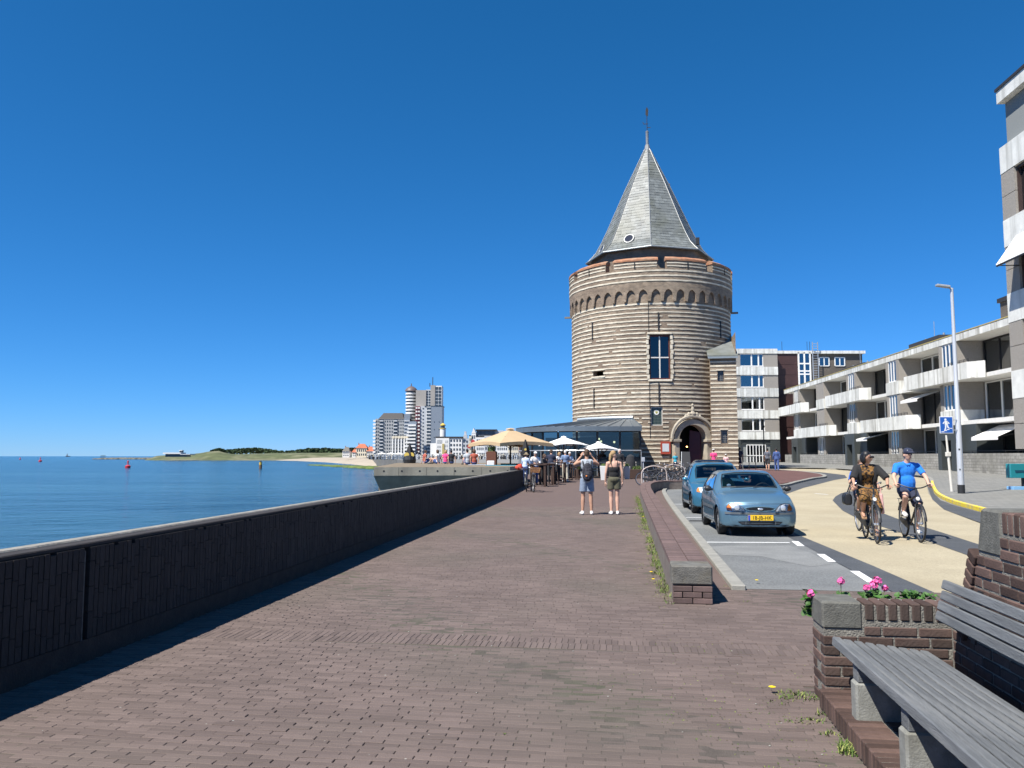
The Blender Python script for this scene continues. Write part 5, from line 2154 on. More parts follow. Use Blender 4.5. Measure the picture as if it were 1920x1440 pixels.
# --- tall slab group
f = Far('high_rise', 'tallest grey high-rise with glazed grid top and rooftop antenna', 778, 830, 708)
f.box('taupe_slab', M_FBROWN, 778, 797.5, 731, 858, 2, 18)
f.box('glass_strip', M_FLGREY, 797, 806, 730, 858, 3, 18)
f.grid('windows', M_FDARK, 797, 806, 731, 762, 2, 6, .7, .6, 2.8)
f.box('core', M_FBROWN, 806, 814.5, 722, 858, 1, 18)
f.box('grid_block', M_FWHITE, 814, 827, 723, 764, 1.5, 18)
f.grid('windows', M_FDARK, 814.5, 826.5, 724.5, 764, 2, 6, .84, .78, 1.3)
f.box('front_slab', M_FLGREY, 780, 829.5, 762, 858, -3, 14)
f.box('roof_plate', M_FDARK, 796, 831, 761.2, 762.4, -3.5, 14)
f.box('blue_panel', M_FBLUE, 808.5, 829, 763, 858, -3.3, -2.8)
f.grid('windows', M_FDARK, 810, 828, 784, 856, 2, 5, .14, .12, -3.5)
f.grid('windows', M_FDARK, 791, 796, 763, 857, 1, 14, .5, .3, -3.2)
f.box('glazed_strip', M_FWHITE, 800, 808, 763, 858, -3.4, -2.9)
f.grid('windows', M_FDARK, 800, 808, 763, 857, 3, 15, .8, .62, -3.6)
f.box('red_balcony_stack', mat('far_dark_red', (.20, .05, .06), .6), 779, 788, 762, 858, -3.3, -2.8)
f.grid('balconies', M_FWHITE, 779, 788, 762, 857, 2, 14, .7, .42, -4.4, 1.0)
for px, y in ((809, 706), (803.5, 717)):
 q = MB()
 q.tube([(fxp(px, 708) - f.o.x, 6, fzp(724, 708) - f.o.z), (fxp(px, 708) - f.o.x, 6, fzp(y, 708) - f.o.z)], .35, 5)
 q.build('antenna', M_DFASC, f.t)
# --- stepped terraces in front
f = Far('terraced_block', 'white stepped apartment building with arched roof dormers by the promenade', 735, 780, 690)
f.box('wall', M_FLGREY, 735, 768, 824, 858, 0, 12)
for i in range(6):
 p0 = 735 + i * 5.4
 f.box('gable', M_FWHITE, p0, p0 + 2.3, 820, 858, -1.2, 3)
 q = MB()
 cxx = fxp(p0 + 1.8, 690) - f.o.x
 q.lathe([(1.15, 0), (1.15, 5)], 10, c=(cxx, 3.6, fzp(820, 690) - f.o.z), axis='y')
 q.build('dormer', M_FCREAM, f.t)
f.grid('windows', M_FDARK, 735, 768, 826, 857, 6, 5, .5, .6, -.2)
for i in range(9):
 y = 796 + i * 6.5
 f.box('terrace_balcony', M_FWHITE, 765 - i * .7, 780, y, y + 3, -3 - i * .8, 4)
f.box('stair_wall', M_FBLUE, 766, 780, 790, 858, -1, 6)
# --- white hotel with lookout turret
f = Far('white_hotel', 'white seafront hotel with small gold-capped lookout turret', 806, 876, 420)
f.box('wing', M_FWHITE, 806, 822, 831, 858, 2, 14)
f.box('main_wall', M_FWHITE, 817, 842, 821.5, 858, 0, 14)
f.box('right_wing', M_FWHITE, 841, 866, 820, 858, .5, 14)
f.box('roof', M_DFASC, 816, 870, 818.5, 821.5, .2, 14)
f.box('upper_storey', M_FLGREY, 866, 879, 822, 858, 1, 12)
f.grid('windows', mat('far_shutter_grey', (.42, .43, .43), .6), 819, 829, 824, 832, 6, 1, .6, .9, -.1)
f.grid('windows', MATS['far_shutter_grey'], 819, 827, 834, 855, 3, 3, .7, .6, -.1)
f.grid('windows', MATS['far_shutter_grey'], 834, 840, 824, 855, 2, 4, .6, .6, -.1)
f.grid('windows', M_FDARK, 843, 865, 822, 855, 4, 4, .55, .5, .4)
f.grid('windows', M_FDARK, 867, 878, 824, 855, 2, 4, .5, .5, .9)
f.box('ochre_bay', mat('far_ochre', (.40, .32, .12), .8), 829, 833, 832, 857, -.4, .2)
D = 420
cx_ = fxp(828.5, D) - f.o.x
q = MB()
r_ = (fxp(834, D) - fxp(823, D)) / 2
zb = fzp(821, D) - f.o.z
zt = fzp(803, D) - f.o.z
q.lathe([(r_, zb - 1), (r_, zt)], 14, c=(cx_, 5, 0))
tu = q.build('turret', M_FWHITE, f.t, smooth=40)
q = MB()
q.lathe([(r_ * .7, zt), (r_ * .7, zt + 1.6)], 12, c=(cx_, 5, 0))
q.build('lantern_room', M_FDARK, tu, smooth=40)
q = MB()
q.lathe([(r_ * 1.15, zt - .1), (r_ * 1.15, zt + .25)], 14, c=(cx_, 5, 0))
q.lathe([(r_ * .95, zt + 1.5), (r_ * 1.0, zt + 1.9), (r_ * .5, zt + 2.5), (.2, zt + 2.9)], 14, c=(cx_, 5, 0))
q.build('gold_cap', mat('far_gold', (.60, .42, .08), .4), tu)
# --- row of gabled white and cream houses, each its own
spec = [(879, 886, 818, M_FCREAM, 'grey', 0), (884, 892, 812, M_FWHITE, 'narrow white gabled', 1), (892, 908, 820, M_FWHITE, 'white', 0), (908, 931, 817, M_FLGREY, 'pale grey', 0),
  (931, 952, 822, M_FWHITE, 'broad white', 0), (952, 972, 820, M_FCREAM, 'cream', 1), (972, 1006, 815, M_FBRICK, 'red brick', 0)]
for i, (a, b, y, m, w, g) in enumerate(spec):
 nm = ('left end of the terrace row by the white hotel', 'beside the cream end house', 'below the glass penthouse', 'seen under the beige parasol edge', 'behind the beige parasol posts',
  'behind the folded black parasol', 'right of the beige parasol top')[i]
 f = Far('seafront_house', w + ' seafront house ' + nm, a, b, 380, 'house', 'houses of the far seafront row')
 f.box('wall', m, a, b, y, 858, 0, 10)
 if g:
  D = 380
  q = MB()
  x0, x1, z = fxp(a, D) - f.o.x, fxp(b, D) - f.o.x, fzp(y, D) - f.o.z
  q.add([(x0, -.1, z), (x1, -.1, z), ((x0 + x1) / 2, -.1, z + 2.4), (x0, 10, z), (x1, 10, z), ((x0 + x1) / 2, 10, z + 2.4)], [(0, 1, 2), (5, 4, 3), (1, 4, 5, 2), (4, 1, 0, 3), (0, 2, 5, 3)])
  q.build('gable', m, f.t)
 else:
  f.box('roof', M_DFASC, a, b, y - 2, y + .2, .3, 10)
 f.grid('windows', M_FDARK, a + .8, b - .8, y + 2, 845, max(2, int((b - a) / 4)), 3, .5, .6, -.12)
 f.box('shop_front', M_FDARK, a + .6, b - .6, 849, 857.5, -.2, .2)
 f.grid('shop_posts', M_FWHITE, a + .6, b - .6, 849, 857, max(3, int((b - a) / 3)), 1, .3, 1, -.35)
f = Far('glass_penthouse', 'dark glazed penthouse floor above the white seafront houses', 893, 931, 384)
f.box('glazing', M_FDARK, 893, 928, 807, 821, 1, 9)
f.box('roof', M_DFASC, 891.5, 932, 805, 807.2, 0, 10)
f.grid('mullions', M_FLGREY, 893, 928, 808, 820, 14, 1, .15, 1, .9)
f.box('right_wall', M_FLGREY, 927.5, 945, 807, 821, 1.5, 9)
# rooftop box
f = Far('roof_plant_room', 'small pale rooftop box above the cream end house', 868, 876, 400)
f.box('box', M_FLGREY, 868.5, 875, 815, 822, 2, 6)
f.box('cage', M_FLGREY, 869.5, 873.5, 808.5, 815, 3, 5)
# --- red roofed houses at the beach end
for i, (a, b, y, m, ry, w) in enumerate(((642, 655, 846, M_FWHITE, 838, 'small white house with dark tiled roof at the left end'), (667, 688, 840, M_FCREAM, 832, 'orange tiled house with tall gable'),
         (660, 668, 848, M_FWHITE, 842, 'white cottage left of the orange tiled house'), (687, 700, 846, M_FWHITE, 837, 'white house with red roof next to the apartment block'))):
 f = Far('beach_house', w + ' above the beach', a, b, 740, 'house', 'houses above the beach')
 f.box('wall', m, a, b, y, 858, 0, 9)
 D = 740
 x0, x1, z, zt = fxp(a - .8, D) - f.o.x, fxp(b + .8, D) - f.o.x, fzp(y, D) - f.o.z, fzp(ry, D) - f.o.z
 q = MB()
 q.add([(x0, -.6, z), (x1, -.6, z), (x1, 9.6, z), (x0, 9.6, z), (x0 * .7 + x1 * .3, 4.5, zt), (x0 * .3 + x1 * .7, 4.5, zt)], [(0, 1, 5, 4), (1, 2, 5), (2, 3, 4, 5), (3, 0, 4), (3, 2, 1, 0)])
 rf = q.build('roof', M_DBRICK if i == 0 else M_FRED, f.t)
 f.box('chimney', M_FBRICK, a + 3, a + 4.2, ry - 2, ry + 3, 4, 5, parent=rf)
 f.grid('windows', M_FDARK, a + 1, b - 1, y + 1, 856, max(2, int((b - a) / 4)), 2, .5, .55, -.12)

# ------------------------------------------------------------------ beach, groyne, dunes, wood
def hill(name, pts, m, **kw):
 """terrain strip: rows of (px, y_top) at a distance, falling to the sea in front and behind"""
 return None
M_SAND = mat('beach_sand', (.35, .30, .235), .95, var=.12, vscale=.05, stain=(.36, .31, .24), stain_amt=.5, stain_scale=.03)
M_WETS = mat('groyne_weed', (.10, .14, .03), .9, var=.4, vscale=.3, stain=(.05, .05, .04), stain_amt=.6, stain_scale=.2)
M_DUNE = mat('dune_grass', (.085, .10, .042), .95, var=.35, vscale=.06, stain=(.30, .26, .18), stain_amt=.4, stain_scale=.03)
def gpt(px, py, z):
 return Vector((*Zp(px, py, z), z))
wl = [gpt(296, 860.6, SEA - .1), gpt(420, 861.7, SEA - .1), gpt(500, 863, SEA - .1), gpt(560, 864.5, SEA - .1), gpt(610, 867, SEA - .1), gpt(660, 871, SEA - .1), gpt(706, 876, SEA - .1)]
def behind(p, k, z):
 return Vector((p.x * k, p.y * k, z))
rowsb = [wl, [behind(p, 1.08, -3.0) for p in wl], [behind(p, 1.3, -1.0) for p in wl], [behind(p, max(1.5, 1250 / p.y), -.2) for p in wl]]
q = MB()
for r0, r1 in zip(rowsb, rowsb[1:]):
 for i in range(len(wl) - 1):
  q.quad(r0[i], r0[i + 1], r1[i + 1], r1[i])
q.build('beach', M_SAND, kind='structure', fixn=False)
q = MB()
rg = random.Random(5)
g0, g1 = gpt(592, 872, SEA), gpt(712, 879, SEA)
for i in range(60):
 f_ = i / 59
 c = g0.lerp(g1, f_)
 q.ell(c + Vector((rg.uniform(-4, 4), rg.uniform(-4, 4), .1)), (4.5, 4, .5 + .7 * f_), 8, 5)
link('groyne', blob(q, 'groyne', M_WETS, .9, 1), label='low weed-green stone groyne running off the beach into the sea', cat='groyne')
# dunes: heightfield
def terrain(name, x0, x1, y0, y1, nx, ny, h, m, **kw):
 q = MB()
 vs = [(x0 + (x1 - x0) * i / nx, y0 + (y1 - y0) * j / ny) for j in range(ny + 1) for i in range(nx + 1)]
 q.add([(x, y, h(x, y)) for x, y in vs], [(j * (nx + 1) + i, j * (nx + 1) + i + 1, (j + 1) * (nx + 1) + i + 1, (j + 1) * (nx + 1) + i) for j in range(ny) for i in range(nx)])
 return q.build(name, m, smooth='all', fixn=False, **kw)
from mathutils import noise as mnoise
def dune_h(x, y):
 px = 960 + 1530 * x / y
 prof = ((280, 855.5), (305, 855), (330, 851), (355, 852), (375, 850), (395, 847), (410, 846), (425, 849.5), (440, 852), (520, 850), (600, 849), (660, 849), (700, 852))
 yy = prof[0][1]
 for (a, ya), (b, yb) in zip(prof, prof[1:]):
  if a <= px <= b:
   f_ = (px - a) / (b - a)
   yy = ya + (yb - ya) * f_ * f_ * (3 - 2 * f_)
 if px < 280 or px > 700:
  yy = 856.5
 top = EYE + (855 - yy) * y / 1530
 f_ = sm((y - 1130) / 90.) * (1 - sm((y - 1330) / 80.))
 edge = sm((px - 270) / 30.)
 return SEA - .5 + (top + 4.9 + 1.2 * mnoise.noise(Vector((x * .02, y * .02, 0)))) * f_ * edge
terrain('dunes', -680, -190, 1120, 1420, 110, 40, dune_h, M_DUNE, kind='structure')
# far wood behind the dunes: leaf clumps, one mass
q = MB()
rg = random.Random(11)
M_WOOD = mat('far_wood_leaves', (.035, .062, .022), .9, island=.5, var=.3, vscale=.1)
for i in range(2600):
 px = rg.choice((rg.uniform(395, 425), rg.uniform(425, 690), rg.uniform(425, 690), rg.uniform(425, 690)))
 D = rg.uniform(1420, 1500)
 top = 842 + 3.5 * math.sin(px * .05) * math.sin(px * .013 + 1) + (px > 600) * (600 - px) * .02
 if px < 425:
  top = 841 + abs(px - 412) * .25
  D = rg.uniform(1240, 1260)
 y = top + abs(rg.gauss(0, 4)) + rg.uniform(0, 3)
 if y > 853:
  continue
 c = V(px, y, D)
 r_ = rg.uniform(1.5, 3.4)
 for k in range(3):
  d_ = Vector((rg.uniform(-1, 1), rg.uniform(-1, 1), rg.uniform(-1, 1)))
  e_ = d_.orthogonal().normalized() * r_
  g_ = d_.cross(e_).normalized() * r_ * .8
  q.add([c + e_, c + g_, c - e_ * .8, c - g_], [(0, 1, 2, 3)])
q.build('far_wood', M_WOOD, kind='stuff', fixn=False, label='dark green wood along the skyline behind the dunes', cat='wood')
# breakwater with beacon frame
q = MB()
for i in range(70):
 f_ = i / 69
 c = gpt(180 + 125 * f_, 861.2, SEA)
 q.ell(c + Vector((rg.uniform(-2, 2), rg.uniform(-6, 6), .2)), (6, 7, 1.2 + 2.0 * math.sin(math.pi * min(1, f_ * 3 + .12) / 2) + rg.uniform(-.4, .4)), 8, 5)
bw = link('breakwater', blob(q, 'breakwater', mat('breakwater_stone', (.12, .115, .095), .9, var=.4, vscale=.2), 1.3, 1), label='long dark stone breakwater at the mouth of the bay', cat='breakwater')
q = MB()
c = gpt(193, 861, SEA)
for dx in (-4, 0, 4):
 q.bar(c + Vector((dx, 0, 1)), c + Vector((dx, 0, 7.2)), .6, .6)
q.bar(c + Vector((-4, 0, 6.5)), c + Vector((4, 0, 6.5)), .6, .9)
q.bar(c + Vector((-4, 0, 4)), c + Vector((4, 0, 4)), .4, .5)
q.build('beacon_frame', M_DFASC, label='small dark beacon frame on the end of the breakwater', cat='beacon')
# beach pavilion
f = Far('beach_pavilion', 'low white-roofed beach pavilion among the dunes', 308, 362, 1125, 'pavilion', None)
f.box('hall', M_FDARK, 310, 350, 851, 856.6, 0, 14)
f.box('roof', M_FWHITE, 307, 340, 848.5, 851.2, -3, 16)
f.box('side_roof', M_FLGREY, 339, 358, 851, 852.6, -3, 16)
f.box('lookout', M_FDARK, 334, 339, 845, 849, 4, 9)
f.box('lookout_roof', M_FWHITE, 333.5, 339.5, 844, 845, 3, 10)
# buoys, post, distant ships
def buoy(px, py, sc, lab):
 D = (EYE - SEA) * 1530 / (py - 855)
 b = thing('channel_buoy', lab, 'buoy', (fxp(px, D), D, SEA), 0, 'red channel buoys')
 q = MB()
 q.lathe([(1.2 * sc, -.3), (1.3 * sc, .9 * sc), (.9 * sc, 1.2 * sc), (.5 * sc, 1.3 * sc)], 14)
 q.build('float', mat('buoy_red', (.5, .03, .04), .5), b, smooth=40)
 q = MB()
 for k in range(4):
  a = math.pi / 2 * k
  q.bar((.6 * sc * math.cos(a), .6 * sc * math.sin(a), 1.2 * sc), (.25 * sc * math.cos(a), .25 * sc * math.sin(a), 3 * sc), .12 * sc, .12 * sc)
 q.lathe([(.4 * sc, 2.6 * sc), (.4 * sc, 3.3 * sc), (.1 * sc, 3.6 * sc)], 8)
 q.build('cage', MATS['buoy_red'], b)
buoy(240.5, 877, 1.05, 'red channel buoy floating left of the yellow post')
buoy(76, 865.5, 1.3, 'small red buoy far out near the left edge')
buoy(38, 861.5, 1.2, 'tiny red buoy farthest out at the left edge')
D = 405
po = thing('marker_post', 'yellow and dark marker post standing in the sea', 'post', (fxp(489, D), D, SEA))
MB().lathe([(.75, -1), (.75, 1.8)], 10).build('base', mat('rusty_steel', (.16, .09, .05), .8), po)
MB().lathe([(.7, 1.8), (.7, 3.0)], 10).build('band', mat('marker_yellow', (.6, .42, .06), .6), po)
MB().lathe([(.5, 3.0), (.45, 3.5), (.1, 3.9)], 8).build('cap', M_DFASC, po)
for px, L_, lab in ((127, 34, 'dark ship silhouette on the horizon at far left'),):
 D = 7000
 sh = thing('distant_ship', lab, 'ship', (fxp(px, D), D, SEA))
 MB().prism([(-L_ / 2, -4), (L_ / 2, -4), (L_ / 2 + 4, 0), (L_ / 2, 4), (-L_ / 2, 4)], -.5, 6).build('hull', M_DFASC, sh)
 MB().bb(-10, 0, -3, 3, 6, 18).build('superstructure', M_FBLUE, sh)
 MB().bb(-6, -4, -1, 1, 18, 28).build('mast', M_DFASC, sh)

# ------------------------------------------------------------------ life along the far boulevard: too many and small to count
q = MB()
rg = random.Random(21)
for i in range(900):
 px = rg.uniform(690, 990)
 D = rg.uniform(230, 340)
 x = fxp(px, D)
 h = rg.uniform(.7, 1.7)
 z = gz(D)
 w = rg.uniform(.25, .5)
 k = rg.choice((0, 0, 0, 0, 1, 1, 2, 2, 4))
 q.cone((x, D, z + .1), (x, D, z + h * .75), w * .5, w * .35, 5, k)
 q.ell((x, D, z + h * .9), (.13, .13, .15), 5, 4, k if k else 4)
 if rg.random() < .5:
  q.bar((x - .6, D, z + .45), (x + .6, D, z + .5), .1, .1, mi=0)
q.build('boulevard_crowd', [M_DFASC, M_FBLUE, M_FLGREY, M_FRED, M_FCREAM], kind='stuff', fixn=False, label='mass of people and cafe chairs along the far boulevard', cat='crowd')
q = MB()
for a, b in zip(land[6:9], land[7:9]):
 a_, b_ = Vector((a[0] + .5, a[1], gz(a[1]))), Vector((b[0] + .5, b[1], gz(b[1])))
 n_ = int((b_ - a_).length / 4)
 for k in range(n_):
  p_ = a_.lerp(b_, k / n_)
  q.bar(p_, p_ + Vector((0, 0, 1)), .08, .08)
 q.bar(a_ + Vector((0, 0, 1)), b_ + Vector((0, 0, 1)), .08, .08)
q.build('quay_railing', MATS['galvanised_steel'], label='thin steel railing along the far quay', cat='railing')
def far_parasol(px, py, D, m, w, lab):
 c = V(px, py, D)
 t = thing('cafe_parasol', lab, 'parasol', (c.x, c.y, gz(D)), 0, 'parasols of the far boulevard')
 h = c.z - gz(D)
 q = MB()
 q.lathe([(w, h - .75), (w * .5, h - .35), (.05, h)], 8, cap=False)
 q.build('canopy', m, t)
 MB().tube([(0, 0, 0), (0, 0, h)], .06, 5).build('pole', M_DFASC, t)
M_PWH = mat('white_canvas', (.80, .80, .78), .85, var=.04)
far_parasol(837, 851, 240, mat('black_canvas', (.02, .02, .022), .85), 1.7, 'open black parasol at the far cafe')
far_parasol(893, 850, 240, M_PWH, 1.9, 'open white parasol at the far cafe')
for i, px in enumerate((716, 733, 748)):
 far_parasol(px, 848.5, 420, M_PWH, 2.6, ('left of three', 'middle of three', 'right of three')[i] + ' pale parasols below the grey apartment block')
for i, (px, y) in enumerate(((884, 828), (877, 837))):
 c = V(px, y, 300)
 fl = thing('shop_banner', ('upper' if i == 0 else 'lower') + ' round red sign hanging in front of the seafront houses', 'sign', (c.x, c.y, gz(300)), 0, 'red signs')
 MB().tube([(0, 0, 0), (0, 0, c.z - gz(300) + 1)], .07, 5).build('pole', M_DFASC, fl)
 MB().lathe([(.75, 0), (.75, .12)], 14, c=(.5, .1, c.z - gz(300)), axis='y').build('disc', mat('sign_red', (.5, .06, .06), .6), fl)

# ================================================================== brick planter, bench and wall in the right foreground
M_FB = mat('fore_brick', (.092, .060, .051), .92, var=.22, vscale=9, objr=.42, bump=.25, bscale=70, spec=.2, stain=(.06, .05, .044), stain_amt=.75, stain_scale=2.5)
M_FMO = mat('fore_mortar', (.20, .19, .165), .95, var=.3, vscale=14, bump=.8, bscale=90)
M_FBLK = mat('fore_block', (.115, .114, .10), .9, var=.28, vscale=16, bump=.35, bscale=90, stain=(.08, .078, .068), stain_amt=.6, stain_scale=6)
M_WOODG = mat('grey_bench_wood', (.125, .134, .142), .8, var=.22, vscale=3, bump=.5, bscale=22, stretch=(14, 1.2, 14), objr=.12, spec=.35, stain=(.21, .215, .215), stain_amt=.6, stain_scale=2.2)
M_CONL = mat('bench_concrete', (.215, .218, .20), .9, var=.25, vscale=10, bump=.25, bscale=90, stain=(.13, .125, .10), stain_amt=.6, stain_scale=4)
rq = random.Random(17)
unit = MB().bb(-.5, .5, -.5, .5, -.5, .5).mesh('brick', M_FB)
def rb_mesh(l, w, h, b=.006):
 return MB().bb(-l / 2, l / 2, -w / 2, w / 2, -h / 2, h / 2).mesh('brick', M_FB, bevel=b)
BM = {'st': rb_mesh(.208, .095, .056), 'hd': rb_mesh(.1, .095, .056), 'on': rb_mesh(.056, .205, .112, .008)}
def put(key, parent, s, t, z, rz=0.0, sc=None, rot=None):
 o = link('brick', BM[key], parent, P(s, t, z) - parent.location, rot or (rq.uniform(-.01, .01), rq.uniform(-.01, .01), -AX + rz + rq.uniform(-.012, .012)))
 if sc:
  o.scale = sc
 return o
pl = thing('brick_planter', 'brick planter with concrete corner block at the end of the bench', 'planter', P(5.6, 1.25, 0))
T0, T1, S0, S1 = 1.255, 2.02, 5.6, 6.06
q = MB()
def pbox(mb, par, s0, s1, t0, t1, z0, z1):
 mb.ob(P((s0 + s1) / 2, (t0 + t1) / 2, (z0 + z1) / 2) - par.location, E1 * (s1 - s0) / 2, E2 * (t1 - t0) / 2, Vector((0, 0, (z1 - z0) / 2)))
pbox(q, pl, S0 + .005, S0 + .3, T0 + .005, T1 + .3, -.05, .64)
pbox(q, pl, S1 + .35, S1 + .5, T0 + .26, T1 + .3, -.05, .5)
pbox(q, pl, S0 + .3, S1 + .35, T0 + .26, T0 + .36, -.05, .50)
q.build('mortar_core', M_FMO, pl)
q = MB()
pbox(q, pl, S0 + .3, S1 + .35, T0 + .36, T1 + .3, -.02, .54)
q.build('soil', mat('soil', (.05, .035, .022), .95, var=.4, vscale=20, bump=.8, bscale=40), pl)
NR = 8
for r in range(NR):
 z = .031 + r * .0645
 end = T1 + .02
 t = T0
 first = .1 if r % 2 else .208
 blockrow = z > .475
 if blockrow:
  t = T0 + .255
  first = .1 if r % 2 else .208
 k = 0
 while t < end - .03:
  l = first if k == 0 else .208
  l = min(l, end - t)
  key = 'st' if l > .15 else 'hd'
  nom = .208 if key == 'st' else .1
  put(key, pl, S0 + .046, t + l / 2, z, sc=(l / nom, 1, 1))
  t += l + .011
  k += 1
 # left return
 if not blockrow:
  s = S0 + (.102 if r % 2 == 0 else .215)
  l = S0 + .305 - s
  put('st' if l > .15 else 'hd', pl, s + l / 2, T0 + .046, z, rz=math.pi / 2, sc=(l / (.208 if l > .15 else .1), 1, 1))
q = MB()
pbox(q, pl, S0 - .004, S0 + .31, T0 - .004, T0 + .245, .492, .664)
q.build('corner_block', M_FBLK, pl, bevel=.012)
t = T0 + .29
while t < T1 + .05:
 put('on', pl, S0 + .1, t, .605)
 t += .0715
# ------------------------------------------------------------------ wall behind the bench
wl_ = thing('brick_wall', 'dark brick wall with sloping end and concrete block behind the bench', 'wall', P(4.6, 2.02, 0))
WT = 2.03
def edge_s(z):                       # the raking end of the wall
 return 5.05 + max(0, 1.30 - max(z, .78)) * .39
q = MB()
for z0, z1 in [(-.05 + .07 * i, -.05 + .07 * (i + 1)) for i in range(19)]:
 pbox(q, wl_, -1.0, edge_s((z0 + z1) / 2) - .02 if z0 > .62 else 5.62, WT + .005, WT + .3, z0, z1)
q.build('mortar_core', M_FMO, wl_)
r = 0
z = .031
while z < 1.17:
 es = edge_s(z) if z > .64 else 5.58
 s = es - .005
 k = 0
 while s > 2.75:
  l = (.104 if (r % 2) else .208) if k == 0 else .208
  blk = z > 1.03 and s > edge_s(1.2) - .24
  if blk and k == 0:
   s = edge_s(1.2) - .235
   l = .104 if r % 2 else .208
  put('st' if l > .15 else 'hd', wl_, s - l / 2, WT + .046 + rq.uniform(-.004, .004), z, rz=math.pi / 2)
  s -= l + .012
  k += 1
 z += .0645
 r += 1
# soldier row on top
s = edge_s(1.3) - .265
BM['so'] = rb_mesh(.056, .2, .118, .007)
while s > 2.75:
 put('so', wl_, s, WT + .1, 1.235, rz=math.pi / 2)
 s -= .0685
q = MB()
c0, c1, c2, c3 = P(edge_s(1.3) + .02, WT - .003), P(edge_s(1.3) - .225, WT - .003), P(edge_s(1.3) - .225, WT + .3), P(edge_s(1.3) + .02, WT + .3)
v = [Vector((p.x, p.y, 1.045)) - wl_.location for p in (P(edge_s(1.04) - .005, WT - .003), c1, c2, P(edge_s(1.04) - .005, WT + .3))] + [Vector((p.x, p.y, 1.302)) - wl_.location for p in (c0, c1, c2, c3)]
q.add(v, [(0, 3, 2, 1), (4, 5, 6, 7), (0, 1, 5, 4), (1, 2, 6, 5), (2, 3, 7, 6), (3, 0, 4, 7)])
q.build('end_block', M_FBLK, wl_, bevel=.015)
# bricks of the raking wing, set on the slope
rk = Vector((.447, -.894))
for i in range(9):
 s, z = edge_s(1.03) + .045 + i * .0665 * .36, 1.03 - .02 - i * .0665 * .894
 xa = E1 * .894 + Vector((0, 0, .447))
 za = E1 * -.447 + Vector((0, 0, .894))
 M = Matrix(((xa.x, E2.x, za.x), (xa.y, E2.y, za.y), (xa.z, E2.z, za.z)))
 o = link('brick', BM['hd'], wl_, P(s, WT + .03 - .012 * i / 9, z) - wl_.location, M.to_euler())
# ------------------------------------------------------------------ bench
bn = thing('park_bench', 'grey weathered slatted bench on concrete supports in the right foreground', 'bench', P(4.2, 1.55, 0))
def slat(par, name, s0, s1, t, z, w, h, tilt, m=M_WOODG):
 q = MB()
 u_ = E2 * math.cos(tilt) + Vector((0, 0, math.sin(tilt)))
 n_ = Vector((0, 0, math.cos(tilt))) - E2 * math.sin(tilt)
 L_ = s1 - s0
 me = MB().bb(-w / 2, w / 2, -L_ / 2, L_ / 2, -h / 2, h / 2).mesh(name, m, bevel=.006)
 c = P((s0 + s1) / 2, t, z) - par.location
 M = Matrix((( u_.x, E1.x, n_.x), (u_.y, E1.y, n_.y), (u_.z, E1.z, n_.z)))
 o = link(name, me, par, c, M.to_euler())
 return o
for k in range(9):
 slat(bn, 'seat_slat', 1.6, 5.46 + rq.uniform(-.008, .008), 1.30 + k * .0645, 0.445 - k * .0075, .050, .04 if k else .055, R(-6.6))
for k in range(4):
 slat(bn, 'back_slat', 1.6, 5.38 + rq.uniform(-.01, .01), 1.885 + k * .014, .632 + k * .062, .056, .034, R(75))
for s in (4.95, 4.12, 3.2, 2.2):
 q = MB()
 pbox(q, bn, s, s + .11, 1.275, 1.78, -.02, .325)
 lg = q.build('support', M_CONL, bn, bevel=.012)
 q = MB()
 v = [P(s_, t_, z_) - bn.location for s_, t_, z_ in ((s + .005, 1.29, .325), (s + .105, 1.29, .325), (s + .105, 1.8, .325), (s + .005, 1.8, .325), (s + .005, 1.29, .418), (s + .105, 1.29, .418), (s + .105, 1.8, .36), (s + .005, 1.8, .36))]
 q.add(v, [(0, 3, 2, 1), (4, 5, 6, 7), (0, 1, 5, 4), (1, 2, 6, 5), (2, 3, 7, 6), (3, 0, 4, 7)])
 q.build('bearer', M_WOODG, lg, bevel=.004)
 q = MB()
 q.bar(P(s + .05, 1.93, .55) - bn.location, P(s + .05, 1.98, .84) - bn.location, .05, .012, up=E2)
 q.bar(P(s + .05, 1.95, .70) - bn.location, P(s + .05, 2.04, .70) - bn.location, .03, .03)
 q.build('back_bracket', M_IRON, bn)
# ------------------------------------------------------------------ brick plinth under the bench
st_ = thing('brick_plinth', 'low brick plinth step under the bench supports', 'plinth', P(4.2, 1.3, 0))
q = MB()
pbox(q, st_, 1.6, 5.585, 1.222, 2.02, -.05, .115)
q.build('mortar_core', M_FMO, st_)
BM['pl'] = rb_mesh(.205, .056, .118, .007)
s = 5.55
i = 0
while s > 2.2:
 put('pl', st_, s, 1.315, .062)
 if s > 2.6:
  put('pl', st_, s, 1.53, .062)
 s -= .0665
 i += 1

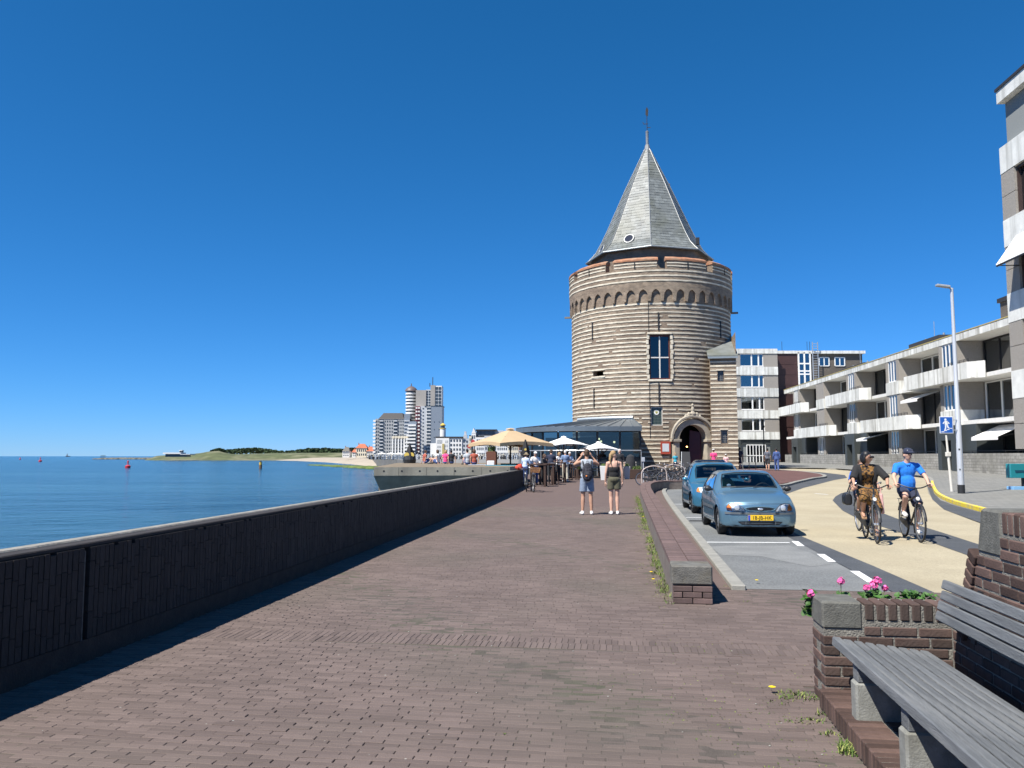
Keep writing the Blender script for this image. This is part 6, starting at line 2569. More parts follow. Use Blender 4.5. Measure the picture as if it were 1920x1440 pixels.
# ------------------------------------------------------------------ geraniums
M_LEAF = mat('geranium_leaf', (.045, .115, .022), .6, island=.35, var=.2, vscale=20, spec=.35)
M_PINK = mat('geranium_pink', (.75, .12, .36), .7, island=.2)
M_STEM = mat('geranium_stem', (.10, .16, .04), .7)
rl = random.Random(31)
def leaf(mb, c, r_, n_):
 n_ = n_.normalized()
 a = n_.orthogonal().normalized()
 b = n_.cross(a)
 k = 7
 off_ = rl.uniform(0, 6)
 ring_ = []
 for i in range(k):
  an = off_ + 2 * math.pi * i / k
  rr_ = r_ * (1 + .22 * math.cos(3 * an))
  ring_.append(c + (a * math.cos(an) + b * math.sin(an)) * rr_ + n_ * r_ * rl.uniform(.05, .3))
 mb.add([c] + ring_, [(0, i + 1, (i + 1) % k + 1) for i in range(k)])
def geranium(pos, w, d, h, nl, heads, lab, droop=False):
 g = thing('geranium', lab, 'flower', pos, 0, 'geraniums in the brick planter')
 q = MB()
 stm = MB()
 for i in range(nl):
  a = rl.uniform(0, 6.28)
  rr_ = math.sqrt(rl.random())
  c = Vector((w * rr_ * math.cos(a), d * rr_ * math.sin(a), h * rl.uniform(.05, 1) * (1 - .5 * rr_)))
  if droop:
   c.z = h * rl.uniform(-1.3, 1)
  leaf(q, c, rl.uniform(.014, .03), Vector((rl.uniform(-.7, .7), rl.uniform(-1, .3), rl.uniform(.4, 1))))
  if i % 3 == 0:
   stm.tube([(c.x * .3, c.y * .3, -.02), tuple(c)], .0025, 4)
 q.build('leaves', M_LEAF, g, fixn=False)
 for (x, y, z, r_) in heads:
  stm.tube([(x * .4, y * .4, 0), (x * .8, y * .8, z * .6), (x, y, z)], .003, 4)
  fl = MB()
  for i in range(26):
   d_ = Vector((rl.gauss(0, 1), rl.gauss(0, 1), rl.gauss(.25, .8))).normalized()
   leaf(fl, Vector((x, y, z)) + d_ * r_ * rl.uniform(.55, 1), .013, d_)
  fl.build('flower_head', M_PINK, g, fixn=False)
 stm.build('stems', M_STEM, g, fixn=False)
def gp(px, py, z):
 x, y = Zp(px, py, z)
 return Vector((x, y, z))
b0 = gp(1648, 1112, .62)
geranium(P(6.22, 1.76, .56), .10, .1, .10, 60, [(-.02, -.02, .125, .03), (.015, 0, .15, .032), (-.055, .01, .10, .026), (.07, 0, .10, .02)], 'pink geranium with the largest flower cluster in the planter')
geranium(P(6.22, 1.52, .56), .07, .06, .08, 26, [(.0, -.02, .15, .026)], 'thin geranium with a single pink head near the corner block')
geranium(P(6.22, 1.99, .56), .10, .09, .11, 70, [], 'leafy geranium without flowers beside the bench back')
geranium(P(6.22, 2.13, .56), .05, .05, .11, 14, [], 'sprig of small leaves at the right end of the planter')
geranium(P(5.96, 1.26, .60), .045, .07, .07, 70, [(-.035, -.1, .07, .026)], 'geranium hanging over the left side of the planter', droop=True)

# ------------------------------------------------------------------ weeds in the joints
M_WEED = mat('weed_green', (.075, .13, .02), .8, island=.4)
M_WEED2 = mat('weed_straw', (.20, .22, .06), .85, island=.3)
M_DAND = mat('dandelion_yellow', (.75, .55, .01), .7)
wd = MB()
def blade(c, h, lean, w, mi):
 a = rl.uniform(0, 6.28)
 d_ = Vector((math.cos(a), math.sin(a), 0))
 s_ = Vector((-d_.y, d_.x, 0)) * w
 t1 = c + d_ * lean * .4 + Vector((0, 0, h * .7))
 t2 = c + d_ * lean + Vector((0, 0, h))
 wd.add([c - s_, c + s_, t1 + s_ * .7, t1 - s_ * .7, t2], [(0, 1, 2, 3), (3, 2, 4)], mi)
def tuft(s, t, n, r_, h, straw=.4):
 for i in range(n):
  a = rl.uniform(0, 6.28)
  q_ = r_ * math.sqrt(rl.random())
  c = P(s + q_ * math.sin(a), t + q_ * math.cos(a), 0)
  c.z = gz(c.y) - .004
  blade(c, h * .8 * rl.uniform(.3, 1), h * rl.uniform(.3, 1.2), rl.uniform(.002, .005), 1 if rl.random() < straw else 0)
s = 8.9
while s < 33:
 dens = max(.15, mnoise.noise(Vector((s * .6, 3, 0))) + .45)
 if s > 9.15 and rl.random() < dens * 1.3:
  tuft(s, .50 - abs(rl.gauss(0, .05)), int(22 * dens) + 5, .07, .075)
 if rl.random() < .18:
  tuft(s, .38 - abs(rl.gauss(0, .1)), 7, .05, .025, .7)
 s += .07
for px, py, n, r_, h in ((1500, 1308, 130, .10, .035), (1480, 1302, 60, .07, .03), (1455, 1318, 30, .06, .02), (1522, 1353, 50, .05, .03), (1482, 1350, 30, .05, .02), (1600, 1412, 90, .05, .06), (1590, 1398, 50, .04, .05),
      (1470, 1262, 20, .06, .015), (1510, 1247, 15, .04, .015), (1240, 1118, 30, .09, .02), (1400, 1128, 16, .06, .015), (1225, 1095, 24, .07, .02), (1545, 1340, 30, .04, .04), (1345, 1118, 16, .06, .02), (1372, 1100, 30, .12, .02),
      (1440, 1290, 18, .07, .012), (1500, 1220, 14, .07, .01), (1490, 1200, 14, .07, .01), (1460, 1240, 14, .07, .01), (1516, 1270, 16, .07, .014), (1430, 1335, 12, .06, .012), (945, 1376, 10, .02, .015), (1560, 1378, 30, .04, .03)):
 x, y = G(px, py)
 for i in range(n):
  a = rl.uniform(0, 6.28)
  q_ = r_ * math.sqrt(rl.random())
  blade(Vector((x + 1.6 * q_ * math.cos(a), y + q_ * math.sin(a) * 1.2, -.006)), h * rl.uniform(.4, 1), h * rl.uniform(.3, 1.3), rl.uniform(.002, .005), 1 if rl.random() < .35 else 0)
# moss and grass along the joints
for i in range(420):
 s = rl.uniform(4.2, 8.6)
 t = rl.gauss(.85, .35) - (s - 5) * .08
 if t > 1.2:
  continue
 c = P(round(s / .0535) * .0535 + .027, t, -.006)
 for k in range(3):
  blade(c + E2 * rl.uniform(-.05, .05), rl.uniform(.004, .010), .008, .004, 1 if rl.random() < .5 else 0)
for px, py in ((1221, 1078), (1225, 1092), (1419, 1094), (1448, 1300), (1206, 972)):
 x, y = G(px, py)
 for i in range(14):
  a = 2 * math.pi * i / 14
  wd.add([(x, y, .035), (x + .024 * math.cos(a), y + .024 * math.sin(a), .045), (x + .024 * math.cos(a + .5), y + .024 * math.sin(a + .5), .045), (x, y, .052)], [(0, 1, 2), (1, 2, 3)], 2)
wd.build('weeds', [M_WEED, M_WEED2, M_DAND], fixn=False, kind='stuff', label='green weeds, straw and yellow dandelions in the paving joints', cat='weeds')
# specks of grit and petals on the paving
gt = MB()
for i in range(170):
 s, t = rl.uniform(3.4, 12), rl.uniform(-3.6, 1.1)
 c = P(s, t, .001)
 w = rl.uniform(.003, .008)
 gt.ell(c, (w, w * rl.uniform(.4, 1), w * .4), 6, 4)
gt.build('grit', mat('pale_grit', (.34, .33, .30), .9), fixn=False, kind='stuff', label='pale specks of grit scattered on the brick promenade', cat='grit')

# ================================================================== cars
def catmull(ps, u):
 n = len(ps)
 i = min(int(u), n - 2)
 t = u - i
 p0, p1, p2, p3 = ps[max(i - 1, 0)], ps[i], ps[i + 1], ps[min(i + 2, n - 1)]
 return tuple(.5 * (2 * b + (c - a) * t + (2 * a - 5 * b + 4 * c - d) * t * t + (3 * b - a - 3 * c + d) * t ** 3) for a, b, c, d in zip(p0, p1, p2, p3))

def in_poly(x, y, poly):
 c = False
 n = len(poly)
 for i in range(n):
  x0, y0 = poly[i]
  x1, y1 = poly[i - 1]
  if (y0 > y) != (y1 > y) and x < (x1 - x0) * (y - y0) / (y1 - y0) + x0:
   c = not c
 return c

def shrink(poly, k):
 cx_ = sum(p[0] for p in poly) / len(poly)
 cy_ = sum(p[1] for p in poly) / len(poly)
 out = []
 for x, y in poly:
  d = math.hypot(x - cx_, y - cy_)
  f = max(0, (d - k) / d)
  out.append((cx_ + (x - cx_) * f, cy_ + (y - cy_) * f))
 return out

def mirror(poly):
 return [(-x, y) for x, y in poly][::-1]

class Car:
 """body swept through stations; glass, lamps and trims are laid on it by casting their outlines onto the skin"""
 def __init__(self, name, label, paint, loc, rz, st, rwheel=.29, axles=(-1.22, 1.22), width=.80, detail=True):
  self.t = thing(name, label, 'car', loc, rz, 'cars parked in the lane')
  self.paint = paint
  NU, NV = 92, 40
  m = len(st[0][1])
  full = []
  for y, half, cv in st:
   pts = [(x, y + cv * (x / .8) ** 2, z) for x, z in half]
   full.append(pts)
  grid = []
  for i in range(NU + 1):
   u = i / NU * (len(st) - 1)
   prof = [catmull([full[k][j] for k in range(len(st))], u) for j in range(m)]
   row = []
   for j in range(NV + 1):
    v = j / NV * (m - 1)
    p = catmull(prof, v)
    row.append((max(p[0], 0), p[1], p[2]))
   row[0] = (0, row[0][1], row[0][2])
   row[-1] = (0, row[-1][1], row[-1][2])
   grid.append(row)
  ra = rwheel + .045
  def arch(p):
   x, y, z = p
   if x > width * .62 and z < rwheel + ra + .05:
    for a in axles:
     d = math.hypot(y - a, z - rwheel)
     if d < ra and d > 1e-6:
      return (x, a + (y - a) * ra / d, rwheel + (z - rwheel) * ra / d), True
   return p, False
  vs, ins = [], []
  for row in grid:
   for p in row:
    q_, f = arch(p)
    vs.append(q_)
    ins.append(f)
  fs = []
  W_ = NV + 1
  for i in range(NU):
   for j in range(NV):
    k = (i * W_ + j, i * W_ + j + 1, (i + 1) * W_ + j + 1, (i + 1) * W_ + j)
    if all(ins[a] for a in k):
     continue
    fs.append(k)
  n = len(vs)
  allv = vs + [(-x, y, z) for x, y, z in vs]
  allf = [f[::-1] for f in fs] + [tuple(a + n for a in f) for f in fs]
  capf = [tuple(j for j in range(W_)), tuple(NU * W_ + j for j in range(W_))[::-1]]
  allf += [f[::-1] for f in capf] + [tuple(a + n for a in f) for f in capf]
  bm = bmesh.new()
  bv = [bm.verts.new(p) for p in allv]
  for f in allf:
   try:
    bm.faces.new([bv[a] for a in f])
   except ValueError:
    pass
  bmesh.ops.remove_doubles(bm, verts=bm.verts, dist=1e-4)
  bmesh.ops.recalc_face_normals(bm, faces=bm.faces)
  self.bm = bm
  self.bvh = BVHTree.FromBMesh(bm)
  self.holes = []
  self.rw, self.axles, self.width = rwheel, axles, width

 def hit(self, a, b, axis, side=1):
  """point on the skin: axis 'y' = seen from the front (a = x, b = z); 'Y' from the rear; 'x' from a side (a = y, b = z); 'z' from above"""
  if axis == 'y':
   r = self.bvh.ray_cast(Vector((a, -5, b)), Vector((0, 1, 0)))
  elif axis == 'Y':
   r = self.bvh.ray_cast(Vector((a, 5, b)), Vector((0, -1, 0)))
  elif axis == 'x':
   r = self.bvh.ray_cast(Vector((5 * side, a, b)), Vector((-side, 0, 0)))
  else:
   r = self.bvh.ray_cast(Vector((a, b, 5)), Vector((0, 0, -1)))
  return r

 def patch(self, name, poly, axis, m, parent=None, off=.006, side=1, cell=.06, hole=None, smooth=True):
  bm = bmesh.new()
  bm.faces.new([bm.verts.new((a, b, 0)) for a, b in poly])
  x0, x1 = min(p[0] for p in poly), max(p[0] for p in poly)
  y0, y1 = min(p[1] for p in poly), max(p[1] for p in poly)
  for lo, hi, no in ((x0, x1, (1, 0, 0)), (y0, y1, (0, 1, 0))):
   k = int((hi - lo) / cell) + 1
   for i in range(1, k):
    c = lo + (hi - lo) * i / k
    bmesh.ops.bisect_plane(bm, geom=bm.verts[:] + bm.edges[:] + bm.faces[:], plane_co=(c, c, 0), plane_no=no)
  bmesh.ops.triangulate(bm, faces=bm.faces)
  last = None
  for v in bm.verts:
   r = self.hit(v.co.x, v.co.y, axis, side)
   if r[0] is None:
    r = last
   if r is None:
    continue
   last = r
   n_ = r[1]
   p = r[0].copy()
   if axis == 'y':
    p = Vector((v.co.x, p.y, v.co.y))
   elif axis == 'Y':
    p = Vector((v.co.x, p.y, v.co.y))
   elif axis == 'x':
    p = Vector((p.x, v.co.x, v.co.y))
   else:
    p = Vector((v.co.x, v.co.y, p.z))
   v.co = p + n_ * off
  bmesh.ops.recalc_face_normals(bm, faces=bm.faces)
  me = bpy.data.meshes.new(name)
  bm.to_mesh(me)
  bm.free()
  me.materials.append(m)
  if smooth:
   me.polygons.foreach_set('use_smooth', [True] * len(me.polygons))
  if hole:
   self.holes.append((shrink(poly, hole), axis, side))
  return link(name, me, parent or self.t)

 def border(self, name, poly, axis, m, w, parent, off=.008, side=1):
  pts = []
  for a, b in poly:
   r = self.hit(a, b, axis, side)
   if r[0] is None:
    continue
   p = r[0]
   pts.append(p + r[1] * off)
  q = MB()
  q.tube(pts, w, 5, closed=True)
  return q.build(name, m, parent)

 def finish(self):
  bm = self.bm
  dead = []
  for f in bm.faces:
   c = f.calc_center_median()
   n_ = f.normal
   for poly, axis, side in self.holes:
    if axis == 'y' and n_.y < -.05 and in_poly(c.x, c.z, poly) and c.y < 0:
     dead.append(f)
     break
    if axis == 'Y' and n_.y > .05 and in_poly(c.x, c.z, poly) and c.y > 0:
     dead.append(f)
     break
    if axis == 'x' and c.x * side > 0 and n_.x * side > .3 and in_poly(c.y, c.z, poly):
     dead.append(f)
     break
  bmesh.ops.delete(bm, geom=dead, context='FACES')
  for f in bm.faces:
   f.smooth = True
   c = f.calc_center_median()
   well = any(math.hypot(c.y - a, c.z - self.rw) < self.rw + .06 for a in self.axles) and abs(c.x) < self.width * .93
   if c.z < .75 and (f.normal.z < -.5 or (well and c.z < self.rw * 2 + .1 and abs(f.normal.x) < .7) or (well and f.normal.x * c.x < 0)):
    f.material_index = 1
  me = bpy.data.meshes.new('body')
  bm.to_mesh(me)
  bm.free()
  me.materials.append(self.paint)
  me.materials.append(M_BLKPL)
  self.body = link('body', me, self.t)

 def wheels(self, hub):
  tyre = MB()
  r = self.rw
  tyre.lathe([(r * .62, -.085), (r * .93, -.09), (r, -.06), (r, .06), (r * .93, .09), (r * .62, .085)], 28, axis='x', cap=False)
  tm = tyre.mesh('tyre', mat('tyre_rubber', (.018, .018, .019), .8), smooth=40)
  rim = MB()
  rim.lathe([(r * .64, -.03), (r * .64, .065), (r * .56, .06), (r * .5, .045), (r * .18, .05), (r * .16, .07), (.001, .07)], 28, axis='x', cap=False)
  for k in range(7):
   a = 2 * math.pi * k / 7
   rim.ob((.055, math.cos(a) * r * .38, math.sin(a) * r * .38), (.012, 0, 0), (0, math.cos(a) * r * .22, math.sin(a) * r * .22), (0, -math.sin(a) * .022, math.cos(a) * .022))
  rm = rim.mesh('rim', hub, smooth=30)
  dk = MB().lathe([(r * .63, -.05), (.001, -.05)], 20, axis='x', cap=False).lathe([(r * .6, -.07), (.001, -.075)], 20, axis='x', cap=False).mesh('dark_backing', M_BLKPL)  # dark discs added to close the wheel's back against bright sky reflections
  for a in self.axles:
   for sx in (-1, 1):
    w = thing('wheel', None, None, (sx * (self.width - .10), a, r))
    w.parent = self.t
    if sx < 0:
     w.rotation_euler = (0, 0, math.pi)
    link('tyre', tm, w)
    link('rim', rm, w)
    link('dark_backing', dk, w)

 def interior(self, seat, floor=.32, vest=None):
  q = MB()
  q.bb(-self.width * .72, self.width * .72, -.95, 1.3, floor - .04, floor)
  q.build('cabin_floor', MATS['dark_interior'], self.t)
  q = MB()
  q.bb(-self.width * .78, self.width * .78, -.95, -.55, .55, .80)
  d = q.build('dashboard', mat('dash_plastic', (.03, .032, .035), .7), self.t, bevel=.04)
  for sx in (-.34, .34):
   q = MB()
   q.ell((sx, .05, .55), (.24, .26, .1), 12, 8)
   q.ell((sx, .30, .80), (.22, .10, .33), 12, 8)
   q.ell((sx, .36, 1.14), (.12, .06, .09), 10, 6)
   link('seat', blob(q, 'seat', seat, .035, 2), self.t)
  q = MB()
  q.ell((0, .95, .58), (.55, .22, .12), 12, 8)
  q.ell((0, 1.18, .80), (.55, .1, .26), 12, 8)
  link('rear_seat', blob(q, 'rear_seat', seat, .04, 2), self.t)
  q = MB()
  c = Vector((.34, -.42, .88))
  ring_ = [c + Vector((math.cos(a) * .18, -math.sin(a) * .06, math.sin(a) * .17)) for a in [2 * math.pi * i / 20 for i in range(20)]]
  q.tube(ring_, .014, 6, closed=True)
  q.tube([c + Vector((-.17, 0, 0)), c + Vector((.17, 0, 0))], .016, 5)
  q.build('steering_wheel', MATS['dash_plastic'], self.t)
  if vest:
   q = MB()
   q.ell((-.36, .15, .93), (.20, .07, .24), 10, 8)
   q.ell((-.30, .12, .70), (.17, .08, .18), 10, 8)
   link('safety_vest', blob(q, 'safety_vest', vest, .03, 2), self.t)

def paint(name, col):
 return mat(name, col, .32, metal=.45, coat=.8, spec=.5, var=.04, vscale=2)
M_BLKPL = mat('black_trim', (.02, .021, .023), .5)
M_GREYPL = mat('grey_bumper_strip', (.10, .115, .125), .55)
M_LAMPG = glassmat('lamp_glass', (.9, .93, .95), .97)
M_REFL = mat('lamp_reflector', (.62, .65, .68), .3, metal=.2, spec=.8)
M_AMBER = mat('amber_lens', (.75, .22, .03), .3, spec=.6)
M_CARG = glassmat('car_glass', (.62, .68, .68), .93)
M_HUB = mat('silver_hubcap', (.42, .44, .46), .35, metal=.7)
M_SEAT = mat('car_seat_cloth', (.03, .033, .045), .9)
M_VEST = mat('hi_vis_yellow', (.62, .66, .03), .7)

def stations(h=1.33, w=.80, roof_y=0.0):
 k = h - 1.33
 #        y     half profile bottom->top (x, z)                                                                             curve
 return [(-1.90, [(0, .24), (.30, .235), (.55, .25), (.62, .38), (.60, .50), (.50, .57), (.25, .60), (0, .61)], .16),
   (-1.885, [(0, .20), (.42, .195), (.66, .22), (.72, .36), (.70, .54), (.58, .635), (.30, .66), (0, .67)], .20),
   (-1.80, [(0, .185), (.5, .18), (.735, .21), (.785, .37), (.765, .58), (.64, .70), (.34, .735), (0, .745)], .17),
   (-1.50, [(0, .18), (.5, .175), (w - .035, .20), (w, .38), (w - .02, .64), (.68, .785), (.36, .825), (0, .835)], .08),
   (-1.15, [(0, .18), (.5, .175), (w - .03, .20), (w + .015, .40), (w - .005, .70), (.71, .835), (.38, .88), (0, .89)], .03),
   (-.84, [(0, .18), (.5, .175), (w - .03, .20), (w + .01, .42), (w - .005, .76), (.70, .885), (.38, .935), (0, .95)], .04),
   (-.46, [(0, .18), (.5, .175), (w - .03, .20), (w + .008, .42), (w - .005, .83), (.655, 1.08), (.37, 1.16 + k * .6), (0, 1.175 + k * .6)], .06),
   (-.12, [(0, .18), (.5, .175), (w - .03, .20), (w + .008, .42), (w - .005, .85), (.585, 1.24 + k * .8), (.36, 1.295 + k), (0, 1.305 + k)], .05),
   (.30, [(0, .18), (.5, .175), (w - .03, .20), (w + .008, .42), (w - .006, .86), (.57, 1.265 + k), (.35, 1.32 + k), (0, 1.33 + k)], .0),
   (.85, [(0, .18), (.5, .175), (w - .03, .20), (w + .008, .42), (w - .01, .875), (.565, 1.255 + k), (.35, 1.31 + k), (0, 1.32 + k)], .0),
   (1.30, [(0, .19), (.5, .185), (w - .04, .21), (w - .0, .43), (w - .03, .89), (.55, 1.20 + k), (.34, 1.25 + k), (0, 1.26 + k)], -.03),
   (1.60, [(0, .22), (.48, .215), (w - .06, .25), (w - .03, .45), (w - .07, .88), (.55, 1.03), (.34, 1.07), (0, 1.08)], -.06),
   (1.78, [(0, .26), (.45, .255), (w - .10, .29), (w - .07, .46), (w - .11, .80), (.54, .92), (.32, .95), (0, .955)], -.10),
   (1.84, [(0, .30), (.40, .30), (w - .18, .33), (w - .16, .46), (w - .19, .70), (.5, .80), (.3, .83), (0, .835)], -.12)]

WS = [(-.60, .955), (-.30, .972), (0, .98), (.30, .972), (.60, .955), (.575, 1.10), (.52, 1.232), (.26, 1.268), (0, 1.275), (-.26, 1.268), (-.52, 1.232), (-.575, 1.10)]

def common(c, kz=0.0, dark=False):
 ws = [(x, z + (kz if z > 1.0 else 0)) for x, z in WS]
 w_ = c.patch('windscreen', ws, 'y', M_CARG, off=.004, hole=.03)
 c.border('screen_seal', ws, 'y', M_BLKPL, .012, w_)
 for side in (-1, 1):
  fw = [(-.50, .90), (.22, .915), (.22, 1.225 + kz), (-.02, 1.215 + kz), (-.30, 1.07)]
  rw = [(.30, .915), (1.02, .93), (.98, 1.10), (.86, 1.215 + kz), (.30, 1.228 + kz)]
  for nm, pl_ in (('front_side_window', fw), ('rear_side_window', rw)):
   g = c.patch(nm, pl_, 'x', M_CARG, side=side, off=.004, hole=.03)
   c.border('window_seal', pl_, 'x', M_BLKPL, .010, g, side=side)
  hx = [(-.58 + 0, .62), (-.58, .60), (.90, .62), (.90, .66)]
  c.patch('side_moulding', [(-.85, .50), (.86, .50), (.86, .57), (-.85, .57)], 'x', M_GREYPL, side=side, off=.012)
  c.patch('door_handle', [(.10, .80), (.27, .80), (.27, .835), (.10, .835)], 'x', M_BLKPL, side=side, off=.02)
  for yy in (-.62, .26):
   c.patch('door_seam', [(yy - .004, .28), (yy + .004, .28), (yy + .004, .86), (yy - .004, .86)], 'x', M_BLKPL, side=side, off=.003)
  q = MB()
  q.ell((side * .88, -.50, .93), (.085, .07, .062), 12, 8)
  q.bar((side * .74, -.48, .91), (side * .86, -.49, .92), .05, .04)
  mr = q.build('wing_mirror', c.paint if dark else M_BLKPL, c.t, smooth=50)
  q = MB()
  q.bb(side * .88 - .065, side * .88 + .065, -.436, -.432, .885, .975)
  q.build('mirror_glass', M_REFL, mr)
 rwp = [(-.50, 1.0), (.50, 1.0), (.46, 1.18 + kz), (-.46, 1.18 + kz)]
 c.patch('rear_window', rwp, 'Y', M_CARG, off=.004, hole=.03)

def front_fiesta(c):
 hl = [(.30, .52), (.36, .51), (.52, .515), (.66, .535), (.665, .60), (.62, .655), (.52, .675), (.42, .645), (.34, .58)]
 for poly, amb in ((hl, [(.565, .522), (.662, .54), (.662, .60), (.615, .655), (.575, .60)]), (mirror(hl), mirror([(.565, .522), (.662, .54), (.662, .60), (.615, .655), (.575, .60)]))):
  h = c.patch('headlight', poly, 'y', M_REFL, off=.004, cell=.03)
  c.patch('indicator', amb, 'y', M_AMBER, h, off=.010, cell=.03)
  c.border('lamp_rim', poly, 'y', M_BLKPL, .006, h)
  sx = 1 if poly[0][0] > 0 else -1
  r = c.hit(sx * .47, .585, 'y')
  q = MB()
  q.lathe([(.062, 0), (.05, .02), (.02, .03)], 16, c=r[0] + Vector((0, -.012, 0)), axis='y')
  q.build('reflector_bowl', mat('lamp_bowl', (.55, .58, .62), .2, metal=.4), h, smooth=True)
  c.patch('lamp_cover', poly, 'y', M_LAMPG, h, off=.022, cell=.03)
 gr_ = [(.31 * math.cos(a), .565 + .047 * math.sin(a) + .012 * math.cos(2 * a) * 0) for a in [2 * math.pi * i / 24 for i in range(24)]]
 g = c.patch('grille', gr_, 'y', mat('grille_black', (.008, .008, .009), .4), off=.010, cell=.03)
 c.border('grille_rim', gr_, 'y', c.paint, .012, g)
 for k in range(4):
  z = .54 + k * .017
  hw = .28 * math.sqrt(max(.05, 1 - ((z - .565) / .047) ** 2))
  c.patch('grille_bar', [(-hw, z - .003), (hw, z - .003), (hw, z + .003), (-hw, z + .003)], 'y', M_BLKPL, g, off=.016)
 r = c.hit(0, .565, 'y')
 q = MB()
 q.ell(r[0] + Vector((0, -.022, 0)), (.058, .012, .024), 18, 8)
 q.build('badge', mat('badge_silver', (.75, .77, .8), .25, metal=.8), c.t, smooth=True)
 c.patch('bumper_strip', [(-.70, .452), (-.35, .452), (0, .455), (.35, .452), (.70, .452), (.70, .498), (.35, .495), (0, .497), (-.35, .495), (-.70, .498)], 'y', M_GREYPL, off=.016)
 low = [(-.46, .305), (-.38, .245), (0, .235), (.38, .245), (.46, .305), (.3, .315), (0, .318), (-.3, .315)]
 lg = c.patch('lower_grille', low, 'y', MATS['grille_black'], off=.008, cell=.04)
 for x in (-.30, .30):
  c.patch('grille_divider', [(x - .006, .25), (x + .006, .25), (x + .012, .31), (x, .31)], 'y', M_GREYPL, lg, off=.016)
 c.patch('grille_bar', [(-.40, .275), (.40, .275), (.40, .283), (-.40, .283)], 'y', M_GREYPL, lg, off=.016)
 for sx in (-1, 1):
  c.patch('corner_vent', [(sx * .60, .235), (sx * .50, .215), (sx * .42, .222)], 'y', M_BLKPL, off=.006)
 c.patch('bonnet_seam', [(-.66, .665), (.66, .665), (.66, .671), (-.66, .671)], 'y', M_BLKPL, off=.002)

def number_plate(c, z, text):
 r = c.hit(0, z, 'y')
 y = r[0].y - .028
 q = MB()
 q.bb(-.26, .26, y, y + .02, z - .055, z + .055)
 p = q.build('number_plate', mat('plate_yellow', (.80, .50, .02), .45), c.t, bevel=.004)
 q = MB()
 q.bb(-.258, -.215, y - .002, y, z - .053, z + .053)
 q.build('plate_band', mat('plate_blue', (.02, .06, .45), .45), p)
 if text:
  cu = bpy.data.curves.new('plate_text', 'FONT')
  cu.body = text
  cu.size = .104
  cu.extrude = .001
  cu.offset = .0
  cu.align_x = 'CENTER'
  cu.align_y = 'CENTER'
  o = bpy.data.objects.new('plate_text', cu)
  COL.objects.link(o)
  o.location = (.022, y - .003, z - .002)
  o.rotation_euler = (math.pi / 2, 0, 0)
  me = evalmesh(o)
  bpy.data.objects.remove(o)
  me.materials.clear()
  me.materials.append(mat('plate_black', (.01, .01, .01), .5))
  link('plate_lettering', me, p, (.022, y - .003, z - .002), (math.pi / 2, 0, 0))

# the near car
M_P1 = paint('steel_blue_paint', (.13, .24, .325))
pos = P(18.7, 2.60, 0)
c1 = Car('parked_car', 'steel blue hatchback with yellow plate nearest in the parking lane', M_P1, pos, -AX + R(2.0), stations())
common(c1)
front_fiesta(c1)
number_plate(c1, .388, '18-JB-HK')
c1.finish()
c1.t.scale = (.95, .95, .97)
c1.wheels(M_HUB)
c1.interior(M_SEAT, vest=M_VEST)
q = MB()
q.tube([(0, -.05, 1.31), (0, .18, 1.62)], .006, 5)
q.build('aerial', M_BLKPL, c1.t)
for a, b in (((-.45, -.93, .955), (.12, -.86, .985)), ((.05, -.93, .965), (.58, -.80, 1.0))):
 q = MB()
 q.bar(a, b, .014, .012)
 q.build('wiper', M_BLKPL, c1.t)
q = MB()
q.ell((-.42, -.55, 1.0), (.05, .012, .035), 10, 6)
q.build('parking_disc', mat('disc_blue', (.35, .5, .75), .5), c1.t)
q = MB()
q.bar((-.09, -.16, 1.18), (.09, -.16, 1.18), .015, .05)
q.build('rear_view_mirror', M_BLKPL, c1.t)

# the second car
M_P2 = paint('teal_blue_paint', (.06, .21, .325))
pos = P(25.0, 2.62, 0)
c2 = Car('parked_car', 'teal blue rounder hatchback parked second, behind the steel blue one', M_P2, pos, -AX + R(1.5), stations(1.42, .81), .29)
common(c2, .075, True)
hl = [(.36, .60), (.52, .585), (.67, .60), (.69, .66), (.64, .73), (.52, .735), (.42, .70)]
for poly in (hl, mirror(hl)):
 sx = 1 if poly[0][0] > 0 else -1
 h = c2.patch('headlight', poly, 'y', M_REFL, off=.006, cell=.03)
 a_ = [(.60, .60), (.685, .61), (.685, .66), (.64, .725), (.615, .67)]
 c2.patch('indicator', a_ if sx > 0 else mirror(a_), 'y', M_AMBER, h, off=.012, cell=.03)
 r = c2.hit(sx * .5, .655, 'y')
 q = MB()
 q.lathe([(.055, 0), (.045, .02), (.02, .03)], 14, c=r[0] + Vector((0, -.012, 0)), axis='y')
 q.build('reflector_bowl', MATS['lamp_bowl'], h, smooth=True)
 c2.patch('lamp_cover', poly, 'y', M_LAMPG, h, off=.022, cell=.03)
c2.patch('grille', [(-.28, .58), (.28, .58), (.25, .64), (-.25, .64)], 'y', MATS['grille_black'], off=.008)
c2.patch('lower_grille', [(-.52, .30), (.52, .30), (.48, .40), (-.48, .40)], 'y', MATS['grille_black'], off=.008)
number_plate(c2, .48, None)
c2.finish()
c2.wheels(M_HUB)
c2.interior(M_SEAT)
# third car, dark, mostly hidden
M_P3 = paint('black_car_paint', (.015, .017, .025))
pos = P(31.6, 3.2, 0)
pos.z = gz(pos.y)
c3 = Car('parked_car', 'dark car parked third, only its roof showing', M_P3, pos, -AX, stations(1.46, .82), .30)
common(c3, .10, True)
c3.patch('grille', [(-.28, .58), (.28, .58), (.25, .64), (-.25, .64)], 'y', MATS['grille_black'], off=.008)
for poly in (hl, mirror(hl)):
 c3.patch('headlight', poly, 'y', M_REFL, off=.006, cell=.05)
c3.finish()
c3.wheels(M_HUB)
c3.interior(M_SEAT)

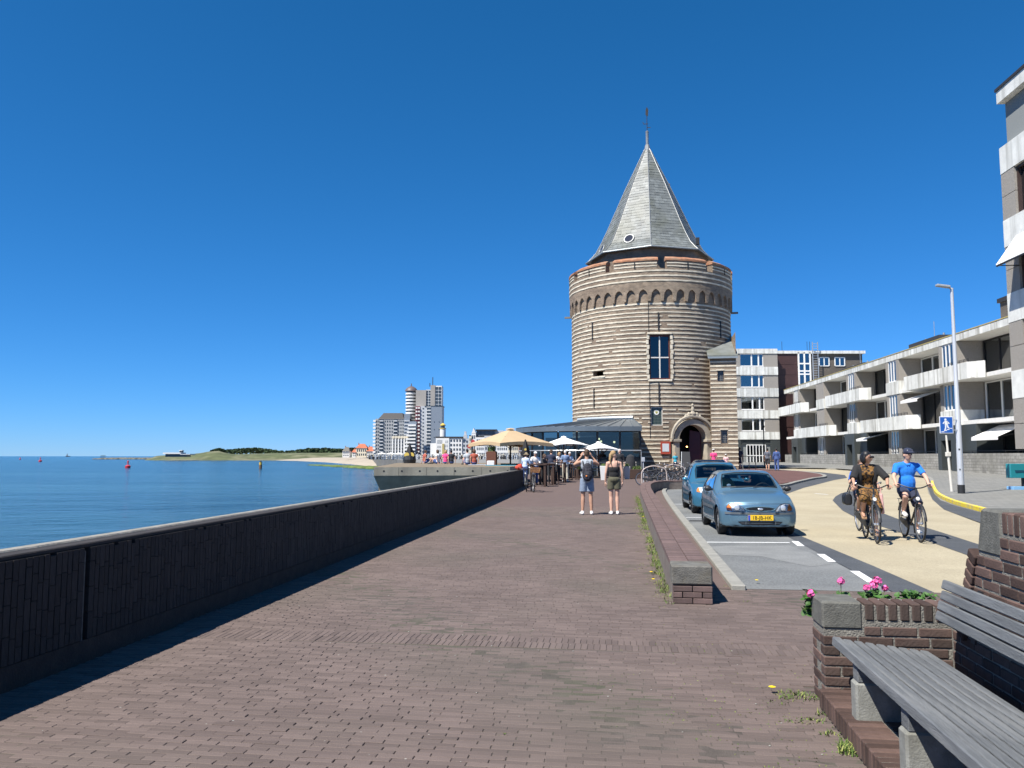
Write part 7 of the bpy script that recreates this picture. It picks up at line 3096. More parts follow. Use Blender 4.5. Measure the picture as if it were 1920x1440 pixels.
# ================================================================== people
M_SKIN = mat('skin_light', (.56, .34, .25), .6, var=.08, vscale=12, spec=.35)
M_SKIN2 = mat('skin_tanned', (.44, .25, .17), .6, var=.08, vscale=12, spec=.35)
M_EYE = mat('eye_dark', (.03, .02, .02), .3)
M_LIP = mat('lips', (.36, .13, .11), .6)
M_WSHOE = mat('white_sneaker', (.75, .74, .72), .6)
M_DSHOE = mat('dark_shoe', (.03, .028, .027), .6)
M_HBR = mat('hair_brown', (.075, .042, .024), .7, var=.3, vscale=40, stretch=(1, 1, .2))
M_HBL = mat('hair_blond', (.34, .22, .10), .7, var=.3, vscale=40, stretch=(1, 1, .2))
M_HBK = mat('hair_black', (.012, .011, .012), .5, var=.3, vscale=40)
M_HWH = mat('hair_white', (.62, .61, .58), .8, var=.1, vscale=40)

def cloth(name, col, var=.10, **kw):
 return mat(name, col, .85, var=var, vscale=9, bump=.35, bscale=25, sheen=.1, **kw)

REST = dict(pel=(0, 0, .95), waist=(0, .005, 1.09), chest=(0, .005, 1.29), neck=(0, .012, 1.46), head=(0, -.012, 1.615),
   shL=(.175, .01, 1.395), elL=(.23, .03, 1.12), wrL=(.245, -.05, .88), hipL=(.088, 0, .92), knL=(.098, -.015, .50), anL=(.10, .03, .085), toL=(.115, -.15, .035))

def hand(mb, wr, d, n, side, curl=.5, sc=1.0):
 """palm, four unequal fingers with a knuckle bend, thumb leaving the side of the palm"""
 d = Vector(d).normalized()
 n = Vector(n)
 n = (n - d * n.dot(d)).normalized()
 s = d.cross(n) * side
 wr = Vector(wr)
 pc = wr + d * .045 * sc
 M = Matrix(((s.x, d.x, n.x), (s.y, d.y, n.y), (s.z, d.z, n.z)))
 mb.ell(pc, (.040 * sc, .050 * sc, .017 * sc), 10, 6, 0, M)
 for i, (x, L_) in enumerate(((-.029, .060), (-.010, .072), (.010, .076), (.028, .068))):
  b = wr + d * .085 * sc + s * x * sc
  k = b + d * L_ * .5 * sc * math.cos(curl * .6) + n * L_ * .5 * sc * math.sin(curl * .6)
  t = k + d * L_ * .5 * sc * math.cos(curl * 1.6) + n * L_ * .5 * sc * math.sin(curl * 1.6)
  mb.cone(b, k, .0095 * sc, .0085 * sc, 6)
  mb.cone(k, t, .0085 * sc, .007 * sc, 6)
 b = wr + d * .03 * sc + s * .034 * sc
 k = b + (d * .6 + s * .7 + n * .3).normalized() * .035 * sc
 t = k + (d * .8 + s * .15 + n * .6).normalized() * .032 * sc
 mb.cone(b, k, .013 * sc, .011 * sc, 6)
 mb.cone(k, t, .011 * sc, .008 * sc, 6)

def person(label, loc, rz, h=1.75, pose=None, top=None, bottom=None, shoes=M_DSHOE, hair=(M_HBR, 'short'), hat=None, skin=M_SKIN,
  voxel=.02, fem=False, extra=None, curl=.5, hdir=None, look=0.0, glasses=False, group='people about the promenade', belly=0.0):
 J = {}
 base = dict(REST)
 for k, v in list(base.items()):
  if k.endswith('L'):
   base[k[:-1] + 'R'] = (-v[0], v[1], v[2])
 base.update(pose or {})
 for k, v in base.items():
  J[k] = Vector(v)
 t = thing('person', label, 'person', loc, rz, group)
 t.scale = (h / 1.75,) * 3
 hr = Matrix.Rotation(look, 3, 'Z')
 up = (J['head'] - J['neck']).normalized()
 sx = .9 if fem else 1.0
 b = MB()
 def tors(mb, g=0.0, low=True):
  q = (J['chest'] - J['waist']).normalized()
  mb.ell(J['chest'] + Vector((0, 0, .02)), ((.152 * sx + g), (.105 + g), (.165 + g)), 14, 9)
  mb.cone(J['shL'] * .8 + J['shR'] * .2, J['shR'] * .8 + J['shL'] * .2, .068 + g * .8, .068 + g * .8, 12)
  mb.ell(J['waist'], ((.128 * sx + g), (.092 + g + belly * .3), (.15 + g)), 14, 9)
  if belly:
   mb.ell(J['waist'] + Vector((0, -.05 - belly * .3, -.02)), (.12 + belly * .4 + g, .08 + belly + g, .15 + g * 3), 12, 8)
  if low:
   mb.ell(J['pel'], ((.155 + g) * (1.04 if fem else 1), (.112 + g), (.115 + g)), 14, 9)
  if fem:
   for s_ in (-1, 1):
    mb.ell(J['chest'] + Vector((s_ * .068, -.088, .0)), (.056 + g * .5, .05 + g * .5, .055 + g * .5), 10, 7)
 tors(b)
 b.cone(J['neck'] - up * .03, J['head'] - up * .06, .056 * sx, .05 * sx, 12)
 b.ell(J['head'] + up * .018, (.073, .092, .098), 14, 10)
 fw = hr @ Vector((0, -1, 0))
 b.ell(J['head'] - up * .05 + fw * .028, (.055, .062, .062), 12, 8)
 b.cone(J['head'] - up * .005 + fw * .088, J['head'] - up * .035 + fw * .102, .011, .015, 8)
 rt = hr @ Vector((1, 0, 0))
 for s_ in (-1, 1):
  b.ell(J['head'] + rt * s_ * .075 - up * .015 - fw * .005, (.012, .022, .032), 8, 6)
 for s_ in 'LR':
  b.cone(J['sh' + s_], J['el' + s_], .050 * sx, .038 * sx, 10)
  b.cone(J['el' + s_], J['wr' + s_], .039 * sx, .026, 10)
  b.cone(J['hip' + s_], J['kn' + s_], .083, .055, 12)
  b.cone(J['kn' + s_], J['kn' + s_].lerp(J['an' + s_], .32), .053, .056, 12)
  b.cone(J['kn' + s_].lerp(J['an' + s_], .3), J['an' + s_], .056, .036, 12)
  b.cone(J['an' + s_] - Vector((0, 0, .02)), J['to' + s_], .038, .028, 10)
 me = blob(b, 'body', [skin, M_EYE, M_LIP], voxel, 2)
 hm = MB()
 for s_, sg in (('L', 1), ('R', -1)):
  d = J['wr' + s_] - J['el' + s_]
  nn = Vector((-sg, -.25, 0)) if hdir is None else Vector(hdir[s_])
  if hdir and (s_ + 'd') in hdir:
   d = Vector(hdir[s_ + 'd'])
  hand(hm, J['wr' + s_], d, nn, sg, curl)
 for s_ in (-1, 1):
  hm.ell(J['head'] + rt * s_ * .032 + up * .005 + fw * .088, (.012, .006, .007), 8, 5, 1)
 hm.ell(J['head'] - up * .058 + fw * .090, (.022, .006, .007), 8, 5, 2)
 joinmesh(me, hm)
 bo = link('body', me, t)
 g = .016
 if top:
  m, sleeve, hem = top
  c = MB()
  tors(c, g, False)
  c.ell(J['pel'] + Vector((0, 0, hem)), (.158 + g, .118 + g, .12), 14, 9)
  for s_ in 'LR':
   if sleeve:
    f = min(sleeve, 1)
    e = J['sh' + s_].lerp(J['el' + s_], f)
    c.cone(J['sh' + s_], J['sh' + s_].lerp(J['el' + s_], .25), .066, .062, 12)
    c.tube([J['sh' + s_], e], [.066, .058], 12)
    if sleeve > 1:
     c.cone(J['el' + s_], J['el' + s_].lerp(J['wr' + s_], .05), .055, .052, 10)
     c.tube([J['el' + s_], J['el' + s_].lerp(J['wr' + s_], sleeve - 1)], [.052, .040], 12)
  # open the neck
  me = blob(c, 'shirt', m, voxel, 2)
  link('shirt', me, t)
 if bottom:
  m, fr = bottom
  c = MB()
  c.ell(J['pel'], (.162 + g, .12 + g, .115), 14, 9)
  for s_ in 'LR':
   f = min(fr, 1)
   loose = .028 if fr < 1.2 else .02
   c.cone(J['hip' + s_], J['hip' + s_].lerp(J['kn' + s_], .3 * f), .095, .092, 12)
   c.tube([J['hip' + s_], J['hip' + s_].lerp(J['kn' + s_], f)], [.098, .075 + loose if f < 1 else .072], 14)
   if fr > 1:
    c.cone(J['kn' + s_], J['kn' + s_].lerp(J['an' + s_], .05), .072, .068, 12)
    c.tube([J['kn' + s_], J['kn' + s_].lerp(J['an' + s_], min(1, fr - 1))], [.07, .062], 12)
  link('shorts' if fr < 1.2 else 'trousers', blob(c, 'bottoms', m, voxel, 2), t)
 if shoes:
  for s_ in 'LR':
   c = MB()
   a, to = J['an' + s_], J['to' + s_]
   dn = (to - a)
   c.cone(a - Vector((0, 0, .005)), a - Vector((0, 0, .04)), .045, .045, 10)
   c.cone(a - Vector((0, 0, .042)), to + dn.normalized() * .02, .046, .042, 10)
   c.cone(a - Vector((0, -.03, .045)), a - Vector((0, 0, .045)), .04, .044, 10)
   link('shoe', blob(c, 'shoe', shoes, .012, 1), t)
 if hair:
  m, style = hair
  c = MB()
  hc = J['head'] + up * .035
  back = -fw
  c.ell(hc + back * .018 + up * .012, (.083, .094, .086), 14, 9)
  if style == 'short':
   c.ell(hc + back * .045 - up * .03, (.070, .055, .08), 12, 8)
  elif style == 'pony':
   c.ell(hc + back * .05 - up * .03, (.072, .055, .085), 12, 8)
   c.cone(hc + back * .11 - up * .03, hc + back * .13 - up * .16, .042, .034, 10)
   c.cone(hc + back * .13 - up * .16, hc + back * .11 - up * .26, .034, .016, 10)
  elif style == 'bob':
   c.ell(hc + back * .05 - up * .05, (.088, .065, .12), 12, 8)
   for s_ in (-1, 1):
    c.ell(hc + rt * s_ * .078 + back * .02 - up * .06, (.024, .05, .085), 10, 7)
  elif style == 'bun':
   c.ell(hc + back * .04 - up * .03, (.088, .07, .10), 12, 8)
   for s_ in (-1, 1):
    c.ell(hc + rt * s_ * .07 + back * .03 - up * .07, (.03, .05, .06), 10, 7)
   c.ell(hc + back * .10 - up * .055, (.062, .05, .07), 10, 7)
   for s_ in (-1, 1):
    c.ell(hc + rt * s_ * .072 + back * .01 - up * .02, (.022, .045, .05), 10, 7)
  hm_ = blob(c, 'hair', m, .011, 1)
  # keep the face clear
  bm = bmesh.new()
  bm.from_mesh(hm_)
  kill = [v for v in bm.verts if (v.co - J['head']).dot(fw) > .062 and (v.co - J['head']).dot(up) < .062]
  bmesh.ops.delete(bm, geom=kill, context='VERTS')
  bm.to_mesh(hm_)
  bm.free()
  link('hair', hm_, t)
 if hat:
  m, style = hat
  c = MB()
  hc = J['head'] + up * .06
  if style == 'cap':
   c.ell(hc + up * .005, (.092, .108, .075), 14, 9)
   c.ell(hc + fw * .115 - up * .012, (.075, .085, .012), 12, 7, 0, hr)
  elif style == 'straw':
   c.ell(hc + up * .01, (.095, .105, .08), 14, 9)
   c.ell(hc - up * .02, (.17, .18, .014), 16, 7)
  link('hat', blob(c, 'hat', m, .011, 1), t)
 if glasses:
  c = MB()
  for s_ in (-1, 1):
   c.ell(J['head'] + rt * s_ * .036 + up * .004 + fw * .098, (.03, .008, .022), 10, 6)
   c.bar(J['head'] + rt * s_ * .066 + up * .008 + fw * .09, J['head'] + rt * s_ * .08 + up * .008 - fw * .01, .006, .008)
  c.bar(J['head'] - rt * .02 + up * .01 + fw * .102, J['head'] + rt * .02 + up * .01 + fw * .102, .006, .006)
  c.build('glasses', mat('dark_lens', (.015, .012, .012), .2), t)
 if extra:
  extra(t, J)
 return t, J

def strap(t, pts, r_, m, name='strap'):
 q = MB()
 q.tube(smoothpath(pts, 4), r_, 6)
 return q.build(name, m, t)

# ---------------------------------------------------------------- the couple in the middle of the promenade
M_DENIM = cloth('pale_denim', (.20, .25, .33), .2)
M_GREYT = cloth('grey_tank', (.33, .36, .40))
M_PACK = mat('backpack_print', (.010, .011, .018), .8, var=.8, vscale=14, stain=(.07, .065, .08), stain_amt=.8, stain_scale=22)
armsup = dict(elL=(.32, -.08, 1.33), wrL=(.135, -.13, 1.55), elR=(-.32, -.08, 1.33), wrR=(-.135, -.13, 1.55),
   knL=(.105, -.02, .50), anL=(.125, .03, .085), toL=(.15, -.13, .035), knR=(-.10, -.01, .50), anR=(-.115, .03, .085), toR=(-.14, -.14, .035))
def man_extra(t, J):
 # straps of the tank stay; pack is its own thing
 pass
mx, my = G(1101, 965)
person('man in grey tank top and denim shorts with backpack, hands raised to face', onG(mx, my), R(180), 1.80, armsup, (M_GREYT, None, .06), (M_DENIM, .74), M_WSHOE, (M_HBR, 'short'), None, M_SKIN2,
 voxel=.015, hdir={'L': (-.6, -.4, 0), 'R': (.6, -.4, 0), 'Ld': (-.4, -.1, 1), 'Rd': (.4, -.1, 1)}, curl=.7)
bk = thing('backpack', 'dark patterned backpack on the back of the man in denim shorts', 'backpack', onG(mx, my), R(180))
bk.scale = (1.80 / 1.75,) * 3
q = MB()
q.ell((0, .19, 1.13), (.15, .085, .25), 14, 10)
q.ell((0, .20, 1.05), (.145, .10, .17), 14, 10)
q.ell((0, .26, 1.02), (.11, .06, .13), 12, 8)
link('pack_body', blob(q, 'pack_body', M_PACK, .018, 2), bk)
for sx in (-1, 1):
 strap(bk, [(sx * .10, .13, 1.30), (sx * .115, .06, 1.425), (sx * .125, -.06, 1.43), (sx * .13, -.13, 1.32), (sx * .15, -.10, 1.12), (sx * .15, .06, .98)], .020, M_BLKPL, 'shoulder_strap')
q = MB()
q.ell((.04, .325, 1.03), (.022, .008, .022), 8, 6)
q.build('patch', mat('orange_patch', (.8, .25, .05), .6), bk)
q = MB()
q.tube([(-.035, .16, 1.39), (0, .17, 1.43), (.035, .16, 1.39)], .008, 5)
q.build('grab_handle', M_BLKPL, bk)
q = MB()
q.bb(-.075, .075, -.010, .0, -.038, .038)
ph_ = q.build('phone', mat('phone_white', (.7, .7, .72), .3), label='pale phone held up by the man with the backpack', cat='phone')
ph_.location = onG(mx, my) + Vector((0, .30, 1.66))

M_BTOP2 = cloth('black_top', (.008, .008, .009))
M_OLIVE = cloth('olive_shorts', (.085, .080, .048), .15)
wx_, wy_ = G(1152, 965)
def wom_extra(t, J):
 for sx in (-1, 1):
  strap(t, [(sx * .075, -.12, 1.33), (sx * .095, -.05, 1.45), (sx * .09, .06, 1.44), (sx * .07, .125, 1.30)], .009, M_BTOP2, 'top_strap')
 # fitted camisole: torso below the shoulder blades only
 c = MB()
 c.ell(J['chest'] + Vector((0, 0, -.06)), (.158, .118, .13), 14, 9)
 for s_ in (-1, 1):
  c.ell(J['chest'] + Vector((s_ * .068, -.088, 0)), (.064, .06, .06), 10, 7)
 c.ell(J['waist'] + Vector((0, 0, -.01)), (.135, .11, .15), 14, 9)
 me = blob(c, 'camisole', M_BTOP2, .015, 2)
 link('camisole', me, t)
person('blonde woman in black strap top and olive shorts beside the man with backpack', onG(wx_, wy_), R(180), 1.76,
 dict(elL=(.225, .03, 1.13), wrL=(.235, -.02, .89), elR=(-.225, .03, 1.13), wrR=(-.235, -.02, .89), anL=(.085, .03, .085), toL=(.10, -.15, .035), knL=(.085, -.015, .50),
   anR=(-.085, .03, .085), toR=(-.10, -.15, .035), knR=(-.085, -.015, .50)),
 None, (M_OLIVE, .56), M_WSHOE, (M_HBL, 'pony'), None, M_SKIN, voxel=.015, fem=True, extra=wom_extra, look=R(-60))

# ================================================================== bicycles
M_TYRE = mat('bike_tyre', (.02, .02, .021), .85)
M_STEEL = mat('bike_steel', (.45, .46, .48), .3, metal=.8)
def bicycle(label, loc, rz, frame, style='city', rim=None, group='bicycles', lean=0.0, wr=.345, rack=True, guard=True, basket=None, light=False, sad=.94, low=False):
 t = thing('bicycle', label, 'bicycle', loc, rz, group)
 t.rotation_euler = (0, lean, rz)
 yr, yf = .50, -.58
 def wheel(y, nm):
  w = thing(nm, None, None, (0, y, wr))
  w.parent = t
  q = MB()
  ring_ = [(0, wr * math.cos(a) * .955, wr * math.sin(a) * .955) for a in [2 * math.pi * i / 36 for i in range(36)]]
  q.tube(ring_, .0185, 7, closed=True)
  q.build('tyre', M_TYRE, w, smooth=True)
  q = MB()
  ring_ = [(0, (wr - .042) * math.cos(a), (wr - .042) * math.sin(a)) for a in [2 * math.pi * i / 36 for i in range(36)]]
  q.tube(ring_, .012, 6, closed=True)
  q.build('rim', rim or M_STEEL, w, smooth=True)
  q = MB()
  for k in range(14):
   a = 2 * math.pi * k / 14
   q.tube([(.02 if k % 2 else -.02, .02 * math.cos(a + .8), .02 * math.sin(a + .8)), (0, (wr - .04) * math.cos(a), (wr - .04) * math.sin(a))], .0022, 4, cap=False)
  q.lathe([(.022, -.045), (.03, -.02), (.022, 0), (.03, .02), (.022, .045)], 10, axis='x')
  q.build('spokes', M_STEEL, w, fixn=False)
  if guard:
   q = MB()
   for i in range(13):
    pass
   arc_ = [R(a) for a in (range(25, 200, 12) if y > 0 else range(10, 170, 12))]
   vs = []
   for a in arc_:
    yy, zz = -math.cos(a) * (wr + .025), math.sin(a) * (wr + .025)
    vs += [(-.026, yy * .985, zz * .985), (0, yy, zz), (.026, yy * .985, zz * .985)]
   fs = [(i * 3 + k, i * 3 + k + 1, i * 3 + 4 + k, i * 3 + 3 + k) for i in range(len(arc_) - 1) for k in (0, 1)]
   if y > 0:
    vs = [(x, -yy, zz) for x, yy, zz in vs]
   q.add(vs, fs)
   q.build('mudguard', M_BLKPL, w, fixn=False)
 wheel(yr, 'rear_wheel')
 wheel(yf, 'front_wheel')
 bb_, hd, st_t = Vector((0, .05, .29)), Vector((0, -.40, .88)), Vector((0, .215, .74))
 hdl = Vector((0, -.435, .70))
 q = MB()
 if style == 'step':
  q.tube(smoothpath([hdl, (0, -.25, .48), (0, -.06, .36), tuple(bb_)], 4), .023, 8)
  q.tube(smoothpath([hd + Vector((0, .01, -.05)), (0, -.2, .62), (0, .0, .52), (0, .12, .50)], 4), .018, 8)
 else:
  q.tube([hdl, bb_], .021, 8)
  q.tube([hd + Vector((0, 0, -.03)), st_t + Vector((0, -.02, -.02))], .019, 8)
 q.tube([bb_, st_t], .018, 8)
 q.tube([hd, hdl], .022, 8)
 for sx in (-1, 1):
  q.tube([bb_ + Vector((sx * .02, .02, 0)), (sx * .06, yr, wr)], .011, 6)
  q.tube([st_t + Vector((sx * .015, 0, -.02)), (sx * .06, yr, wr)], .009, 6)
 q.lathe([(.032, -.045), (.032, .045)], 10, c=bb_, axis='x')
 q.build('frame', frame, t, smooth=40, fixn=False)
 q = MB()
 for sx in (-1, 1):
  q.tube(smoothpath([hdl + Vector((sx * .03, 0, -.01)), (sx * .05, -.50, .5), (sx * .05, yf, wr)], 3), .012, 6)
 q.tube([hdl + Vector((-.035, 0, -.01)), hdl + Vector((.035, 0, -.01))], .014, 6)
 q.build('fork', frame, t, smooth=True, fixn=False)
 q = MB()
 hz = 1.06
 if low:
  q.tube([hd, (0, -.36, .95)], .014, 6)
  q.tube([(-.26, -.38, .96), (.26, -.38, .96)], .012, 6)
  gripc = [((sx * .24, -.38, .96), (sx * .30, -.38, .96)) for sx in (-1, 1)]
 else:
  q.tube([hd, (0, -.385, 1.0)], .014, 6)
  q.tube(smoothpath([(-.30, -.20, hz - .02), (-.27, -.30, hz), (-.10, -.385, 1.0), (.10, -.385, 1.0), (.27, -.30, hz), (.30, -.20, hz - .02)], 4), .012, 6)
  gripc = [((sx * .283, -.27, hz - .005), (sx * .302, -.17, hz - .025)) for sx in (-1, 1)]
 hb = q.build('handlebar', M_STEEL if style == 'city' else M_BLKPL, t, smooth=True, fixn=False)
 for a, b in gripc:
  q = MB()
  q.tube([a, b], .017, 8)
  q.build('grip', M_BLKPL, hb, smooth=40)
 q = MB()
 q.ell((0, .29, sad), (.085, .11, .035), 12, 7)
 q.ell((0, .18, sad + .005), (.035, .11, .028), 10, 6)
 link('saddle', blob(q, 'saddle', M_BLKPL, .013, 1), t)
 MB().tube([st_t + Vector((0, -.005, -.03)), (0, .26, sad - .01)], .014, 8).build('seat_post', M_STEEL, t)
 q = MB()
 q.lathe([(.09, -.006), (.09, .006)], 18, c=bb_ + Vector((-.055, 0, 0)), axis='x')
 for sx, dz, dy in ((-1, .165, -.03), (1, -.165, .03)):
  q.bar(bb_ + Vector((sx * .06, 0, 0)), bb_ + Vector((sx * .075, dy, dz)), .018, .025, up=(1, 0, 0))
  q.bb(sx * .12 - .05, sx * .12 + .05, bb_.y + dy - .04, bb_.y + dy + .04, bb_.z + dz - .012, bb_.z + dz + .012)
 q.build('crank', M_BLKPL, t, fixn=False)
 q = MB()
 q.slab([(-.075, .0, .36), (-.075, .46, .39), (-.075, .53, wr), (-.075, .46, .30), (-.075, .0, .20), (-.075, -.05, .28)], (.03, 0, 0))
 q.build('chain_guard', M_BLKPL, t, bevel=.006)
 if rack:
  q = MB()
  for sx in (-1, 1):
   q.tube([(sx * .05, .30, .74), (sx * .05, .74, .745)], .007, 5)
   q.tube([(sx * .05, .64, .745), (sx * .065, yr, wr)], .006, 5)
  for k in range(4):
   q.tube([(-.05, .36 + k * .12, .742), (.05, .36 + k * .12, .742)], .005, 5)
  q.build('rack', M_BLKPL, t, fixn=False)
 q = MB()
 q.lathe([(.03, -.03), (.036, .0), (.03, .012)], 12, c=(0, -.50, .80), axis='y')
 q.build('headlamp', mat('lamp_white', (.8, .8, .75), .2, **({'emit': ((1, .9, .6), 2.5)} if light else {})), t, smooth=40)
 if basket:
  bt = basket
  b = thing('basket', None, None, (0, -.62, .86))
  b.parent = t
  q = MB()
  n = 4
  for z, k in ((0, .82), (.07, .88), (.14, .94), (.21, 1)):
   w, d = .21 * k, .15 * k
   q.tube([(-w, -d, z), (w, -d, z), (w, d, z), (-w, d, z)], .012, 6, closed=True)
  q.build('hoop', bt, b)
  q = MB()
  for i in range(9):
   f_ = -1 + i / 4
   q.tube([(f_ * .17, -.123, 0), (f_ * .21, -.15, .21)], .009, 5)
   q.tube([(f_ * .17, .123, 0), (f_ * .21, .15, .21)], .009, 5)
  for i in range(5):
   f_ = -1 + i / 2
   for sx in (-1, 1):
    q.tube([(sx * .17, f_ * .12, 0), (sx * .21, f_ * .148, .21)], .009, 5)
  q.bb(-.17, .17, -.12, .12, -.006, .004)
  q.build('wicker', bt, b, fixn=False)
 return t
M_FBK = mat('bike_black_paint', (.012, .013, .016), .35, coat=.4)
M_FGR = mat('bike_grey_paint', (.07, .08, .09), .35, coat=.4)
M_FWHT = mat('bike_white_paint', (.62, .62, .6), .35, coat=.4)
M_FRED = mat('bike_red_paint', (.25, .02, .02), .35, coat=.4)

# ---------------------------------------------------------------- riders
ride = dict(pel=(0, .25, .965), waist=(0, .235, 1.10), chest=(0, .17, 1.30), neck=(0, .13, 1.465), head=(0, .085, 1.615),
   shL=(.185, .15, 1.40), elL=(.285, -.02, 1.19), wrL=(.285, -.165, 1.075), shR=(-.185, .15, 1.40), elR=(-.285, -.02, 1.19), wrR=(-.285, -.165, 1.075),
   hipL=(.088, .22, .935), knL=(.125, -.10, .60), anL=(.118, .12, .215), toL=(.13, -.04, .145),
   hipR=(-.088, .22, .935), knR=(-.13, -.19, .83), anR=(-.115, .06, .54), toR=(-.125, -.11, .475))
M_BLUE = cloth('bright_blue_polo', (.008, .17, .62), .12)
M_NAVY = cloth('navy_cloth', (.016, .022, .05))
hd_r = {'L': (0, 0, -1), 'R': (0, 0, -1), 'Ld': (0, -.9, -.15), 'Rd': (0, -.9, -.15)}
bx_, by_ = G(1727, 1017)
ang = R(-11)
fw_ = Vector((math.sin(ang), -math.cos(ang), 0))
mloc = Vector((bx_, by_, 0)) - fw_ * .58
bicycle('black electric bicycle ridden by the man in the blue polo', mloc, ang, M_FBK, 'dark', M_FGR, group='bicycles on the road', sad=.885)
def cap_logo(t, J):
 q = MB()
 q.ell(J['head'] + Vector((0, -.105, .085)), (.035, .006, .012), 8, 6)
 q.build('cap_print', M_WSHOE, t)
 c = MB()
 for s_ in (-1, 1):
  c.tube([J['neck'] + Vector((s_ * .055, .02, .01)), J['neck'] + Vector((s_ * .05, -.05, -.01)), J['neck'] + Vector((s_ * .012, -.085, -.05))], .014, 6)
 c.build('collar', M_BLUE, t, smooth=True)
 q = MB()
 q.tube([J['wrL'] - Vector((.03, -.02, .0)), J['wrL'] + Vector((.03, .02, 0))], .012, 6)
 q.build('watch', M_BLKPL, t)
ride_m = dict(ride)
ride_m.update(head=(.01, .10, 1.62), neck=(0, .14, 1.465))
person('man in bright blue polo and navy cap riding a bicycle on the cream road', mloc, ang, 1.78, {k: (v[0], v[1], v[2] * .985) for k, v in ride_m.items()}, (M_BLUE, .72, .05), (M_NAVY, .80), M_WSHOE, (M_HBR, 'short'), (M_NAVY, 'cap'), M_SKIN,
 voxel=.014, hdir=hd_r, curl=1.1, extra=cap_logo, belly=.05, look=R(18), group='cyclists')
bx_, by_ = G(1645, 1019)
ang = R(-13)
fw_ = Vector((math.sin(ang), -math.cos(ang), 0))
wloc = Vector((bx_, by_, 0)) - fw_ * .58
bicycle('grey step-through bicycle ridden by the woman in the leopard dress', wloc, ang, M_FGR, 'step', M_FBK, group='bicycles on the road', sad=.885, light=True)
def leopard():
 m = mat('leopard_dress', (.16, .085, .03), .85, bump=.2, bscale=30)
 t = m.node_tree
 b = t.nodes['Principled BSDF']
 tc = _n(t, 'ShaderNodeTexCoord')
 vo = _n(t, 'ShaderNodeTexNoise')
 vo.inputs['Scale'].default_value = 22
 vo.inputs['Detail'].default_value = 3
 t.links.new(tc.outputs['Object'], vo.inputs['Vector'])
 cr = _n(t, 'ShaderNodeValToRGB')
 cr.color_ramp.elements[0].position = .44
 cr.color_ramp.elements[0].color = (.02, .012, .008, 1)
 cr.color_ramp.elements[1].position = .54
 cr.color_ramp.elements[1].color = (.24, .12, .03, 1)
 t.links.new(vo.outputs[0], cr.inputs[0])
 t.links.new(cr.outputs[0], b.inputs['Base Color'])
 return m
M_LEO = leopard()
M_CARD = cloth('black_cardigan', (.010, .010, .011))
def lady(t, J):
 # skirt over both thighs
 c = MB()
 c.ell(J['pel'], (.18, .15, .13), 14, 9)
 for s_ in 'LR':
  c.cone(J['hip' + s_], J['hip' + s_].lerp(J['kn' + s_], .95), .115, .10, 12)
 c.cone(J['hipL'].lerp(J['knL'], .5), J['hipR'].lerp(J['knR'], .5), .10, .10, 12)
 c.cone(J['hipL'].lerp(J['knL'], .85), J['hipR'].lerp(J['knR'], .6), .08, .08, 10)
 c.cone(J['hipR'].lerp(J['knR'], .7), J['hipR'].lerp(J['knR'], .7) - Vector((0, -.03, .16)), .09, .06, 10)
 link('skirt', blob(c, 'skirt', M_LEO, .016, 3), t)
 # cardigan: sleeves and open fronts
 c = MB()
 c.ell(J['chest'] + Vector((0, .045, .01)), (.185, .10, .18), 14, 9)
 for s_, sg in (('L', 1), ('R', -1)):
  c.ell(J['chest'] + Vector((sg * .135, -.03, -.02)), (.062, .10, .20), 12, 8)
  c.ell(J['waist'] + Vector((sg * .135, -.01, -.06)), (.058, .10, .18), 12, 8)
  c.cone(J['sh' + s_], J['sh' + s_].lerp(J['el' + s_], .3), .072, .07, 12)
  c.tube([J['sh' + s_], J['sh' + s_].lerp(J['el' + s_], .98)], [.072, .072], 12)
  c.cone(J['sh' + s_] * .9 + J['neck'] * .1, J['neck'] * .5 + J['sh' + s_] * .5, .06, .055, 10)
 c.ell(J['waist'] + Vector((0, .06, -.05)), (.17, .08, .19), 12, 8)
 link('cardigan', blob(c, 'cardigan', M_CARD, .016, 2), t)
 for s_ in 'LR':
  q = MB()
  a, to = J['an' + s_], J['to' + s_]
  d = (to - a).normalized()
  q.ob((a + to) / 2 - Vector((0, 0, .035)) + d * .01, d * .125, Vector((.042, 0, 0)), d.cross(Vector((1, 0, 0))) * .011)
  q.tube([a.lerp(to, .45) + Vector((-.042, 0, -.02)), a.lerp(to, .45) + Vector((0, 0, .03)), a.lerp(to, .45) + Vector((.042, 0, -.02))], .008, 5)
  q.tube([a + Vector((-.042, .0, -.01)), a + Vector((0, -.04, .005)), a + Vector((.042, 0, -.01))], .007, 5)
  q.build('sandal', mat('tan_sandal', (.30, .18, .10), .7), t)
ride_w = {k: (v[0], v[1], v[2] * .975) for k, v in ride.items()}
ride_w.update(elL=(.33, .0, 1.17), wrL=(.30, -.165, 1.05))
person('woman in leopard dress and black cardigan riding a bicycle, looking sideways', wloc, ang, 1.75, ride_w, (M_LEO, None, .05), None, None, (M_HBK, 'bob'), None, M_SKIN2,
 voxel=.014, fem=True, hdir=hd_r, curl=1.1, extra=lady, look=R(55), glasses=True, group='cyclists')
hb_ = thing('handbag', 'big black shoulder bag hanging at the side of the woman cyclist', 'bag', wloc + Vector((-.34, .22, 0)), ang)
q = MB()
q.bb(-.05, .05, -.18, .18, .66, .88)
q.bb(-.075, .075, -.16, .16, .68, .84)
link('bag_body', blob(q, 'bag_body', mat('black_leather', (.012, .012, .013), .45), .022, 6), hb_)
strap(hb_, [(0, -.16, .86), (.08, -.12, 1.05), (.18, -.05, 1.30), (.20, .04, 1.40), (.16, .12, 1.25), (.04, .16, .90)], .013, MATS['black_leather'], 'bag_strap')
pk_ = thing('shopping_bag', 'pale pink bag hanging on the far side of the woman cyclist', 'bag', wloc + Vector((.26, .12, 0)), ang)
q = MB()
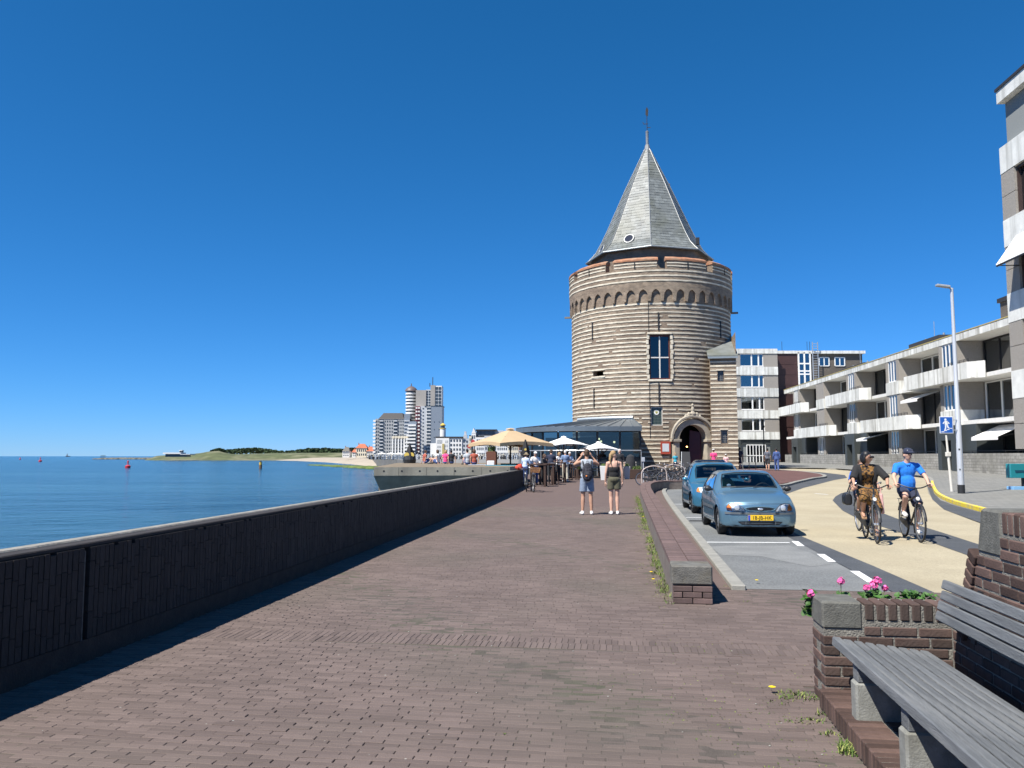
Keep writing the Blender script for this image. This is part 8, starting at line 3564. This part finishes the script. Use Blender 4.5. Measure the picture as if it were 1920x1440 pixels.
q.add([(-.03, -.13, .50), (.05, -.13, .50), (.05, .15, .50), (-.03, .15, .50), (-.02, -.11, .88), (.03, -.11, .88), (.03, .13, .88), (-.02, .13, .88)], [(0, 3, 2, 1), (4, 5, 6, 7), (0, 1, 5, 4), (1, 2, 6, 5), (2, 3, 7, 6), (3, 0, 4, 7)])
q.build('bag_body', cloth('pale_pink_cloth', (.62, .36, .33)), pk_, bevel=.015)
strap(pk_, [(0, -.08, .87), (0, -.05, 1.0), (0, .06, 1.0), (0, .10, .87)], .008, MATS['pale_pink_cloth'], 'bag_handle')
# third rider half hidden behind her
tl = wloc * 1.10 + Vector((-.12, 0, 0))
bicycle('bicycle half hidden behind the woman cyclist', tl, R(-10), M_FBK, 'city', None, group='bicycles on the road', sad=.885)
ride3 = {k: (v[0], v[1], v[2] * .95) for k, v in ride.items()}
person('rider in blue and white top half hidden behind the woman cyclist', tl, R(-10), 1.62, ride3, (cloth('blue_tee', (.02, .10, .42)), .8, .05), (M_NAVY, .6), M_DSHOE, (M_HBR, 'short'), None, M_SKIN2, voxel=.018, hdir=hd_r, curl=1.1, group='cyclists')

# ---------------------------------------------------------------- people at the terrace, the door and down the street
M_STRIPE = cloth('blue_stripe_shirt', (.17, .24, .38), .25)
M_BEIGE = cloth('beige_trousers', (.48, .45, .38))
M_LBLUE = cloth('pale_blue_shirt', (.45, .55, .70))
M_WHITE = cloth('white_shirt', (.72, .72, .72))
M_DARKC = cloth('charcoal_cloth', (.02, .021, .026))
M_PINKC = cloth('hot_pink_cloth', (.75, .06, .22))
M_CYAN = cloth('cyan_tee', (.04, .35, .48))
M_SUIT = cloth('denim_blue_suit', (.05, .09, .24))
lean_f = dict(elL=(.25, -.15, 1.14), wrL=(.14, -.34, 1.12), elR=(-.25, -.15, 1.14), wrR=(-.14, -.34, 1.12), chest=(0, -.05, 1.28), neck=(0, -.09, 1.44), head=(0, -.14, 1.59), shL=(.175, -.07, 1.38), shR=(-.175, -.07, 1.38))
def at(px, D):
 x = V(px, 855, D).x
 return Vector((x, D, gz(D)))
V3 = .028
person('man in navy polo and dark trousers standing at a bar table, back turned', at(1033, 44.0), R(170), 1.84, {**lean_f}, (M_NAVY, .7, .05), (M_DARKC, 2), M_DSHOE, (M_HBR, 'short'), None, M_SKIN, voxel=V3, belly=.05)
person('white-haired man in striped blue shirt and beige trousers at the terrace', at(1060, 45.8), R(185), 1.76, dict(elR=(-.24, -.12, 1.14), wrR=(-.15, -.33, 1.12)), (M_STRIPE, .75, .04), (M_BEIGE, 2), M_WSHOE, (M_HWH, 'short'), None, M_SKIN, voxel=V3)
person('man in white shirt and white cap leaning on the front bar table', at(1003, 42.2), R(10), 1.74, lean_f, (M_WHITE, 1.8, .05), (M_SUIT, 2), M_DSHOE, (M_HBR, 'short'), (M_WHITE, 'cap'), M_SKIN, voxel=V3)
person('person in pale blue shirt and straw hat beside the basket bicycle', at(984, 41.6), R(150), 1.68, lean_f, (M_LBLUE, 1.6, .05), (M_SUIT, 2), M_DSHOE, (M_HBR, 'short'), (mat('straw', (.34, .28, .17), .9, var=.2, vscale=30), 'straw'), M_SKIN, voxel=V3)
person('dark-clothed guest between the two bar tables', at(1017, 43.0), R(60), 1.62, lean_f, (M_DARKC, 1.6, .05), (M_DARKC, 2), M_DSHOE, (M_HBR, 'bob'), None, M_SKIN, voxel=V3)
person('guest in white sleeveless top behind the navy polo man', at(1046, 47.2), R(40), 1.66, lean_f, (M_WHITE, .3, .05), (M_DARKC, 2), M_DSHOE, (M_HBL, 'bob'), None, M_SKIN, voxel=V3, fem=True)
person('white-haired guest half hidden behind the striped shirt man', at(1066.5, 48.0), R(20), 1.66, lean_f, (M_LBLUE, .8, .05), (M_DARKC, 2), M_DSHOE, (M_HWH, 'short'), None, M_SKIN, voxel=V3)
person('grey-haired guest by the glass pavilion behind the blonde woman', at(1162, 48.5), R(0), 1.80, None, (M_DARKC, 1.6, .05), (M_DARKC, 2), M_DSHOE, (M_HWH, 'bob'), None, M_SKIN, voxel=V3)
person('person in hot pink top and white cap walking to the tower door', at(1338, 57.5), R(170), 1.72, None, (M_PINKC, .7, .02), (M_WHITE, 1.3), M_WSHOE, (M_HBR, 'short'), (M_WHITE, 'cap'), M_SKIN, voxel=V3)
person('child in pink and white with a white hat near the tower door', at(1361, 57.5), R(175), 1.36, None, (cloth('pink_white', (.75, .45, .46)), .6, .02), (M_PINKC, .8), M_WSHOE, (M_HBR, 'short'), (M_WHITE, 'cap'), M_SKIN, voxel=V3)
person('boy in cyan tee standing in the tower doorway', at(1266, 58.5), R(10), 1.45, None, (M_CYAN, .6, .03), (M_NAVY, .9), M_DSHOE, (M_HBL, 'short'), None, M_SKIN, voxel=V3)
wlk = dict(knL=(.09, -.12, .51), anL=(.09, .0, .12), toL=(.10, -.17, .05), knR=(-.09, .08, .49), anR=(-.09, .28, .13), toR=(-.10, .14, .04))
person('man in navy with navy backpack walking off beside the tower', at(1387, 65.5), R(150), 1.80, {**wlk, 'elL': (.24, -.15, 1.15), 'wrL': (.2, -.36, 1.18)}, (M_NAVY, .8, .03), (M_NAVY, .95), M_DSHOE, (M_HBR, 'short'), None, M_SKIN, voxel=V3)
b2 = thing('backpack', 'navy backpack on the man walking beside the tower', 'backpack', at(1387, 65.5), R(150))
q = MB()
q.ell((0, .22, 1.22), (.19, .14, .27), 12, 8)
q.ell((0, .20, 1.12), (.18, .13, .2), 12, 8)
link('pack_body', blob(q, 'pack_body', M_NAVY, .03, 2), b2)
for sx in (-1, 1):
 strap(b2, [(sx * .10, .14, 1.36), (sx * .12, .02, 1.45), (sx * .125, -.12, 1.3), (sx * .15, .08, 1.05)], .02, M_BLKPL, 'shoulder_strap')
person('walker in grey top and black shorts on the red island', at(1439, 61.5), R(160), 1.76, wlk, (cloth('slate_grey', (.10, .11, .14)), .8, .03), (M_DARKC, .8), M_DSHOE, (M_HBK, 'short'), None, M_SKIN2, voxel=V3)
person('walker all in denim blue on the red island', at(1456, 60.5), R(165), 1.78, {**wlk}, (M_SUIT, 1.9, .03), (M_SUIT, 2), M_DSHOE, (M_HBK, 'short'), None, M_SKIN2, voxel=V3)
# people sitting on the bastion terrace
sit = dict(pel=(0, .05, .11), waist=(0, .08, .25), chest=(0, .06, .46), neck=(0, .03, .63), head=(0, .0, .78), shL=(.175, .05, .56), shR=(-.175, .05, .56), elL=(.24, .12, .33), wrL=(.22, .2, .08), elR=(-.24, .12, .33), wrR=(-.22, .2, .08),
  hipL=(.09, 0, .10), knL=(.13, -.33, .36), anL=(.12, -.50, .07), toL=(.13, -.62, .035), hipR=(-.09, 0, .10), knR=(-.13, -.33, .36), anR=(-.12, -.50, .07), toR=(-.13, -.62, .035))
def on_b(px, D):
 return Vector((V(px, 855, D).x, D, 1.1))
for px, D, rz_, tp, hr_, sk, lab in ((876, 47.5, 200, (cloth('pale_grey_tee', (.42, .46, .50)), .7, .02), (M_HBK, 'short'), M_SKIN, 'sitter in pale grey tee, back turned, on the bastion'),
         (889, 47.5, 190, (M_FRED and cloth('brick_red_top', (.35, .08, .05)), .3, .02), (M_HBR, 'bob'), M_SKIN2, 'brown-haired sitter in red top on the bastion'),
         (820, 52, 240, (M_WHITE, .4, .02), (M_HBR, 'bob'), M_SKIN, 'sitter in white leaning back on the bastion'),
         (836, 53, 160, (M_PINKC, .4, .02), (M_HBL, 'bob'), M_SKIN, 'fair-haired sitter in pink on the bastion'),
         (846, 53, 200, (M_DARKC, .4, .02), (M_HBK, 'short'), M_SKIN2, 'dark-clothed sitter in the middle of the bastion'),
         (798, 55, 120, (M_FRED and MATS['brick_red_top'], .7, .02), (M_HBR, 'short'), M_SKIN, 'sitter in red at the left of the bastion')):
 person(lab, on_b(px, D), R(rz_), 1.75, sit, tp, (M_SUIT, .6), M_DSHOE, hr_, None, sk, voxel=.032, group='people sitting on the bastion')

# ================================================================== street furniture
M_LAMPG2 = mat('lamp_post_grey', (.52, .54, .57), .4, metal=.3)
lx, ly = G(1803, 930)
lp = thing('street_lamp', 'tall pale grey street lamp with flat arm head by the pavement edge', 'street lamp', onG(lx, ly, .10), 0)
HL = V(1780, 540, ly).z - gz(ly) - .1
q = MB()
q.tube([(0, 0, 0), (0, 0, .55), (0, 0, 3.3), (0, 0, 3.36), (0, 0, HL)], [.125, .12, .105, .085, .06], 14)
q.build('pole', M_LAMPG2, lp, smooth=40)
MB().lathe([(.135, -.02), (.135, .34), (.128, .345)], 14).build('base_sleeve', M_BLKPL, lp, smooth=40)
q = MB()
q.tube([(0, 0, HL - .05), (-.12, 0, HL + .03)], .045, 8)
q.slab([(-.10, -.13, HL), (-.10, .13, HL), (-.62, .10, HL + .07), (-.62, -.10, HL + .07)], (0, 0, .09))
q.build('lamp_head', mat('lamp_head_grey', (.30, .32, .34), .5), lp, bevel=.02)
q = MB()
for z in (.95, 1.75):
 q.ob((-.06, -.10, z), (.03, 0, 0), (0, .008, 0), (0, 0, .03))
q.build('access_plate', M_BLKPL, lp)
# pedestrian sign on the post
sz = V(1772, 797, ly).z - gz(ly) - .1
sg = thing('road_sign', 'blue square sign with white walking figure on steps', 'sign', onG(lx, ly, .10), 0)
W_, H_ = .27, .335
q = MB()
q.bb(-.56 - W_, -.56 + W_, -.16, -.145, sz - H_, sz + H_)
sp_ = q.build('panel', mat('sign_white', (.75, .77, .8), .4), sg, bevel=.004)
q = MB()
cx_ = -.56
q.bb(cx_ - W_ + .025, cx_ + W_ - .025, -.165, -.161, sz - H_ + .025, sz + H_ - .025)
q.build('blue_field', mat('sign_blue', (.012, .10, .42), .4), sp_)
q = MB()
def fig(pts):
 q.slab([(cx_ + x, -.1655, sz + z) for x, z in pts], (0, -.003, 0))
q.add([(cx_ - .03 + .045 * math.cos(a), -.168, sz + .215 + .045 * math.sin(a)) for a in [2 * math.pi * i / 14 for i in range(14)]], [tuple(range(14))])
fig([(-.075, .165), (.045, .165), (.06, -.01), (-.06, -.01)])
fig([(.04, .16), (.13, .06), (.10, .035), (.02, .10)])
fig([(-.07, .16), (-.15, .06), (-.125, .035), (-.05, .10)])
fig([(-.06, .0), (.0, .0), (-.01, -.12), (-.05, -.22), (-.095, -.21), (-.06, -.11)])
fig([(.0, .0), (.06, .0), (.085, -.09), (.145, -.13), (.12, -.165), (.04, -.115)])
for k in range(4):
 x, z = -.21 + k * .105, -.265 + k * .045
 fig([(x, z - .022), (x + .115, z - .022), (x + .115, z + .008), (x, z + .008)])
q.build('walking_figure', MATS['sign_white'], sp_, fixn=False)
q = MB()
for dz in (-.2, .2):
 q.bar((-.52, -.145, sz + dz), (.0, -.05, sz + dz), .03, .03)
q.build('bracket', M_LAMPG2, sg)
# thin leaning post beside it
px_, py_ = G(1785, 926)
lt = thing('leaning_post', 'thin leaning pale post with a small box behind the lamp post', 'post', onG(px_, py_, .10))
top = V(1774, 816, py_) - lt.location
q = MB()
q.tube([(0, 0, -.02), tuple(top * .62), tuple(top)], [.055, .05, .035], 8)
q.build('post', mat('post_cream', (.62, .60, .55), .6), lt, smooth=40)
c = top * .66
MB().bb(c.x - .09, c.x + .09, c.y - .07, c.y + .07, c.z - .09, c.z + .09).build('box', MATS['post_cream'], lt, bevel=.01)
# teal box on a stem at the right edge
bx_, by_ = G(1912, 922)
tb = thing('donation_box', 'teal metal box on a stem with pale blue foot at the right edge', 'box', onG(bx_, by_, .10), 0)
MB().bb(-.42, .9, -.25, .25, -.02, .13).build('foot', mat('pale_blue_paint', (.20, .42, .68), .5), tb, bevel=.01)
MB().bb(.12, .24, -.05, .05, .13, .55).build('stem', M_BLKPL, tb)
q = MB()
q.bb(-.46, .75, -.18, .18, .50, 1.12)
tbb = q.build('case', mat('teal_paint', (.02, .22, .26), .45), tb, bevel=.015)
q = MB()
q.slab([(-.28, -.185, .84), (.1, -.185, .84), (.4, -.185, .66), (.4, -.185, .58), (.08, -.185, .74), (-.25, -.185, .72)], (0, -.004, 0))
q.build('arrow_mark', mat('deep_teal', (.01, .06, .10), .5), tbb)
# slim lamp farther off
sx_, sy_ = at(1433, 74).x, 74
sl_ = thing('slim_lamp_post', 'slim dark lamp post in front of the five-storey block', 'street lamp', onG(sx_, sy_))
MB().tube([(0, 0, 0), (0, 0, 3.6)], [.06, .045], 8).build('pole', M_BLKPL, sl_)
MB().lathe([(.08, 3.6), (.12, 3.75), (.03, 3.85)], 10).build('lamp', M_BLKPL, sl_)

# ================================================================== terrace
def wood(name, col):
 return mat(name, col, .8, var=.25, vscale=5, stretch=(1, 1, 6), bump=.3, bscale=30)
M_DWOOD = wood('dark_terrace_wood', (.055, .030, .022))
M_BEIGEC = mat('beige_canvas', (.46, .335, .20), .85, var=.05, vscale=1.5, trans=.0)
def parasol(label, loc, hw, ztop, zedge, m, sides=4, rz=0.0, valance=.18, struts=True, sag=.12):
 t = thing('parasol', label, 'parasol', loc, rz, 'parasols on the terrace')
 c = MB()
 n = 6
 cor = [(hw, -hw), (hw, hw), (-hw, hw), (-hw, -hw)]
 rows = []
 for j in range(n + 1):
  f = j / n
  row = []
  for k in range(4):
   a, b = cor[k], cor[(k + 1) % 4]
   for i in range(6):
    g = i / 6
    x, y = a[0] + (b[0] - a[0]) * g, a[1] + (b[1] - a[1]) * g
    z = ztop + (zedge - ztop) * (f ** .93) + sag * (4 * g * (1 - g)) * f * f * .9
    kk = 1 - .06 * (4 * g * (1 - g)) * f
    row.append((x * f * kk, y * f * kk, z))
  rows.append(row)
 v = [p for r in rows for p in r]
 m_ = 24
 fs = [(j * m_ + i, j * m_ + (i + 1) % m_, (j + 1) * m_ + (i + 1) % m_, (j + 1) * m_ + i) for j in range(n) for i in range(m_)]
 c.add(v, fs)
 cn_ = c.build('canopy', m, t, smooth=25)
 if valance:
  c = MB()
  last = rows[-1]
  for i in range(m_):
   a, b = Vector(last[i]), Vector(last[(i + 1) % m_])
   wv = .05 * math.sin(i * 1.3)
   c.quad(a, b, b - Vector((0, 0, valance + wv * .3)), a - Vector((0, 0, valance - wv * .3)))
  c.build('valance', m, cn_)
 MB().lathe([(hw * .17, ztop - .04), (hw * .12, ztop + .02), (.03, ztop + .05)], 4, a0=math.pi / 4).build('vent_cap', m, cn_)
 MB().tube([(0, 0, 0), (0, 0, ztop)], .045, 10).build('pole', M_DWOOD, t)
 MB().bb(-.4, .4, -.4, .4, -.01, .08).build('base', M_BLKPL, t)
 if struts:
  for k in range(4):
   a = math.pi / 4 + k * math.pi / 2
   MB().bar((0, 0, ztop - 1.1), (math.cos(a) * hw * .75, math.sin(a) * hw * .75, ztop + (zedge - ztop) * .55), .035, .035).build('strut', M_DWOOD, t)
 return t
D = 46.0
parasol('large beige parasol over the bastion terrace', Vector((V(957, 855, D).x, D, 1.1)), 1.74, V(957, 804, D).z - 1.1, V(957, 832, D).z - 1.1, M_BEIGEC, rz=R(32))
D = 50.5
parasol('white parasol nearer the beige one, before the pavilion glass', Vector((V(1057, 855, D).x, D, gz(D))), 1.15, V(1057, 819, D).z - gz(D), V(1057, 835, D).z - gz(D), M_PWH, rz=R(24), valance=.04)
parasol('white parasol behind the couple, before the pavilion glass', Vector((V(1122, 855, D).x, D, gz(D))), 1.0, V(1122, 829, D).z - gz(D), V(1122, 843, D).z - gz(D), M_PWH, rz=R(15), valance=.04)
def folded(label, px, D, z0, ytop, ybot, r_):
 zt, zb = V(px, ytop, D).z - z0, V(px, ybot, D).z - z0
 t = thing('folded_parasol', label, 'parasol', (V(px, 855, D).x, D, z0), 0, 'folded black parasols')
 q = MB()
 n = 20
 prof_ = [(.03, zt), (.10, zt - .25), (r_, zt - .55 * (zt - zb)), (r_ * 1.05, zb + .15), (r_ * .75, zb)]
 for r0, z in prof_:
  for k in range(n):
   a = 2 * math.pi * k / n
   rr_ = r0 * (1 + .18 * math.cos(5 * a))
   q.v.append((rr_ * math.cos(a), rr_ * math.sin(a), z))
 for j in range(len(prof_) - 1):
  for k in range(n):
   q.f.append((j * n + k, j * n + (k + 1) % n, j * n + n + (k + 1) % n, j * n + n + k))
   q.mi.append(0)
 cv = q.build('canopy', MATS['black_canvas'], t, smooth=60)
 MB().tube([(0, 0, 0), (0, 0, zt)], .03, 8).build('pole', M_DWOOD, t)
 MB().bb(-.3, .3, -.3, .3, -.01, .07).build('base', M_BLKPL, t)
 return t, zt, zb, cv
t, zt, zb, cv = folded('folded black parasol with two yellow round prints on the bastion edge', 768, 57, 1.1, 831, 866, .30)
for sx in (-1, 1):
 MB().lathe([(.17, 0), (.17, .02)], 16, c=(sx * .17, -.28, zb + .62 * (zt - zb) * .6), axis='y').build('print', mat('print_yellow', (.65, .48, .10), .7), cv)
MB().lathe([(.42, .0), (.46, .25), (.40, .5), (.15, .6)], 14).build('sand_tub', M_BLKPL, t)
t, zt, zb, cv = folded('folded black parasol beside the beige one behind the bar tables', 985, 42.6, gz(42.6), 824, 858, .19)
MB().lathe([(.06, 0), (.06, .015)], 12, c=(0, -.20, zb + .45 * (zt - zb)), axis='y').build('print', MATS['print_yellow'], cv)

def bar_table(label, px, D, w=.42, h=1.10):
 t = thing('bar_table', label, 'table', at(px, D), R(-8), 'wooden bar tables')
 for k in range(5):
  MB().bb(-w, w, -w + k * .4 * w + .005, -w + (k + 1) * .4 * w - .005, h - .05, h).build('top_plank', M_DWOOD, t)
 for sx in (-1, 1):
  for sy in (-1, 1):
   MB().bb(sx * w * .8 - .05, sx * w * .8 + .05, sy * w * .8 - .05, sy * w * .8 + .05, -.02, h - .05).build('leg', M_DWOOD, t)
 q = MB()
 for sx in (-1, 1):
  q.bb(sx * w * .8 - .03, sx * w * .8 + .03, -w * .7, w * .7, .25, .33)
 q.build('rail', M_DWOOD, t)
bar_table('dark wooden bar table nearest, beside the basket bicycle', 1010, 40.7)
bar_table('dark wooden bar table second, before the navy polo man', 1026, 42.6)
bar_table('dark wooden bar table third, by the striped shirt man', 1047, 44.9)
def stool(label, px, D):
 t = thing('bar_stool', label, 'stool', at(px, D), R(20), 'bar stools on the terrace')
 MB().bb(-.18, .18, -.18, .18, .72, .76).build('seat', M_DWOOD, t)
 for sx in (-1, 1):
  for sy in (-1, 1):
   MB().bar((sx * .19, sy * .19, 0), (sx * .14, sy * .14, .72), .035, .035).build('leg', M_DWOOD, t)
 for k in range(4):
  MB().bb(-.17, .17, .16, .19, .84 + k * .08, .89 + k * .08).build('back_slat', M_LAMPG2 if k % 2 else M_DWOOD, t)
 for sx in (-1, 1):
  MB().bb(sx * .15 - .015, sx * .15 + .015, .15, .19, .76, 1.16).build('back_post', M_DWOOD, t)
for i, (px, D, w) in enumerate(((1038, 42.4, 'beside the second bar table'), (1052, 46.4, 'left of the striped shirt man'), (1076, 47.6, 'right of the striped shirt man'), (1084, 49.3, 'left behind the man with backpack'))):
 stool('dark slatted bar stool ' + w, px, D)
def lounge(label, px, D, rz):
 """low slatted terrace bench"""
 t = thing('terrace_bench', label, 'bench', at(px, D), rz, 'slatted terrace benches')
 for k in range(4):
  MB().bb(-.75, .75, -.25 + k * .13, -.15 + k * .13, .42, .45).build('seat_slat', mat('pale_slat', (.42, .40, .36), .7), t)
 for k in range(3):
  MB().bb(-.75, .75, .26, .29, .55 + k * .16, .65 + k * .16).build('back_slat', MATS['pale_slat'], t)
 for sx in (-1, 1):
  MB().bb(sx * .65 - .03, sx * .65 + .03, -.22, .25, 0, .42).build('leg', M_BLKPL, t)
  MB().bb(sx * .65 - .03, sx * .65 + .03, .25, .28, 0, 1.05).build('back_post', M_BLKPL, t)
for px, w in ((1092, 'left of the couple'), (1130, 'between the couple'), (1172, 'right of the couple')):
 lounge('pale slatted bench before the pavilion, ' + w, px, 51.4, R(2))
def planter(label, loc, w, h, m, tall=.35, n=60, cat='planter', taper=1.0):
 t = thing('plant_box', label, cat, loc, R(-6), 'planters on the terrace')
 k = taper
 q = MB()
 q.add([(-w * k, -w * k, 0), (w * k, -w * k, 0), (w * k, w * k, 0), (-w * k, w * k, 0), (-w, -w, h), (w, -w, h), (w, w, h), (-w, w, h)], [(0, 3, 2, 1), (4, 5, 6, 7), (0, 1, 5, 4), (1, 2, 6, 5), (2, 3, 7, 6), (3, 0, 4, 7)])
 q.build('box', m, t, bevel=.012)
 q = MB()
 for i in range(n):
  a = rl.uniform(0, 6.28)
  r_ = w * .8 * math.sqrt(rl.random())
  c = Vector((r_ * math.cos(a), r_ * math.sin(a), h))
  d_ = Vector((rl.uniform(-.5, .5), rl.uniform(-.5, .5), 1)) * tall * rl.uniform(.5, 1)
  s_ = Vector((d_.y, -d_.x, .02)).normalized() * .012
  q.add([c - s_, c + s_, c + d_ * .6 + s_, c + d_ * .6 - s_, c + d_ + Vector((d_.x, d_.y, -.1)) * .5], [(0, 1, 2, 3), (3, 2, 4)])
 q.build('grass_leaves', mat('terrace_grass', (.13, .19, .05), .8, island=.4), t, fixn=False)
planter('brown plant box with tall green grass under the beige parasol', Vector((V(922, 855, 45).x, 45, 1.1)), .27, .75, wood('red_brown_wood', (.13, .05, .03)), .55, 80)
planter('white tapering pot with dry leaves between the couple', at(1131, 47.5), .2, .82, mat('white_pot', (.72, .72, .7), .5), .25, 40, taper=.7)
planter('pale pot with dry leaves right of the blonde woman', at(1175, 49), .2, .75, mat('grey_pot', (.45, .45, .44), .5), .25, 40, taper=.7)
for px, w in ((1090, 'left behind the man with backpack'), (1192, 'beside the folded terrace heater')):
 planter('dark wooden plant trough with green leaves ' + w, at(px, 50), .38, .55, M_DWOOD, .3, 120)
q = MB()
for sx in (-1, 1):
 q.bb(sx * .25 - .25, sx * .25 + .25, -.2, .2, 0, 1.3) if sx > 0 else q.bb(-.49, -.01, -.2, .2, 0, 1.2)
ht = thing('covered_heater', 'tall thing under a black cover by the pavilion corner', 'heater', at(1182, 50.2))
link('cover', blob(MB().lathe([(.34, 0), (.36, .4), (.30, 1.0), (.22, 1.35), (.05, 1.45)], 14), 'cover', M_DARKC, .05, 3), ht)
MB().lathe([(.3, -.01), (.3, .05)], 12).build('foot', M_BLKPL, ht)
# parking meter like post
pmx = thing('small_post', 'thin grey post with pale head beside the bicycles', 'post', at(1206, 45))
MB().tube([(0, 0, 0), (0, 0, 1.15)], .03, 8).build('stem', M_LAMPG2, pmx)
MB().bb(-.09, .09, -.06, .06, 1.12, 1.36).build('head', M_LAMPG2, pmx, bevel=.02)
# towels and bags on the bastion
for i, (px, D, m, lab) in enumerate(((939, 43, M_CYAN, 'blue towel lying under the beige parasol'), (905, 46, M_LBLUE, 'pale towel beside the sitters'))):
 o = MB().bb(-.8, .8, -.35, .35, 0, .02).build('towel', m, label=lab + ' on the bastion', cat='towel')
 o.location = (V(px, 855, D).x, D, 1.102)
o = link('beach_bag', blob(MB().bb(-.2, .2, -.12, .12, 0, .25), 'beach_bag', M_WHITE, .04, 3), label='small white beach bag under the beige parasol', cat='bag')
o.location = (V(920, 855, 44).x, 44, 1.1)
# ================================================================== parked bicycles
M_WICK = mat('wicker', (.27, .13, .05), .85, var=.3, vscale=30)
bk_ = bicycle('dark bicycle with brown wicker basket leaning at the end of the sea wall', at(998, 35.6) + Vector((0, .5, 0)), R(4), M_FBK, 'city', None, 'parked bicycles', lean=R(5), basket=M_WICK)
bicycle('grey bicycle behind the one with the wicker basket', at(987.5, 36.0) + Vector((0, .4, 0)), R(-2), M_FGR, 'step', None, 'parked bicycles', lean=R(-3))
rb_ = thing('red_bag', None, None)
bpy.data.objects.remove(rb_)
q = MB()
q.ell((0, 0, .12), (.2, .12, .13), 10, 7)
q.ell((.05, 0, .2), (.12, .1, .1), 10, 7)
o = link('red_bag', blob(q, 'red_bag', cloth('red_cloth', (.55, .06, .03)), .03, 1), label='red bag lying on the end of the sea wall', cat='bag')
o.location = V(973, 855, 39.5) * 1.0
o.location.z = .93
proto = bicycle('white and black bicycle at the left end of the rack', at(1222, 41.5), R(82), M_FBK, 'city', None, 'parked bicycles', lean=R(4))
labs = ('bicycle standing at the back of the rack, left of its middle', 'bicycle standing at the back of the rack, right of its middle', 'dark bicycle second in the rack behind the low wall', 'bicycle third in the rack behind the low wall', 'bicycle fourth in the rack near the teal car', 'bicycle at the right end of the rack by the door')
for i, (px, D, a) in enumerate(((1232, 44.6, 60), (1260, 46.0, 70), (1238, 42.3, 95), (1250, 43.2, 78), (1268, 44.0, 100), (1280, 44.8, 85))):
 copy_tree(proto, at(px, D), R(a), labs[i])
# pale steel rack hoops
for i, (px, D) in enumerate(((1226, 41.0), (1262, 43.4))):
 base = at(px, D)
 t = thing('bicycle_rack', ('left' if i == 0 else 'right') + ' pale arched steel rack among the parked bicycles', 'rack', base, R(8), 'bicycle racks')
 q = MB()
 q.tube(smoothpath([(-.62, 0, 0), (-.62, 0, .72), (-.2, 0, .98), (.3, 0, .95), (.62, 0, .75), (.66, 0, 0)], 5), .026, 8)
 q.build('hoop', mat('pale_pink_steel', (.62, .52, .46), .5, metal=.2), t, smooth=True)
# stroller-like sign board leaning in the doorway
t = thing('a_board', 'dark folding board leaning beside the tower doorway', 'board', at(1286, 59.5), R(-10))
q = MB()
q.slab([(-.35, 0, 0), (.35, 0, 0), (.3, .45, 1.5), (-.3, .45, 1.5)], (0, .04, 0))
q.build('panel', M_BLKPL, t)
MB().bar((-.34, -.01, .02), (-.29, .44, 1.5), .04, .05).build('edge', MATS['galvanised_steel'], t)
# iron railing by the tower foot
t = thing('iron_railing', 'short black iron railing at the foot of the tower', 'railing', at(1392, 63))
for k in range(3):
 MB().tube([(k * .5, 0, 0), (k * .5, 0, 1.15)], .03, 6).build('baluster', M_IRON, t)
MB().bar((0, 0, 1.12), (1.0, 0, 1.12), .04, .05).build('top_rail', M_IRON, t)
bpy.data.scenes.remove(WORK)
